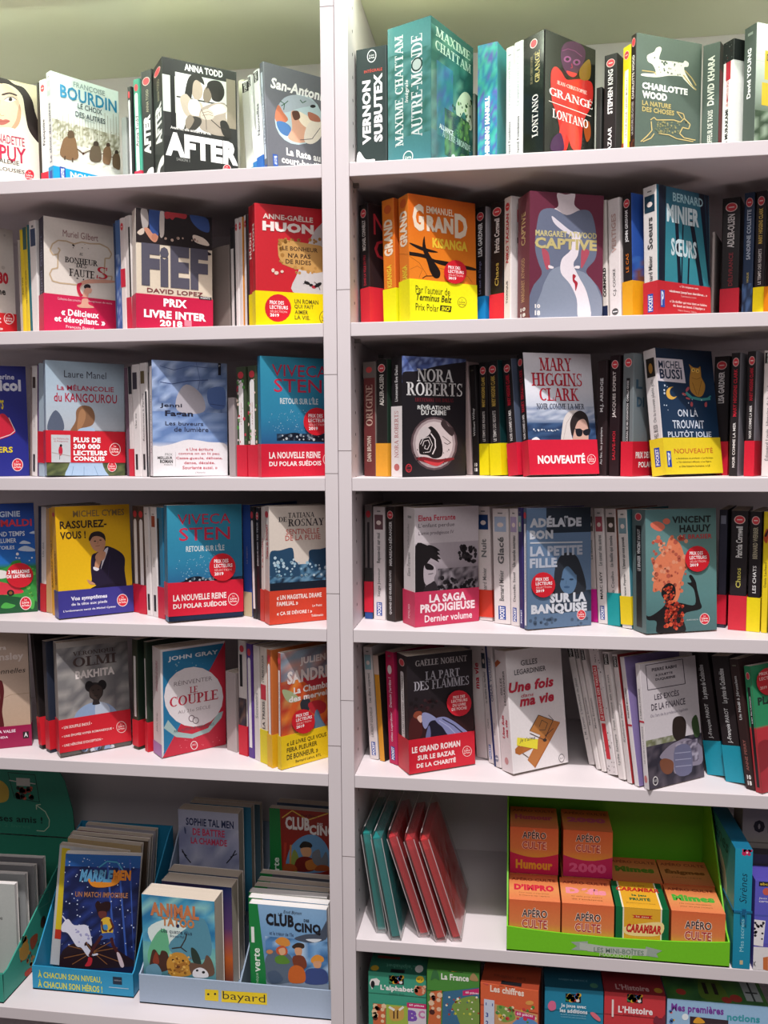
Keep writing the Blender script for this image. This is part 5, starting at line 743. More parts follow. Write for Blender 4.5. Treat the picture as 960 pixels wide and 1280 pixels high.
cover(4, 'D5', 808, 639.3, 'teal-grey paperback with a silhouette whose head dissolves into orange smoke', xr=896, xl=791, sl=-.02, slb=-.06, yb=794.5, xt=806.5, group=G, land='the orange-smoke paperback', front='5c8484', spine='5e7474', T0=.024,
 art=[('g',[(0,'4a6a6c'),(.3,'5c8888'),(.7,'68908e'),(1,'54787a')]), ('S','e0805c',[(270,470),(290,420),(340,370),(370,300),(420,320),(450,380),(465,470),(440,560),(430,640),(400,690),(350,640),(330,610),(280,620),(270,580),(285,530)]), ('S','d8705a',[(255,215),(290,200),(330,215),(340,240),(310,260),(265,240)]), ('E','d8705a',350,200,22,18), ('E','c8604e',300,318,24,12), ('D',['d87858','e49878','b85a48'],265,290,470,620,90,13,3), ('S','1c1a1c',[(225,735),(195,620),(212,618),(205,600),(190,640),(205,720),(240,770),(300,740),(345,690),(320,640),(330,595),(365,570),(400,590),(405,640),(390,680),(440,690),(520,700),(515,610),(475,570),(500,565),(485,530),(500,522),(525,560),(535,610),(552,680),(555,725),(450,760),(462,868),(300,876),(290,800),(235,790)]), ('D',['c8402c','e06a44','8a2a20'],335,585,400,690,30,9,5), ('D',['b83a2c','d85a3c','7a2018'],340,690,450,850,60,12,7),
  ('T','VINCENT',384,170,616,212,'1c2426',.04), ('T','HAUUY',428,222,616,268,'1c2426',.04), ('T','LE BRASIER',430,280,622,308,'c03a3c',.02), ('L',579,785,30), ('T','HÉLOÏSE D’ORMESSON',470,786,540,796,'c8d0d0',0)],
 sticker=[('K',530,424,74)], spn=[('r','1c1c1e',.3,.04,.7,.87),('e','e9c9c4',.5,.94,.25,.032),('e','d8434c',.5,.94,.2,.027),('t','LE BRASIER  VINCENT HAUUY',.4,.5,.62,.84,'d8d8d8',.02,False,0,1)],
 spines=[S(777.5,790,639,'white spine with yellow band','e0dad4','pk',a=48,xt=771,t=['Laurence Peyrin','L’amour qui nous poursuit'],tc='666',pic='7a98a0',band=('e6ca1c',.27,.03,[('r','2a4a9a',.05,.1,.15,.24)]),cov='4a8a98'), S(761,774.5,638,'white spine with teal band','d8ccc8','pk',xt=756,t=['Paulo Coelho','La feuille qui tombe'],tc='777',pic='4a4038',band=('1c9a9c',.28,0,[('r','2a4a9a',.05,.1,.15,.24)]),cov='a06c5c'),
  S(747.5,759.3,637,'white spine with bold black name','e0d8d6','pk',a=55,xt=742,t=['MARC LEVY','Le coeur des autres'],tc=['222','888'],pic='a8505c'), S(738.8,747,637,'white spine with magenta band','d8ccca','pk',xt=733,t=['','Le monde'],tc='888',pic='6a6058',band=('d8289a',.29))])
cover(4, 'D5', 985, 640, 'yellow and navy paperback at the right frame edge of the fourth shelf', xl=959, a=30, group=G, land='@four', front='2a2a6a', spine='2a2a5a', T0=.02, spn=[('r','e0c81c',0,.35,1,1)],
 spines=[S(950.5,958.3,640,'yellow spine','e6cc20',a=60,t='Denis Lachaud',tc='8a7a20',sx=[('s','c8502c',[(.1,.78),(.5,.86),(.9,.82),(.6,.74)]),('s','1c1c1c',[(.2,.8),(.6,.84),(.9,.88),(.6,.8)])]), S(933.5,948.5,640,'black spine with yellow band','221c20','lp',a=66,t=['LES CHATS','BERNARD WERBER'],tc=['e4e4e4','b0a890'],band=('ead41a',.285,.0)), S(910.5,931.5,639,'thick black spine with red band','262024','lp',a=72,t=['Chaos','Patricia Cornwell'],tc=['c8c060','e4e4e4'],band=('cc2c3c',.29)), S(897,907,638,'dark blue-grey spine with crimson foot','343444',a=60,band=('c41c34',.28,.03),sx=[('r','888ca0',.2,.88,.8,.95)])])
# ================================================================== shelf 5, left case
G = 'paperbacks on the fifth shelf of the left bookcase'
cover(5, 'E1', -52, 793, 'beige paperback with magenta band, left end of the fifth shelf', xr=39.5, slb=-.1, Y=.01, group=G, land='', front='c8b4a4', spine='d0c0b4',
 art=[('g',[(0,'b89c80'),(.5,'c8b09c'),(.8,'c0a898'),(1,'baa898')]), ('W','9a8068',2,[(-60,440),(60,385),(170,375)]), ('S','5a1c20',[(0,400),(-10,320),(10,310),(22,360),(18,420),(12,480),(22,560),(-5,565),(-12,480)]), ('T','Laura',-60,122,34,146,'e4d8d0',.03), ('T','Kinsley',-60,165,130,216,'dfd0c8',.03), ('T','sensationnelles',-160,258,140,286,'2a2222',0,False,.2)],
 band=('9a1c4c', 0, .185, [('T','DANS LA VALSE',-90,590,86,606,'f4e0ea',.03),('T','DE LINDA',-60,620,45,632,'f4e0ea',.03),('R','2a2024',126,588,158,624),('T','A',132,592,152,616,'eee',.02)]))
cover(5, 'E1', 75.6, 806.4, 'grey paperback with a Black woman in a blue blouse, arms hidden, red band', xr=163.8, xl=71.5, sl=-.0875, slb=-.195, yb=948.4, xt=70, lean=3, group=G, land='the blue-blouse woman paperback', front='8a8684', spine='9a9490', T0=.016,
 art=[('g',[(0,'5c5854'),(.3,'6a6866'),(.6,'8a8886'),(1,'9c9690')]), ('n',['7c7a7a','92908e','6c6a6c','a09c98'],0,.25,1,.95,10,12,3), ('S','8ea4c4',[(398,530),(420,480),(470,440),(540,424),(600,440),(640,480),(650,520),(560,560),(400,560)]), ('S','b8c4d4',[(520,440),(570,428),(600,470),(570,540),(530,545)]), ('S','2a2424',[(485,372),(480,340),(500,320),(545,322),(562,345),(560,385),(540,415),(545,435),(505,440),(508,415),(490,400)]), ('E','1a1618',487,340,24,30), ('E','1a1618',557,332,24,28), ('S','3c302c',[(490,350),(520,330),(555,345),(555,385),(535,410),(505,405),(490,385)]), ('E','120e10',508,362,6,3),('E','120e10',537,358,6,3),('W','1a1414',3,[(512,392),(535,388)]), ('D',['8ea4c4','c8ccd4','3a3434'],400,665,700,720,20,20,5),
  ('T','VÉRONIQUE',398,148,630,178,'4a3a38',-.01,True), ('T','OLMI',398,185,636,238,'4a3a38',.01,True), ('T','BAKHITA',412,258,626,302,'e4dcd8',.045)],
 band=('cc2230', .035, .325, [('T','• UN SOUFFLE INOUÏ •',338,556,502,576,'f6dcd8',.02),('T','• UNE ÉPOPÉE HYPER ROMANESQUE •',338,606,622,624,'f6dcd8',.02),('T','• UNE HÉROÏNE D’EXCEPTION •',340,655,562,672,'f6dcd8',.02),('L',662,562,28,'cc2230','f0c8c4')]),
 spines=[S(58.5,63.2,803,'navy-grey spine with red band','343640',xt=52,band=('c8222e',.29,.03),cov='2a3040'), S(48,52.3,798,'black spine with red band','241c1e',xt=28,cov='1e1818',band=('c8222e',.27,.03),art=[('t','C',.3,.72,.75,.88,'c8c0bc',.02)])])
cover(5, 'E2', 202.5, 814, 'blue-and-red paperback with a round white title disc and white border', xr=282.5, xl=192, sl=-.154, slb=-.2, yb=949, xt=200.5, group=G, land='the white title-disc paperback', front='dcd6d6', spine='dcd2d0', T0=.022,
 art=[('r','2678a4',.03,.02,.97,.98), ('P','c42c40',[(12,672),(325,86),(330,610)]), ('S','2678a4',[(12,672),(30,610),(60,560),(40,560)]), ('D',['5a98b8','8ab4c4'],30,190,240,270,16,4,3), ('D',['d86070','e08088'],60,560,310,620,16,4,5), ('P','a4c0be',[(18,520),(40,480),(90,540),(160,550),(240,520),(290,445),(316,435),(306,470),(245,540),(160,572),(80,565)]), ('E','e6e0e2',168,364,148,150), ('T','JOHN GRAY',40,164,290,192,'dfe8ec',.03), ('T','RÉINVENTER',70,285,260,312,'6a5860',-.01), ('T','LE',148,315,188,346,'c03048',.0,True), ('T','COUPLE',48,368,290,418,'c03048',.005,True), ('T','AU 21e SIÈCLE',90,430,252,450,'7a6870',-.01), ('T','PAR L’AUTEUR DE MARS & VÉNUS',70,528,270,545,'3a5860',.0), ('E','7a6870',158,472,16,17),('E','e6e0e2',158,472,12,13),('E','7a6870',178,482,16,17),('E','e6e0e2',178,482,12,13), ('E','ecd8d8',170,606,18,22),('E','c42c40',170,606,14,18),('T','J’AI LU',160,600,180,612,'ecd8d8',.02)],
 spn=[('r','a878b0',0,0,1,.12),('t','John Gray',.4,.22,.6,.4,'888',0,False,0,1),('t','RÉINVENTER LE COUPLE',.35,.6,.65,.88,'b06070',0,False,0,1)],
 spines=[S(182.5,185.5,803,'green-black spine with red band','3a4434',xt=179,cov='28382c',band=('ca2230',.27),sx=[('r','e0dcd8',.3,.3,.7,.85)]), S(167,173.5,800,'green-black spine with red band','3c4030',xt=164.5,cov='28382c',band=('ca2230',.27,.03),sx=[('r','e0dcd8',.3,.3,.7,.85)])])
cover(5, 'E2', 352, 817.5, 'orange furry-creature paperback with bold white name and yellow band', xl=348, sl=-.2, slb=-.28, yb=963, xt=350.5, group=G, land='the orange furry paperback', front='c8542c', spine='b04c3c', T0=.012,
 art=[('n',['d8602c','e88c3c','b83a2c','c88c50','a85040','e07030'],0,0,1,1,12,14,3), ('S','b8303c',[(700,260),(760,200),(850,180),(850,300),(760,310)]), ('S','a8b48a',[(610,330),(660,340),(700,380),(640,390)]), ('S','30343c',[(700,400),(720,370),(750,380),(745,430),(715,440)]), ('S','b82c38',[(740,400),(790,380),(830,400),(820,440),(770,450)]), ('S','5c7c98',[(770,520),(775,440),(790,430),(805,470),(830,520)]), ('n',['8a9aa8','c89a90','7a6c78'],0,.75,1,1,6,4,5),
  ('T','JULIEN',700,168,828,212,'e8dcd8',.04), ('T','SANDREL',636,240,880,305,'e8dcd8',.045), ('T','La Chambre',668,318,860,352,'f0e8e4',.035), ('T','des merveilles',644,365,890,395,'f0e8e4',.035)],
 band=('ecc81c', 0, .285, [('T','« LE LIVRE QUI VOUS',634,590,832,615,'4a4010',.02),('T','FERA PLEURER',634,622,786,645,'4a4010',.02),('T','DE BONHEUR. »',634,655,790,682,'4a4010',.02),('T','Bernard Lehut, RTL',678,680,806,696,'4a4010',.01)]),
 sticker=[('K',712,485,58)], spn=[('r','eee6e2',.25,.28,.75,.85),('e','d8434c',.5,.93,.4,.03),('t','LA CHAMBRE DES MERVEILLES',.35,.35,.65,.82,'666',0,False,0,1)],
 spines=[S(335.5,341,813,'orange furry spine with yellow band','c0683c','lpw',xt=333,band=('e8b420',.28),cov='c87038'), S(326.5,334.5,811,'cream spine with red block and yellow band','dcd0c4',xt=324.5,band=('e4d01c',.29),sx=[('r','c03040',.1,.55,.9,.68),('t','L’ORDRE DU JOUR',.3,.7,.7,.93,'555',.01,False,0,1),('t','LA TRESSE',.3,.3,.7,.54,'444',.02,False,0,1)]), S(318.5,325.5,808,'white spine','e0d8d4',xt=316,t='Souvenirs',tc='999'), S(310.8,317.5,806,'purple spine with white title strip','5a3c8c','lpw',xt=307.5), S(299.8,309.5,802,'white and dark spine with red band','dcd4d0',xt=297,band=('cc2236',.26),sx=[('r','222024',.2,.6,.55,.88),('n',['2a2428','6a5048','3a3440'],0,.26,1,.5,4,5,3),('e','d8434c',.5,.93,.28,.03)]), S(285,296.5,843,'short bare grey slab','b4a8a6',a=55)])
# ------------------------------------------------------------------ shelf 5, right case
G = 'paperbacks on the fifth shelf of the right bookcase'
cover(5, 'E3', 512, 822.7, 'black paperback with a fainting lady in pale blue gown and red band', xr=593, xl=499, sl=-.085, slb=-.146, yb=969.6, xt=508.5, group=G, land='the fainting-lady paperback', front='231c20', spine='2a2426', T0=.024,
 art=[('g',[(0,'1c1418'),(.35,'34181a'),(.6,'231c20'),(1,'241e22')]), ('S','4a1c1c',[(395,540),(420,510),(460,520),(470,600),(440,650),(385,660)]), ('S','8a4430',[(415,500),(430,478),(460,476),(468,495),(440,520),(420,512)]), ('S','d8b0a0',[(438,515),(460,498),(472,520),(460,545)]), ('S','8c90b8',[(468,490),(500,485),(545,510),(555,530),(520,540),(500,570),(485,580),(470,550)]), ('S','1c1828',[(510,545),(560,530),(600,560),(640,640),(500,640)]), ('S','8488b4',[(548,520),(600,508),(650,530),(700,565),(745,612),(640,628),(590,570),(560,545)]), ('W','2a2840',7,[(590,520),(660,560),(720,612)]), ('W','a8acd0',5,[(570,530),(630,570),(680,622)]), ('S','6a6e98',[(495,600),(510,560),(520,600),(515,640),(490,645)]), ('D',['3a2024','1a1214'],400,400,760,500,24,14,4),
  ('T','GAËLLE NOHANT',428,165,738,208,'a8a0a0',-.01,True), ('T','LA PART',488,238,694,288,'a8a4ac',.0,True), ('T','DES FLAMMES',420,300,750,355,'a8a4ac',.0,True)],
 band=('cc2032', 0, .29, [('T','LE GRAND ROMAN',408,692,698,730,'f8e4e2',.04),('T','SUR LE BAZAR',442,742,668,772,'f8e4e2',.04),('T','DE LA CHARITÉ',436,785,672,818,'f8e4e2',.04),('L',738,715,28,'cc2032','f0c8c4')]),
 sticker=[('E','cc2232',686,425,74,78),('T','PRIX DES',650,382,722,400,'f8d8d4',.03),('T','LECTEURS',640,406,736,424,'f8d8d4',.03),('T','DU LIVRE',648,430,726,448,'f8d8d4',.03),('T','DE POCHE',642,454,732,472,'f8d8d4',.03)],
 spn=[('r','e6e0e0',.35,.27,.65,.84),('e','e6e0e0',.5,.84,.15,.014),('e','e9c9c4',.5,.93,.26,.032),('e','d8434c',.5,.93,.21,.027),('t','LA PART DES FLAMMES  GAËLLE NOHANT',.4,.32,.6,.82,'665',0,False,0,1)],
 spines=[S(486.5,497,818,'crimson spine with white letters and blue label','c02054','pk',xt=481,t=['Gilles Legardinier','Demain j’arrête !'],tc='f4d8e4',pic='c02054',cov='a82050',sx=[('e','e8e0dc',.5,.84,.24,.04)]), S(474.5,481,822,'orange spine topped with cream','d8952c',xt=466,a=60,cov='2a2422',sx=[('r','d4bcb0',0,.82,1,1)],band=None), S(461,473,811,'white spine with a small tower picture','d8d0ce','pk',a=70,xt=452,t=['LAURENT GOUNELLE','Les dieux voyagent'],tc='888',pic='8ab0b8',cov='ccc')])
cover(5, 'E4', 641.7, 817.7, 'white paperback with a mousetrap, yellow note and red brush title', xr=710.4, xl=627, sl=-.085, slb=-.2, yb=971, xt=631.5, group=G, land='the mousetrap paperback', front='e4dede', spine='e2dada', T0=.03,
 art=[('P','b8743c',[(410,475),(478,492),(326,762),(285,720)]), ('P','a8622c',[(326,762),(478,492),(478,500),(330,770)]), ('P','b46c34',[(212,655),(330,595),(335,640),(240,688),(215,680)]), ('P','b0682e',[(210,655),(232,632),(262,650),(240,690),(212,680)]), ('P','b87a40',[(350,450),(438,480),(386,580),(298,545)]), ('W','3a2c28',4,[(298,545),(350,450),(438,482),(420,520),(386,600),(298,560)]), ('W','4a3830',5,[(300,560),(386,600),(400,600)]), ('W','5a4434',4,[(355,520),(370,480),(405,500),(390,540),(355,540)]), ('W','4a3830',4,[(390,575),(440,530)]), ('E','3a2c28',388,600,12,10), ('W','6a5a50',5,[(255,680),(290,705)]), ('W','4a3830',3,[(410,450),(440,480)]),
  ('P','e8da3c',[(222,585),(347,595),(343,655),(220,632)]), ('T','Je t’aime',236,592,332,622,'3a3a34',.0,False,.3), ('T','GILLES',245,122,344,155,'363038',.01), ('T','LEGARDINIER',206,180,396,212,'363038',.01), ('T','Une fois',172,258,445,322,'c02840',.04,False,.2), ('T','dans',246,325,322,346,'c02840',.0,False,.2), ('T','ma vie',238,342,446,402,'c02840',.04,False,.2), ('E','6a6468',488,708,17,25),('E','e4dede',488,708,14,21),('T','LU',480,702,496,716,'6a6468',.02)],
 spn=[('t','GILLES',.35,.62,.52,.78,'444',.01,False,0,1),('t','LEGARDINIER',.62,.53,.78,.86,'444',.01,False,0,1),('t','Une fois',.3,.24,.5,.5,'c02840',.03,False,.2,1),('t','ma vie',.6,.26,.78,.46,'c02840',.03,False,.2,1),('e','c89090',.5,.09,.16,.03),('P','b0603c',[(78,135),(105,118),(125,135),(95,165)])],
 spines=[S(618,626,813,'white spine with a navy edge','dcd4d4','jl',xt=606,t=['Un jour','OMAR YOUSSEF'],tc='889',sx=[('r','2a3468',0,0,.3,1)]), S(610.5,617,812,'white spine with dark picture and blue label','dcd2d2','pk',xt=599.5,t=['Claire','La dernière des Stanfield'],tc='888',pic='3a4450'), S(596,609.8,806,'white spine with red script','e0d8d8',xt=592,t=['','ma vie'],tc='c02840',cov='e0d6d6',art=[('t','EGA',.1,.3,.5,.5,'222',.04)])])
cover(5, 'E5', 812, 831.7, 'white paperback with a seated Black man in patterned shirt and boxed names', xr=880.4, xl=805, sl=-.14, slb=-.25, yb=990, xt=799.6, group=G, land='the seated-man paperback', front='c8c0c4', spine='dad4d6', T0=.014,
 art=[('g',[(0,'d4ced2'),(1,'c4bcc0')]), ('n',['302c38','4a4450','282430','564e58'],0,0,1,.36,12,8,3), ('n',['7c8060','a8a89a','6a6c50'],0,.34,.6,.39,12,2,4), ('S','2e2420',[(385,540),(390,480),(415,458),(450,462),(468,500),(465,560),(455,600),(420,610),(392,580)]), ('S','8c8494',[(310,700),(360,640),(420,605),(470,590),(530,610),(570,660),(560,740),(490,760),(480,800),(400,800),(390,740),(340,720)]), ('n',['8c8494','b0a8b8','5a5264'],.5,.14,.92,.32,9,9,6), ('S','6c6c88',[(400,650),(490,635),(500,790),(410,805)]), ('W','9c9cb4',5,[(400,680),(495,670)]),('W','9c9cb4',5,[(402,720),(498,710)]),('W','9c9cb4',5,[(404,760),(500,750)]), ('S','7a4a34',[(310,730),(340,710),(390,730),(385,790),(350,805),(320,780)]), ('S','3a5030',[(500,490),(530,450),(550,560),(520,580)]), 
  ('W','4a424c',4,[(224,152),(446,114),(462,262),(238,300),(224,152)]), ('T','PIERRE RABHI',262,170,412,190,'3a323c',.03), ('T','& JULIETTE',284,205,388,222,'3a323c',.03), ('T','DUQUESNE',284,230,404,248,'3a323c',.03), ('T','LES EXCÈS',278,318,428,360,'4a424e',.01), ('T','DE LA FINANCE',260,385,466,425,'4a424e',.01), ('T','Ou l’art de la prédation légalisée',254,448,482,470,'8a8290',0), ('E','e0dcdc',283,845,16,28),('E','3a323c',283,845,12,22),('T','LU',275,838,291,852,'ddd',.02)],
 spn=[('t','LES EXCÈS DE LA FINANCE',.35,.2,.65,.5,'777',0,False,0,1),('t','P. RABHI & J. DUQUESNE',.35,.56,.65,.8,'555',.01,False,0,1),('r','b82840',.1,.53,1,.545),('e','c87878',.5,.08,.28,.03)],
 spines=[S(793,799,830,'white spine with a purple side','e0dadc',xt=774.5,cov='8070a0',sx=[('t','PHILIPPE BOUVARD',.35,.5,.65,.78,'444',.02,False,0,1),('r','b82840',.1,.46,1,.475)]), S(783.6,790.2,827,'white spine with a black top label','ddd5d4','pt',xt=765,t='Katherine Pancol',tc='999',cov='9a2c30'), S(772.6,781,825,'white spine with spaced black letters','e2dad8','pt',xt=752.5,t='Lydie Salvayre  Tout homme est une nuit',tc='888'),
  S(758.8,771.5,821,'white patterned spine with a red title strip','dcd4d4',xt=735.5,sx=[('d',['3a3638','8a8486'],0,0,1,1,60,.06,3),('r','c82434',.15,.42,.62,.86),('t','LE DERNIER DES YAKUZAS',.25,.43,.52,.85,'f4e4e0',.02,False,0,1),('r','c82434',.2,.12,.6,.4)]), S(751.3,757.3,820,'thin white spine, dark top label','e0d8d6','pt',xt=725,t='Maria Ernestam',tc='888'), S(744.8,750.3,818,'thin white spine, dark top label','ddd6d4','pt',xt=717.7,t='Maria Ernestam',tc='888'), S(735.5,743.8,816.5,'slim white spine with grey lettering','e2dcda','pt',xt=710.5,t='L. M. Larson  L’évolution de Jésus',tc='888',a=48)])
cover(5, 'E5', 952.7, 834.5, 'green-and-red paperback with round red sticker, at the right edge of the fifth shelf', xl=945, slb=-.2, Y=.004, xt=937, a=36, group=G, land='the green-and-red paperback', front='2c8a5c', spine='b8303c', T0=.02,
 art=[('g',[(0,'a82a34'),(.5,'b83038'),(.52,'2c8a5c'),(1,'2a8458')]), ('T','PLAGE',900,345,1060,395,'1c2c24',.05), ('S','8a2028',[(890,640),(960,600),(1000,700),(900,800)])], sticker=[('E','c8242e',960,248,78,84),('T','PRIX DES',898,196,1000,215,'f4ccc4',.02),('T','LECTEURS',900,225,1010,244,'f4ccc4',.02),('T','2019',905,280,945,298,'f4ccc4',.02)],
 spn=[('g',[(0,'a82a34'),(.5,'b83038'),(.52,'2c8a5c'),(1,'2a8458')]),('r','1c1c1c',.25,.04,.7,.83),('e','e9c9c4',.5,.92,.3,.03),('e','d8434c',.5,.92,.25,.026),('t','ROBIN  ÉRIC PLAMONDON',.38,.5,.6,.8,'ddd',.02,False,0,1)],
 spines=[S(932.2,944.2,832,'brown-black spine with white numerals','33201f','18',xt=911,a=46,lean=None,t=['ANNE PERRY','Un Noël à Jérusalem'],tc=['a0645c','bbb']), S(908,930.5,829,'black spine with teal band','282022',xt=892,a=56,t=['J.-François PAROT','Le prince de Cochinchine'],tc=['ddd','ccc'],band=('1c92a8',.29,0,[])),
  S(884.5,906,825,'black spine with teal band','282022',xt=863,a=60,t=['J.-François PAROT','Le prince de Cochinchine'],tc=['ddd','ccc'],band=('1c92a8',.28,0,[]))])
# ================================================================== bottom shelves: display boxes, cartons, bagged cards
def slab(mb, pts, n, t, col):
    """flat card: outline pts (3D) pushed t along n"""
    q = [tuple(np.array(p)+np.array(n)*t) for p in pts]; c = lin(col)
    mb.poly(pts, c); mb.poly(q[::-1], c)
    for i in range(len(pts)):
        j = (i+1) % len(pts); mb.poly([pts[i], q[i], q[j], pts[j]], c)
M_CARD = printed('display_card', .5)
def display(label, x0, x1, y0, y1, z, lip, back, col, inner, prof, front_art=(), crop=None, group='cardboard display boxes', dip=0, name='display_box', header=None, side_art=None, divider=None):
    mw = Matrix.Translation((x0, y0, z+.0004)); r = empty(name, mw, label, 'display box', group); w, d = x1-x0, y1-y0; t = .0022
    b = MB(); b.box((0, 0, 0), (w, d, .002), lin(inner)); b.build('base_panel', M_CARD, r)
    b = MB(); n_ = 14; top = [(w*k/n_, 0, lip-dip*math.sin(PI*k/n_)**.8) for k in range(n_+1)]
    slab(b, [(0, 0, 0), (w, 0, 0)]+top[::-1], (0, 1, 0), t, col); f = b.build('front_panel', M_CARD, r)
    if front_art: Ink((0,0,0), (1,0,0), (0,0,1), (0,-1,0), w, lip, mw, crop).run(front_art).mb.build('front_print', M_CARD, f)
    pf = [(y*d, zz) for y, zz in prof]
    for xx, sg in ((0, 1), (w, -1)):
        b = MB(); slab(b, [(xx, t, .0), (xx, d, .0)]+[(xx, y, zz) for y, zz in pf], (sg, 0, 0), t, col); s_ = b.build('side_wall', M_CARD, r)
        if side_art and xx == w: Ink((w,0,0), (0,1,0), (0,0,1), (1,0,0), d, back, mw, crop).run(side_art).mb.build('side_print', M_CARD, s_)
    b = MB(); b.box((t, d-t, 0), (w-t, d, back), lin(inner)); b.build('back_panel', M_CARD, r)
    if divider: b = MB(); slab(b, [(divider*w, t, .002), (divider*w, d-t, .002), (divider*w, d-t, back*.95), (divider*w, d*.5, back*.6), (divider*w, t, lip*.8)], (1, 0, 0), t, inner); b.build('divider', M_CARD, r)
    if header: header(r, mw, w, d)
    return r
zL = ZR['6L']; zR = ZR['6R']; z7 = ZR['7R']
# teal display box at the left edge, with a rounded header
def hdr(r, mw, w, d):
    b = MB(); y = d-.004; h0, h1 = .165, .305
    pts = [(0, y, h0), (w, y, h0), (w-.004, y, .22), (w-.018, y, .275), (w-.03, y, .296), (w-.045, y, h1), (.045, y, h1), (.02, y, .296), (0, y, .27)]
    slab(b, pts, (0, -1, 0), .002, '348c74'); h = b.build('header_card', M_CARD, r)
    Ink((0,y-.002,0), (1,0,0), (0,0,1), (0,-1,0), w, h1, mw, 'F1').run([('S','d8b44a',[(-160,110),(-20,95),(30,120),(44,160),(30,200),(-40,208),(-160,190)]), ('W','1c3c34',3,[(38,60),(170,72),(192,205),(70,182),(38,60)]), ('R','d8d4cc',80,86,146,124), ('W','d8d4cc',5,[(45,98),(80,104)]), ('W','d8d4cc',5,[(146,112),(172,116)]), ('D',['a83c30','2a2424','c8604a'],80,135,165,185,26,16,4), ('T','Toto et ses amis !',-190,252,206,284,'1c2c2c',.02), ('T','+ de 2 livres',-70,300,146,318,'4a9a80',0),
      ('W','c8dcc0',4,[(178,342),(215,345),(238,322),(240,290),(220,250),(178,220)]), ('W','c8dcc0',4,[(178,240),(176,218),(198,215)])]).mb.build('header_print', M_CARD, h)
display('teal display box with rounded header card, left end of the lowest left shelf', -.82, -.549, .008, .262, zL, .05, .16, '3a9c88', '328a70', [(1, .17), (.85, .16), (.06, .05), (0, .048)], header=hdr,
  side_art=[('S','3c2c24',[(200,770),(215,755),(222,790),(205,815),(196,800)]), ('D',['c8a04a','8a3c28','2c5c4c','b8783c'],95,860,190,1000,40,14,3), ('S','b88a3c',[(95,930),(120,880),(140,900),(130,960),(100,970)]), ('S','9a4a30',[(145,870),(180,840),(178,880),(155,920)]), ('S','c03c28',[(120,1030),(150,1005),(150,1030),(125,1050)]), ('W','7ab8a4',2,[(190,660),(240,635),(238,690),(186,722),(190,660)])], crop='F1')
G = 'children’s booklets inside the teal display box'
for k, (y_, h_, x_, lab) in enumerate(((.052, .125, -.60, 'white booklet at the front of the teal display box'), (.075, .16, -.567, 'second booklet back in the teal box, with green foot'), (.10, .165, -.563, 'third booklet back inside the teal display box'), (.125, .168, -.56, 'fourth booklet back inside the teal display box'), (.15, .17, -.558, 'grey booklet just before the teal box back'))):
    make_book((x_-.16, y_), zL+.003, 2, .16, .010, h_, lab, G, ['c8c8c4','b8bcb8','9a9c9c','8a8a8c','7c7c80'][k], 'aaa', art=([('r','9ac0a0',.0,.0,.55,.9), ('t','Une histoire',.5,.6,.85,.64,'555',0)] if k == 1 else ()), pages=M_PAGEW, name='booklet')
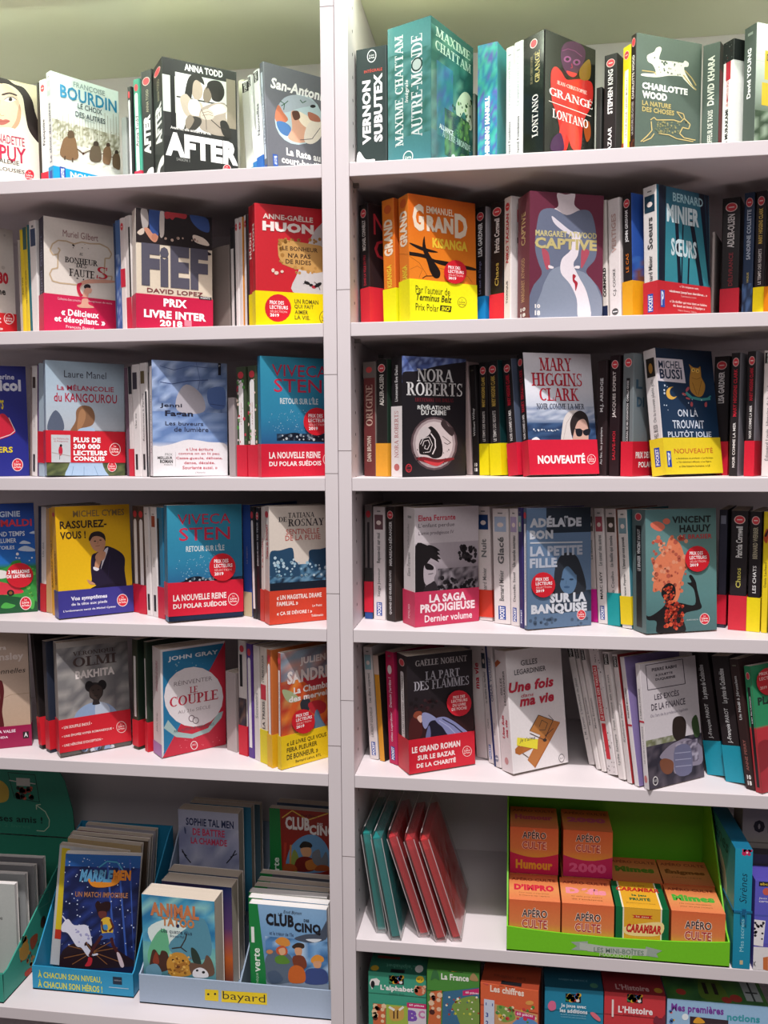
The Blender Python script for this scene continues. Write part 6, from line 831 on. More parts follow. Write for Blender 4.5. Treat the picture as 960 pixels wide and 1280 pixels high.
# blue display box
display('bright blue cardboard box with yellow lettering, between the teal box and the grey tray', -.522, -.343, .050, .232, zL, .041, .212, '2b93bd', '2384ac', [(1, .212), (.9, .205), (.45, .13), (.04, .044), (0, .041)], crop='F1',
  front_art=[('T','À CHACUN SON NIVEAU,',185,1018,492,1058,'d8d84a',.025), ('T','À CHACUN SON HÉROS !',185,1062,496,1100,'d8d84a',.025), ('R','16283c',548,1050,592,1086), ('T','castelmore',553,1062,588,1070,'a0a8b0',0), ('R','bcd0d8',528,1099,624,1102)])
G = 'children’s novels inside the bright blue box'
cover('6b', 'F1', 73.5, 1069.9, 'navy sports-comic novel with a running girl and white beast, front of the blue box', xr=168.9, xt=83.8, Y=.068, W0=.125, a=14, group=G, clamp=(-.5190, -.3460), land='', front='1c2450', spine='24241f', xl=None, T0=.012, name='paperback_book', pages=M_PAGEW,
 art=[('g',[(0,'14122c'),(.35,'24306c'),(.7,'1c3a84'),(1,'2a62a8')]), ('n',['1c2450','26387c','182048'],0,.2,1,.9,10,14,3)]+[('W','3a5cae',9,[(x,480),(x+40,990)]) for x in (520,575,630)]+[('D',['c8d4f0'],300,470,690,980,110,4,6), ('S','2a1a20',[(290,1000),(330,900),(430,890),(520,900),(600,940),(650,1000)])]+[('W','8a5a34',4,[(450,930),(x,y)]) for x, y in ((330,900),(310,960),(350,990),(540,880),(570,910),(600,985),(400,860),(520,990))]+[
  ('S','dfe0f0',[(300,800),(330,770),(360,800),(420,800),(440,850),(445,900),(420,880),(410,900),(440,940),(425,950),(395,910),(370,900),(330,840),(300,830)]), ('W','dfe0f0',9,[(300,755),(330,790)]), ('W','dfe0f0',9,[(415,900),(450,945),(475,940)]), ('D',['a8a8d0'],350,820,430,890,10,8,2),
  ('S','2a1416',[(462,700),(475,682),(490,694),(510,686),(535,690),(535,720),(520,735),(515,755),(480,755),(470,730)]), ('S','6a3430',[(478,735),(515,735),(512,765),(485,765)]), ('S','e0b83c',[(495,770),(530,762),(545,800),(545,840),(500,845),(490,800)]), ('W','5c2c28',10,[(535,770),(550,810),(530,830)]), ('W','5c2c28',9,[(492,780),(500,825),(520,830)]), ('S','3858a0',[(490,842),(550,838),(555,870),(520,866),(485,872)]), ('W','4a2224',15,[(495,850),(460,900),(435,950)]), ('W','4a2224',15,[(540,860),(550,900),(575,940)]), ('S','c8303c',[(430,955),(448,962),(440,995),(412,998),(425,975)]), ('S','e0c8cc',[(566,935),(582,940),(602,995),(585,1000)]), ('S','4a90c0',[(500,800),(520,798),(522,820),(505,822)]),
  ('S','e08c2c',[(425,570),(470,590),(540,580),(590,545),(575,595),(520,615),(450,612)]), ('W','4c9cc0',7,[(480,520),(520,490),(570,495),(600,540)]), ('T','MARBLE',385,528,548,588,'5c9cc4',.06,False,.25), ('T','MEN',548,532,634,582,'e88c30',.06), ('T','UN MATCH IMPOSSIBLE',365,636,620,662,'b07850',.02)])
for (xc_, xt_, xr_, yt_, y_, W0_, f_, s_, lab, ar) in ((62.5, 75, 165, 1062, .094, .125, 'c8c8c8', 'd8d0a8', 'white-edged book with yellow spine strip, second in the blue box', [('r','e0c82c',.04,.3,.16,.98),('r','c83c28',.04,.22,.16,.3)]), (75, 85, 186, 1053.5, .122, .13, 'b8a078', '6a5a48', 'tan book third in the blue box, behind two others', [('t','À la vie',.35,.93,.6,.96,'6a5a40',0)]), (74, 81, 193, 1049.5, .144, .14, '5a4a3c', '3c342c', 'dark brown patterned book fourth in the blue box', []), (88, 96, 199, 1045, .163, .135, '6a2420', '5a2420', 'dark red book fifth in the blue box', []), (100, 107, 204, 1037.5, .192, .13, 'a8a4ac', '888', 'grey-white book at the back of the blue box', [])):
    cover('6b', 'F1', xc_, yt_, lab, xr=None, xt=xt_, Y=y_, W0=W0_, a=6, group=G, clamp=(-.5190, -.3460), land='', front=f_, spine=s_, T0=.014, art=ar)
# pale grey-blue tray
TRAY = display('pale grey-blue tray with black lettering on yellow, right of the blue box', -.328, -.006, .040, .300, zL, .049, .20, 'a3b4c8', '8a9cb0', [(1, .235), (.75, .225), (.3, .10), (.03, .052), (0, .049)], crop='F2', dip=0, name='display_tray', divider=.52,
  front_art=[('P','e4c81c',[(342,912),(402,916),(402,966),(342,960)]), ('P','e4c81c',[(416,918),(618,930),(618,982),(416,968)]), ('E','2a2a20',357,934,5,5), ('E','2a2a20',387,933,5,5), ('T','bayard',422,920,610,966,'2c2c24',-.005)])
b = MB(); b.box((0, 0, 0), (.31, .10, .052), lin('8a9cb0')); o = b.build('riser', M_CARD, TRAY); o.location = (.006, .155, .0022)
G = 'children’s books inside the pale tray'
cover('6b', 'F2', 177.4, 1117.5, 'thick fantasy novel with a golden lion face and teal sky, front left of the tray', xr=267.5, Y=.050, a=-3, group=G, clamp=(-.3250, -.1625), land='', front='3a86b4', spine='1c2c94', xl=None, T0=.036, W0=.112,
 art=[('g',[(0,'1c3a4a'),(.2,'3a6c84'),(.45,'7cc0b4'),(.7,'3a90b8'),(1,'2a78b8')]), ('n',['3a90b8','58a8c8','8cc8c8','2c78a8'],0,.55,1,1,8,6,3), ('S','dff0ea',[(90,640),(180,600),(260,640),(250,700),(200,720),(120,720)]), ('S','6ab88c',[(90,740),(130,660),(170,650),(180,760),(100,800)]), ('S','5a94a8',[(180,720),(260,640),(340,600),(370,760),(250,780)]), ('S','4a2e24',[(100,830),(105,750),(120,735),(140,760),(150,740),(175,750),(185,800),(170,830)]), ('S','8a3c28',[(110,790),(125,745),(138,780),(135,800)]), ('S','c89038',[(172,800),(185,765),(210,748),(250,755),(275,790),(285,840),(250,855),(190,850)]), ('S','a8702c',[(205,790),(225,800),(255,790),(250,830),(215,835)]), ('E','3a2418',200,782,5,5),('E','3a2418',245,785,5,5), ('E','6a3c1c',222,812,10,7), ('D',['e8b85c','8a5a20'],176,760,280,845,30,7,5), ('S','2c3c34',[(280,730),(300,735),(320,770),(325,810),(290,790)]), ('S','6a5040',[(275,795),(330,800),(350,760),(375,790),(380,850),(290,850)]), ('S','e8e8ec',[(290,830),(320,815),(350,830),(355,858),(295,858)]), ('E','1c1c20',308,828,6,5),('E','1c1c20',336,836,7,6), ('W','3a3028',5,[(195,730),(235,725),(255,690),(262,665)]), ('W','3a3028',4,[(235,725),(262,745)]), ('S','6a9ab0',[(85,810),(130,800),(150,850),(85,845)]),
  ('T','ANIMAL',100,522,316,582,'c87c50',.05), ('T','TATOO',152,588,296,628,'c88450',.05), ('E','1c2c54',222,630,7,8), ('T','Les quatre élus',148,640,285,662,'22304c',.0), ('T','Brandon Mull',188,668,250,678,'3a4c64',0)])
for (xc_, xr_, yt_, y_, W0_, T_, f_, s_, lab) in ((205, 292, 1101, .095, .11, .030, '3c3454', '2a2440', 'thick novel second in the tray left row, sunset edge on its cover'), (213, 300, 1088.5, .138, .11, .025, '4a5a6a', '3a4a5a', 'thick novel third in the tray left row')):
    cover('6b', 'F2', xc_, yt_, lab, xr=xr_, Y=y_, a=-3, group=G, clamp=(-.3250, -.1625), land='', front=f_, spine=s_, T0=T_, W0=W0_, art=[('g',[(0,'3a2430'),(.3,'c8642c'),(.6,'5a3c6c'),(1,'1c2c58')],.7,1)])
cover('6br', 'F2', 226, 1011.5, 'cloudy lilac novel with navy and pink capitals, rear left of the tray', xr=300.5, Y=.205, a=-3, group=G, clamp=(-.3250, -.1625), land='', front='b8bcd4', spine='9aa4c4', T0=.026, W0=.1,
 art=[('g',[(0,'8a90b4'),(.4,'a8acc8'),(1,'b4b8d0')]), ('n',['9aa0c0','c4c8dc','b0b4d0','8a90b4'],0,0,1,.85,7,9,3), ('T','SOPHIE TAL MEN',258,148,470,182,'24305c',.03), ('T','DE BATTRE',288,195,430,226,'cc3a5c',.03), ('T','LA CHAMADE',280,235,440,264,'cc3a5c',.03), ('W','1c1c28',5,[(240,290),(256,322),(280,350)]), ('W','1c1c28',4,[(240,300),(262,320)]), ('W','1c1c28',5,[(478,295),(462,325),(438,352)]), ('W','1c1c28',4,[(485,310),(455,325)]), ('S','4a5478',[(250,190),(258,200),(258,222),(252,215)])])
cover('6br', 'F2', 240, 1003.5, 'teal-covered novel behind the lilac one in the tray', xr=316, Y=.242, a=-3, group=G, clamp=(-.3250, -.1625), land='', front='3a7c9a', spine='2a5c74', T0=.018, W0=.105)
cover('6br', 'F2', 243, 999.5, 'dark green-edged novel, rearmost left in the tray', xr=327, Y=.266, a=-3, group=G, clamp=(-.3250, -.1625), land='', front='4a6470', spine='1c3c34', T0=.014, W0=.11)
CL = lambda sc_: [('g',[(0,'6a5c54'),(.3,'8a9cb0'),(.55,'6a94c0'),(.8,'7ca8d0'),(1,'8cb4d8')])]
cover('6b', 'F2', 315.5, 1129.5, 'green-edged adventure novel with children in a boat and dolphin, front right of the tray', xr=413, Y=.05, xt=311, a=-3, group=G, clamp=(-.1570, -.0090), land='', front='6a9cc8', spine='1c7c3c', T0=.014, W0=.122, pages=M_PAGEW,
 art=CL(0)+[('n',['5a8cc0','b8d4ec','7cacd8','3c6c9c'],.2,.3,1,.7,10,8,3), ('S','4a5464',[(740,685),(790,668),(850,660),(890,600),(890,680),(830,705),(770,700)]), ('S','dfe6ec',[(790,690),(860,690),(830,704)]), ('S','5a6a7c',[(610,780),(650,740),(720,760),(760,860),(700,885),(620,880)]), ('S','d89040',[(655,700),(680,680),(712,690),(720,715),(690,722)]), ('S','c85a34',[(660,730),(690,718),(710,740),(700,760),(665,755)]), ('S','5a8a34',[(655,770),(690,760),(720,790),(700,800),(660,795)]), ('S','e0ac84',[(670,735),(695,728),(700,752),(680,760)]), ('S','3a2c24',[(730,720),(755,705),(782,712),(780,730),(740,732)]), ('S','d8a078',[(742,730),(772,730),(770,760),(748,760)]), ('S','7a3c28',[(735,765),(780,765),(795,810),(760,830),(735,800)]), ('S','e0963c',[(815,775),(840,758),(868,770),(866,790),(820,795)]), ('S','d8a078',[(825,790),(858,788),(855,815),(830,815)]), ('S','3a4c84',[(790,830),(830,818),(880,830),(885,885),(790,885)]), ('S','c86428',[(715,830),(740,805),(775,815),(790,850),(780,882),(720,880)]), ('S','4a5c74',[(620,840),(660,830),(690,870),(640,885)]), ('E','c88a5c',630,745,15,10),
  ('p','1c8040',[(0,0),(.205,0),(.19,.4),(.14,.8),(.115,1),(0,1)]), ('T','Enid Blyton',692,560,772,578,'2c2c34',0,False,.2), ('T','LE',668,572,686,584,'1c1c24',.03), ('T','CLUB',614,572,738,626,'1c1c24',.05), ('T','DES',782,600,806,612,'1c1c24',.03), ('T','CINQ',740,614,858,662,'1c1c24',.05), ('T','et le trésor de l’île',630,652,736,668,'2c3454',0),
  ('t','LA BIBLIOTHÈQUE',.06,.1,.1,.34,'bfe0c4',.0,False,0,1), ('t','verte',.045,.35,.125,.58,'e8f4e8',.02,False,0,1), ('r','e8ece8',.02,.63,.06,.78)])
for k, (xc_, xt_, yt_, y_) in enumerate(((314, 310.5, 1122, .072), (316, 311, 1115.5, .092), (321, 318, 1107.5, .115), (324, 322, 1100.5, .136), (327, 325, 1091.5, .157))):
    cover('6b', 'F2', xc_, yt_, 'green-spined book, %s behind the dolphin-cover novel in the tray' % ORD[k+1], xr=413, Y=y_, xt=xt_, a=-3, group=G, clamp=(-.1570, -.0090), land='', front=['4a8ab8','b8b8b4','7a8a90','8a8c9c','5a5a64'][k], spine='1c7c3c', T0=.015, W0=.122, pages=M_PAGEW if k < 2 else M_PAGE, art=[('r','1c7c3c',0,0,.18,1)])
cover('6br', 'F2', 339, 1010, 'red adventure novel with circus curtain and boy, rear right of the tray', xr=422, Y=.205, a=-3, group=G, clamp=(-.1570, -.0090), land='', front='8a2420', spine='1c7c3c', T0=.014, W0=.115,
 art=[('r','962a20',0,0,1,1), ('S','6a9cc8',[(715,300),(750,250),(800,225),(850,235),(890,290),(890,385),(715,385)]), ('S','8c9c4c',[(725,330),(740,290),(760,330),(760,385),(725,385)]), ('W','e0b848',5,[(685,150),(730,118),(800,160),(890,130)]), ('W','b83c2c',12,[(700,260),(694,385)]), ('W','c88a4c',8,[(724,270),(720,385)]), ('S','2a2420',[(762,280),(780,255),(812,262),(818,280),(790,288)]), ('S','dca478',[(770,285),(812,284),(812,318),(785,325),(770,305)]), ('S','7a2824',[(750,335),(790,322),(830,340),(825,385),(745,385)]), ('S','c87c3c',[(790,345),(840,335),(850,370),(800,382)]), ('S','7c8088',[(818,310),(850,290),(860,330),(880,300),(890,340),(880,370),(830,355)]), ('S','a8542c',[(830,385),(850,360),(890,365),(890,385)]), ('S','a8542c',[(690,385),(700,355),(740,360),(750,385)]),
  ('p','1c7c3c',[(0,0),(.24,0),(.18,.5),(.16,1),(0,1)]), ('T','Enid Blyton',770,132,842,148,'1c1410',0,False,.2), ('T','CLUB',700,142,808,200,'ece4e0',.05), ('T','DES',842,172,866,186,'ece4e0',.03), ('T','CINQ',806,180,926,232,'ece4e0',.05), ('t','verte',.06,.35,.14,.6,'e8f4e8',.02,False,0,1)])
cover('6br', 'F2', 348, 1003, 'grey-blue book standing behind the red curtain novel', xr=425, Y=.235, a=-3, group=G, clamp=(-.1570, -.0090), land='', front='5a6c88', spine='2a4a34', T0=.02, W0=.11)
# ---------------- bagged card sets
def bagged(xl, xr, yt, xt, Y, col, label):
    Z = zR; R_ = base_at(xr, Z, Y); aa = 88.5; r = math.radians(aa); d = np.array([-math.sin(r), math.cos(r)])
    T = solve(lambda t: proj((*(R_+d*t), Z))[0]-xl, .002, .05) or .012; H = height_at(R_, Z, yt)
    def g(ph): p = R_ + d*(math.sin(ph)*H+T); return proj((p[0], p[1], Z+H*math.cos(ph)))[0]-xt
    ph = solve(g, 0, .6) or .2; W = .135; lean = math.degrees(ph); H = H/math.cos(ph)
    LOG.append((6, 'BAG', label, 'T%.1f H%.0f lean%.0f' % (T*1000, H*1000, lean)))
    R = Matrix.Rotation(r, 4, 'Z') @ Matrix.Rotation(-ph, 4, 'X'); zmin = min((R @ Vector((0, y, 0)))[2] for y in (0, T))
    zmin = min((R @ Vector((x, y, -.0012)))[2] for x in (-.007, W+.010) for y in (-.0022, T+.0022))
    mw = Matrix.Translation((R_[0], R_[1], Z-zmin+.0004)) @ R; root = empty('card_box_in_bag', mw, label, 'card box', 'card boxes in clear bags on the right shelf')
    b = MB(); b.box((0, 0, 0), (W, T, H), lin(col)); b.build('card_box', M_INK, root, bevel=.0008)
    b = MB(); b.box((.0, -.00015, .02), (W*.96, .0, H*.9), lin(col)); 
    f = MB(); e = .0012; rn = random.Random(int(xl)); tops = []
    nx, nz = 12, 12; x0, x1, z1 = -.007, W+.010, H+.013
    for side in (-e, T+e):         # two crinkled film sheets, closed at the front edge, pinched together over the top
        g_ = []
        for j in range(nz+1):
            zz = -.001+(z1+.001)*j/nz; k = max(0, (zz-H)/.013)
            g_.append([(x0+(x1-x0)*i/nx, side+(T/2-side)*k*.8+(rn.uniform(-.0008, .0008) if 0 < i < nx and 0 < j < nz and (side > 0) == (side > T/2) else 0)*(1 if side < 0 else 1), zz) for i in range(nx+1)])
        for j in range(nz):
            for i in range(nx): f.poly([g_[j][i], g_[j][i+1], g_[j+1][i+1], g_[j+1][i]], lin('fff'))
    f.poly([(x0, -e, -.001), (x0, T+e, -.001), (x0, T+e, H), (x0, -e, H)], lin('fff'))
    f.poly([(x0, -e, -.001), (x1, -e, -.001), (x1, T+e, -.001), (x0, T+e, -.001)], lin('fff'))
    o = f.build('clear_bag', M_FILM, root)
    sm = MB(); q = .00035; c = lin('cfc8c8')
    for (xa, ya) in ((x0, -e), (x0, T+e), (x1, T+e)): sm.box((xa-q, ya-q, 0), (xa+q, ya+q, H), c)
    sm.box((x0, T/2-q, z1-q), (x1, T/2+q, z1+q), c)
    for ya in (-e, T+e): sm.box((x0, ya-q, -.0005), (x1, ya+q, .0002), c)
    sm.build('bag_seam', M_INK, o)['kind'] = 'stuff'
for a_ in ((472.6, 483, 1044.5, 453.5, .026, '2f9a94', 'teal card box in a clear bag, nearest the left shelf side'), (489.8, 501, 1051, 466, .010, '2f9a98', 'teal card box in a clear bag, second from the left'), (525, 536, 1051.5, 487, .023, 'd9444a', 'coral card box in a clear bag, first coral one beside teal'), (546, 557, 1055, 508, .014, 'd9444a', 'coral card box in a clear bag, middle coral one'), (565.6, 576, 1055, 527, .019, 'dc4648', 'coral card box in a clear bag, rightmost, by the empty space')): bagged(*a_)
# ---------------- green display with mini game cubes
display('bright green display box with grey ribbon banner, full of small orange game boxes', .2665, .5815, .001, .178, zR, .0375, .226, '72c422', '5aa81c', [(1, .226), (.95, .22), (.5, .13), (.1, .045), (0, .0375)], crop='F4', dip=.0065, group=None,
  front_art=[('P','9aa89c',[(498,1052),(612,1048),(608,1090),(625,1112),(500,1104),(540,1080)]), ('P','b4bcb0',[(604,1072),(800,1096),(1040,1100),(1040,1140),(800,1135),(610,1114)]), ('@','F5'), ('P','9aa89c',[(228,975),(325,1000),(290,1018),(302,1042),(215,1028)]), ('P','b4bcb0',[(-170,950),(0,975),(236,990),(230,1032),(0,1020),(-170,992)]), ('@','F4'), ('T','LES MINI-BOÎTES',652,1078,985,1118,'6c8470',.02), ('T','MARABOUT',690,1126,912,1146,'c8e0a8',.01)])
def carton(name, label, cat, group, mw, w, d, h, cols, front=(), top=(), left=(), crop=None, mat=None, flap=None):
    r = empty(name, mw, label, cat, group); mat = mat or M_INK
    b = MB(); b.box((0, 0, 0), (w, d, h), cols=[lin(c) for c in cols]); b.build('carton', mat, r, bevel=.0006)
    if flap:
        f = MB(); f.box((.0006, -.0008, h-flap), (w-.0006, .0, h), lin(cols[0])); f.build('lid_front', mat, r); off = -.0008
    else: off = 0
    if front: Ink((0,off,0), (1,0,0), (0,0,1), (0,-1,0), w, h, mw, crop).run(front).mb.build('front_print', mat, r)
    if top: Ink((0,0,h), (1,0,0), (0,1,0), (0,0,1), w, d, mw, crop).run(top).mb.build('top_print', mat, r)
    if left: Ink((0,d,0), (0,-1,0), (0,0,1), (-1,0,0), d, h, mw, crop).run(left).mb.build('side_print', mat, r)
    return r
def cube(x, y, z, title, foot, tcol, label, base='d87444', toptxt=None, special=False, lines=()):
    w, d, h = .0742, .0760, .0742; mw = Matrix.Translation((x, y, z+.0005)) @ Matrix.Rotation(math.radians(random.Random(int(x*1e4)).uniform(-.3, .3)), 4, 'Z')
    arc = [(0, .30)]+[(k/14, .30-.11*math.sin(PI*k/14)) for k in range(15)]+[(1, .3)]
    if special:
        fr = [('g',[(0,'0c5c34'),(1,'0e6a3c')]), ('r','e8e0c8',.13,.2,.87,1), ('r','e0a82c',.155,.2,.845,1), ('p','0c5c34',[(0,0),(1,0),(1,.3)]+[(1-k/14, .30-.12*math.sin(PI*k/14)) for k in range(15)]+[(0,.3)]), ('p','c03028',[(.3,.86),(.36,.83),(.31,.8),(.7,.8),(.65,.83),(.7,.87)]), ('t','le jeu',.38,.81,.62,.85,'f0d8a0',.02), ('s','f0d890',[(.16,.6),(.5,.7),(.88,.74),(.86,.5),(.5,.44),(.2,.46)]), ('t','CARAMBAR',.2,.5,.86,.68,'c42a24',.06,False,.2), ('t','le jeu',.35,.06,.65,.2,'d8e8c0',.05)]
        tp = [('r','0c5c34',0,0,1,1), ('r','e8e0c8',.12,0,.88,1), ('r','dca42c',.15,0,.85,1), ('t','le jeu',.42,.84,.66,.88,'6a2818',.02), ('t','CARAMBAR',.08,.62,.92,.78,'b82a24',.05,False,.2), ('t','le jeu',.36,.42,.64,.52,'1c5c38',.05), ('t','FRUITÉ',.3,.28,.7,.4,'1c5c38',.05), ('t','300 questions pour rire et s’amuser',.22,.16,.78,.2,'6a5028',0)]
        cols = ['0e6a3c']*6
    else:
        fr = [('g',[(0,'dc9c34'),(.3,'dcaa38'),(.55,'dc8048'),(1,'d8683c')]), ('p',foot,[(0,0),(1,0),(1,.3)]+[(1-k/14, .30-.11*math.sin(PI*k/14)) for k in range(15)]+[(0,.3)]) ,
              ('t','APÉRO',.245,.655,.755,.86,'f8ead8',.06), ('t','APÉRO',.255,.66,.745,.855,'3a1c24',.02), ('t','CULTE',.245,.43,.755,.62,'f8e0c8',.06), ('t','CULTE',.255,.435,.745,.615,'b02c30',.02), ('t',title,.12 if len(title) > 4 else .2,.05,.88 if len(title) > 4 else .8,.19,tcol,.05)]
        if foot in ('c41c50', 'b81c60'): fr[1] = ('p',foot,[(0,0),(1,0),(1,.46)]+[(1-k/14, .46-.1*math.sin(PI*k/14)) for k in range(15)]+[(0,.46)]); fr = fr[:2]+[(q[0], q[1], q[2], q[3]+.1, q[4], q[5]+.09)+q[6:] for q in fr[2:6]]+[('t',title,.12,.1,.88,.3,tcol,.05)]
        tp = [('g',[(0,'dc7c50'),(.45,'de9458'),(1,'c86038')]), ('t','APÉRO CULTE',.05,.76,.95,.9,'8a3424',.03), ('t',toptxt or title,.1,.38,.9,.62,tcol if tcol != 'e0a030' else 'c85070',.07)]+[('t',l_,.2,.26-.1*i,.8,.31-.1*i,'7a4a28',0) for i, l_ in enumerate(lines)]
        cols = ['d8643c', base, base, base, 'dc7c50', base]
    return carton('mini_game_box', label, 'game box', 'mini game boxes in the green display', mw, w, d, h, cols, fr, tp, crop='F4')
zc = zR+.0026; xs_ = [.2700, .3467, .4234, .5012]; yf, yb_ = .0045, .0830
cube(xs_[0], yf, zc, 'Impro', '0e7a5c', 'c82840', 'orange game box lettered IMPRO on top, first in the front row', toptxt='D’IMPRO', lines=('Pour jouer à improviser','à l’heure de l’apéro'))
cube(xs_[1], yf, zc, 'Défis', 'd8482c', 'e890a0', 'orange game box lettered DÉFIS on top, second in the front row', toptxt='Défis', lines=('50 défis pour mettre','de l’ambiance'))
cube(xs_[2], yf, zc, '', '', '', 'green and gold striped game box, third in the front row', special=True)
cube(xs_[3], yf, zc, 'Mimes', '1c8a3c', '4aa83c', 'orange game box lettered MIMES, fourth in the front row', toptxt='Mimes', lines=('100 mimes désopilants','pour les plus joueurs'))
cube(xs_[0], yb_, zc, 'Humour', 'd8482c', 'e0a030', 'orange game box in the back row, beneath the HUMOUR box'); cube(xs_[1]+.004, yb_, zc, 'Défis', 'd8482c', 'e890a0', 'orange game box in the back row, beneath the 2000 box')
cube(xs_[2]+.0045, yb_, zc, 'Mimes', '1c8a3c', '5a8a2c', 'orange game box, back row, directly behind the gold-striped one', toptxt='Mimes', base='a85a28'); cube(xs_[3]+.003, yb_, zc, 'Énigmes', '8a3c28', '8a5028', 'orange game box, back row, directly behind the front MIMES box', toptxt='Énigmes', base='a85a28', lines=('CASSE-TÊTE',))
cube(xs_[0]+.001, yb_+.001, zc+.0752, 'Humour', 'c41c50', 'e0a030', 'orange and magenta game box lettered HUMOUR, stacked upper left', toptxt='Humour'); cube(xs_[1]+.006, yb_+.001, zc+.0752, '2000', 'b81c60', 'd05a90', 'orange and magenta game box lettered 2000, stacked beside HUMOUR', toptxt='2000')
# ---------------- gift book with ribbon, card game boxes
X0 = .5855; mw = Matrix.Translation((X0, .001, zR+.0005))
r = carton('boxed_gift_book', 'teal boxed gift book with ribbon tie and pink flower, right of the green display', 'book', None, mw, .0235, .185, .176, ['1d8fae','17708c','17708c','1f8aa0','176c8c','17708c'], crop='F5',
  front=[('g',[(0,'1a86a6'),(1,'2496b2')]), ('D',['c02858'],815,395,855,430,7,16,4), ('E','c02858',835,412,14,14), ('E','f0d8e0',835,412,6,6), ('t','Sirènes',.3,.55,.72,.8,'0c3044',-.005,False,.25,1), ('t','Mes secrets',.38,.14,.62,.42,'9ad0dc',0,False,0,1), ('r','c8b48a',.42,.035,.6,.07)],
  left=[('g',[(0,'2a94a4'),(.5,'5ab0ac'),(1,'2a8a8c')]), ('e','b8c4b4',.45,.52,.34,.26), ('e','9aa89c',.45,.52,.3,.22)]+[('r','5a7474',.25,.36+.035*i,.65,.37+.035*i) for i in range(9)]+[('t','Sirènes',.1,.84,.8,.96,'0c3c48',.0,False,.25), ('n',['3aa0a8','7ac4b8','2a8090'],0,0,1,.2,8,4,3)])
b = MB()
for x0, x1, y0, y1 in ((-.0012, .0247, -.0012, -.0004), (-.0012, -.0004, -.0012, .186)): b.box((x0, y0, .083), (x1, y1, .0862), lin('1c6a90'))
b.build('ribbon', M_BAND, r); 
b = MB(); b.box((.011, -.002, .080), (.016, -.0012, .089), lin('1a5c84')); 
b.box((.0145, -.0022, .066), (.0170, -.0012, .0835), lin('1c6a90')); b.box((.0085, -.0022, .069), (.0105, -.0012, .0835), lin('1c6a90')); b.build('ribbon_knot', M_BAND, r)
for k, yy in enumerate((0,)): pass
mw = Matrix.Translation((.6135, .001, zR+.0005))
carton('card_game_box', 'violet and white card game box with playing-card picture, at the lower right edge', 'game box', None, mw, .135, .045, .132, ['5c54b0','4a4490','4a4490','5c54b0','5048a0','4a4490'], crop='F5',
  front=[('r','5c5cbc',0,.3,1,1), ('r','4c54a8',0,.6,1,.62), ('P','e0dcdc',[(868,975),(1040,985),(1040,1130),(868,1115)]), ('P','e8e4e4',[(872,812),(945,820),(930,975),(868,965)]), ('D',['24202a'],878,830,935,960,16,9,4), ('P','c8703c',[(930,1040),(960,1035),(960,1120),(930,1112)]), ('R','1c1c28',905,585,1000,612), ('T','abc',912,590,960,606,'e0c040',.02), ('E','c85c50',950,645,22,22), ('T','Jeux de',905,678,990,692,'dcd8f0',.02), ('T','cartes',905,696,980,708,'dcd8f0',.02), ('E','e0d040',960,540,16,12), ('T','X',866,1062,886,1092,'1c1c20',.02)])
mw = Matrix.Translation((.6135, .075, zR+.0005))
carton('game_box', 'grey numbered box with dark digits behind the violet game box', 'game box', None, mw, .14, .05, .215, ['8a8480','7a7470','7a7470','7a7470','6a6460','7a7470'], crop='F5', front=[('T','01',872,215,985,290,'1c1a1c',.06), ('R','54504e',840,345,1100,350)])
mw = Matrix.Translation((.613, .048, zR+.0005))
carton('card_game_box', 'dark slim box between the violet and numbered boxes', 'game box', None, mw, .13, .02, .148, ['3c3844','302c38','302c38','3c3844','3a3640','302c38'])
# ---------------- puzzle cartons on the lowest visible right shelf
G = 'learning game cartons on the lowest right shelf'
LOGO = lambda x, y, k=1.: [('R','1c1c20',x,y,x+66*k,y+36*k), ('D',['c83c30','e8e4e0','3a8a54','e0b030','3a70b0','d8d4d0'],x+6,y+5,x+60*k,y+31*k,26,9,3)]
def puzzle(x0, x1, y, ztop, d, cols, label, front, top, crop, rot=0, flap=.034):
    mw = Matrix.Translation((x0, y, z7+.0005)) @ Matrix.Rotation(math.radians(rot), 4, 'Z')
    return carton('puzzle_box', label, 'game box', G, mw, x1-x0, d, ztop+FLOOR-z7, cols, front, top, crop=crop, flap=flap)
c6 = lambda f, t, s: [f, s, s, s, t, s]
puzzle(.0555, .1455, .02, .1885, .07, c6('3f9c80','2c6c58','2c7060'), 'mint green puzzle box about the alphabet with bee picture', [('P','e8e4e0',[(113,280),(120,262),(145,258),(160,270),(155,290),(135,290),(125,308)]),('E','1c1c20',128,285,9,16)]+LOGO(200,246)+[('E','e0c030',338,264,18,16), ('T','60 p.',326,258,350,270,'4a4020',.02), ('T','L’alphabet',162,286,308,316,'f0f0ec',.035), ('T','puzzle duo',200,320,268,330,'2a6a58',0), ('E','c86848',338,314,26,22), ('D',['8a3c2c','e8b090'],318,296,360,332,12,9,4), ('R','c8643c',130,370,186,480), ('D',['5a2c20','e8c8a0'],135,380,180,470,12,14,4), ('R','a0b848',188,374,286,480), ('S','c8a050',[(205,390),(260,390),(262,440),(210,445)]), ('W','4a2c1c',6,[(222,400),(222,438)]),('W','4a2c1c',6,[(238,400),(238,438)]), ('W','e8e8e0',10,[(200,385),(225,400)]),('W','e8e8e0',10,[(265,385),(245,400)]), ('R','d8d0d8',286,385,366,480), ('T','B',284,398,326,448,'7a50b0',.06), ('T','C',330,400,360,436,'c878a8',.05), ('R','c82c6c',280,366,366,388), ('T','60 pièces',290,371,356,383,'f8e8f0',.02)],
  [('t','L’alphabet',.28,.18,.8,.36,'5a9a84',.02,False,0,2)]+[('r','1c1c20',.38,.02,.62,.14),('e','e0e0dc',.86,.22,.07,.14),('e','b89a30',.1,.12,.07,.1),('r','8a3c30',.1,.5,.5,.6)], 'F6')
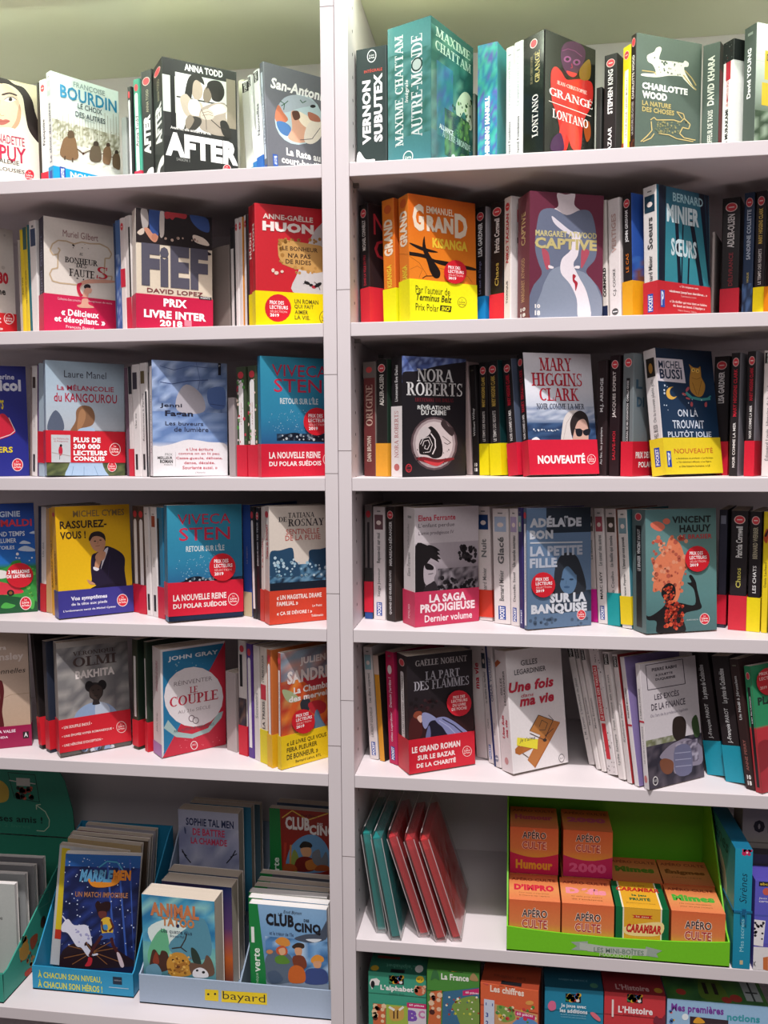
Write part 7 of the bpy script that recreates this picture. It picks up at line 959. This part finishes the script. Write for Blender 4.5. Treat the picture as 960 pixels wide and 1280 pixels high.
puzzle(.147, .2265, .012, .205, .07, c6('4c8c3c','3a6c30','3a6c30'), 'leafy green puzzle box about France with map picture', LOGO(462,192)+[('E','c8b030',594,205,18,12), ('T','La France',432,236,555,264,'e8ece0',.035), ('S','3a7040',[(385,265),(405,205),(425,265),(405,258)]), ('S','a8885c',[(558,265),(575,235),(598,270)]), ('P','c8683c',[(385,318),(435,312),(430,480),(372,480)]), ('D',['4a2420','e0c0a0'],388,330,428,460,10,15,4), ('P','3c6c8c',[(440,318),(600,300),(600,480),(435,480)]), ('S','7a9848',[(480,380),(530,345),(600,350),(600,480),(530,480),(500,420)]), ('D',['c8c84c','a83c30','e8e0c8','4a5a8c'],455,340,598,470,34,6,4), ('P','c82c6c',[(528,314),(600,304),(600,328),(528,336)]), ('T','60 pièces',540,316,598,328,'f8e8f0',.02)], [], 'F6', flap=.033)
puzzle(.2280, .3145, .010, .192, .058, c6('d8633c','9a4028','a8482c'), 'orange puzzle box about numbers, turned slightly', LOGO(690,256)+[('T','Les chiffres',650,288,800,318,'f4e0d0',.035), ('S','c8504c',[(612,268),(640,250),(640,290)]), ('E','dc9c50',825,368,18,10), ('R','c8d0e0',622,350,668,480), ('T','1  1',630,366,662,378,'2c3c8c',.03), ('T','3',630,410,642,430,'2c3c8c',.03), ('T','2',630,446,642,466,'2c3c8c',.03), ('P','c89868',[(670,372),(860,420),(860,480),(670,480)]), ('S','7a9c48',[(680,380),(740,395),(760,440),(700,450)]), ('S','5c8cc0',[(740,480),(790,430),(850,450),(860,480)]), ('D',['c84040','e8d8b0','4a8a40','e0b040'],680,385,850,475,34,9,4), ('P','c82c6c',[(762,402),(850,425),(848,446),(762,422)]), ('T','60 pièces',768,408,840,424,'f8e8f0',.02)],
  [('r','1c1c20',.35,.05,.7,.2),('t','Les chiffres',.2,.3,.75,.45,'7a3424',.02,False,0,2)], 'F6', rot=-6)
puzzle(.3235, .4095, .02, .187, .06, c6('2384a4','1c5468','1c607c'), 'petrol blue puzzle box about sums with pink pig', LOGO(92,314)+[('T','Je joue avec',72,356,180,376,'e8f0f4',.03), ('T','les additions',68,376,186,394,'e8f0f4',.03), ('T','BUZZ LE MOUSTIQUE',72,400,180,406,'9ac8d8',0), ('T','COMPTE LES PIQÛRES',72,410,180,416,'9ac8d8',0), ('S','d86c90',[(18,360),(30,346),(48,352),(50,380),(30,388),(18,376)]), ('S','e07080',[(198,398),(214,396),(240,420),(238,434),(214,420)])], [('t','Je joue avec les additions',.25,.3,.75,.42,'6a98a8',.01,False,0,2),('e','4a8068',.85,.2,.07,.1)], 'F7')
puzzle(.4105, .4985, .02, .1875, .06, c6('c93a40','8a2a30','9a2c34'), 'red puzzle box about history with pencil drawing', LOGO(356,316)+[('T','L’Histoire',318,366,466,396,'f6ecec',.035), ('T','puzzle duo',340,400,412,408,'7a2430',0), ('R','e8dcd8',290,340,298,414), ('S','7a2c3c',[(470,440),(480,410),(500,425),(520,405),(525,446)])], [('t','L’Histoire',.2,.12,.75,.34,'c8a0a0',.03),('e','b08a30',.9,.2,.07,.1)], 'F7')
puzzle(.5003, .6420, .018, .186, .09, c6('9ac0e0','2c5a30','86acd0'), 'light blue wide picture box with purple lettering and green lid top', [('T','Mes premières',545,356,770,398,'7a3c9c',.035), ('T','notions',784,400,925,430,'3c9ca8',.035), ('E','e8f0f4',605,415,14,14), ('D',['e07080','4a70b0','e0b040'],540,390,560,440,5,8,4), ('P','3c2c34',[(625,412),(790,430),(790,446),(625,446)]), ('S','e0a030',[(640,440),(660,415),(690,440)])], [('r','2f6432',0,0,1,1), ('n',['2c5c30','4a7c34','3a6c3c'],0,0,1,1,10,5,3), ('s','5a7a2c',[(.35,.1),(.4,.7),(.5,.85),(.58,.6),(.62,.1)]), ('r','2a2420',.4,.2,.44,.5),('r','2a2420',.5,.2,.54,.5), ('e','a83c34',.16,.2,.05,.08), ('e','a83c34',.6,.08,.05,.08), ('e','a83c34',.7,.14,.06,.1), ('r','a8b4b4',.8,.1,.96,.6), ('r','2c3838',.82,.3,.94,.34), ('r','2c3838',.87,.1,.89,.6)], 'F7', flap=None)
bpy.context.view_layer.update()
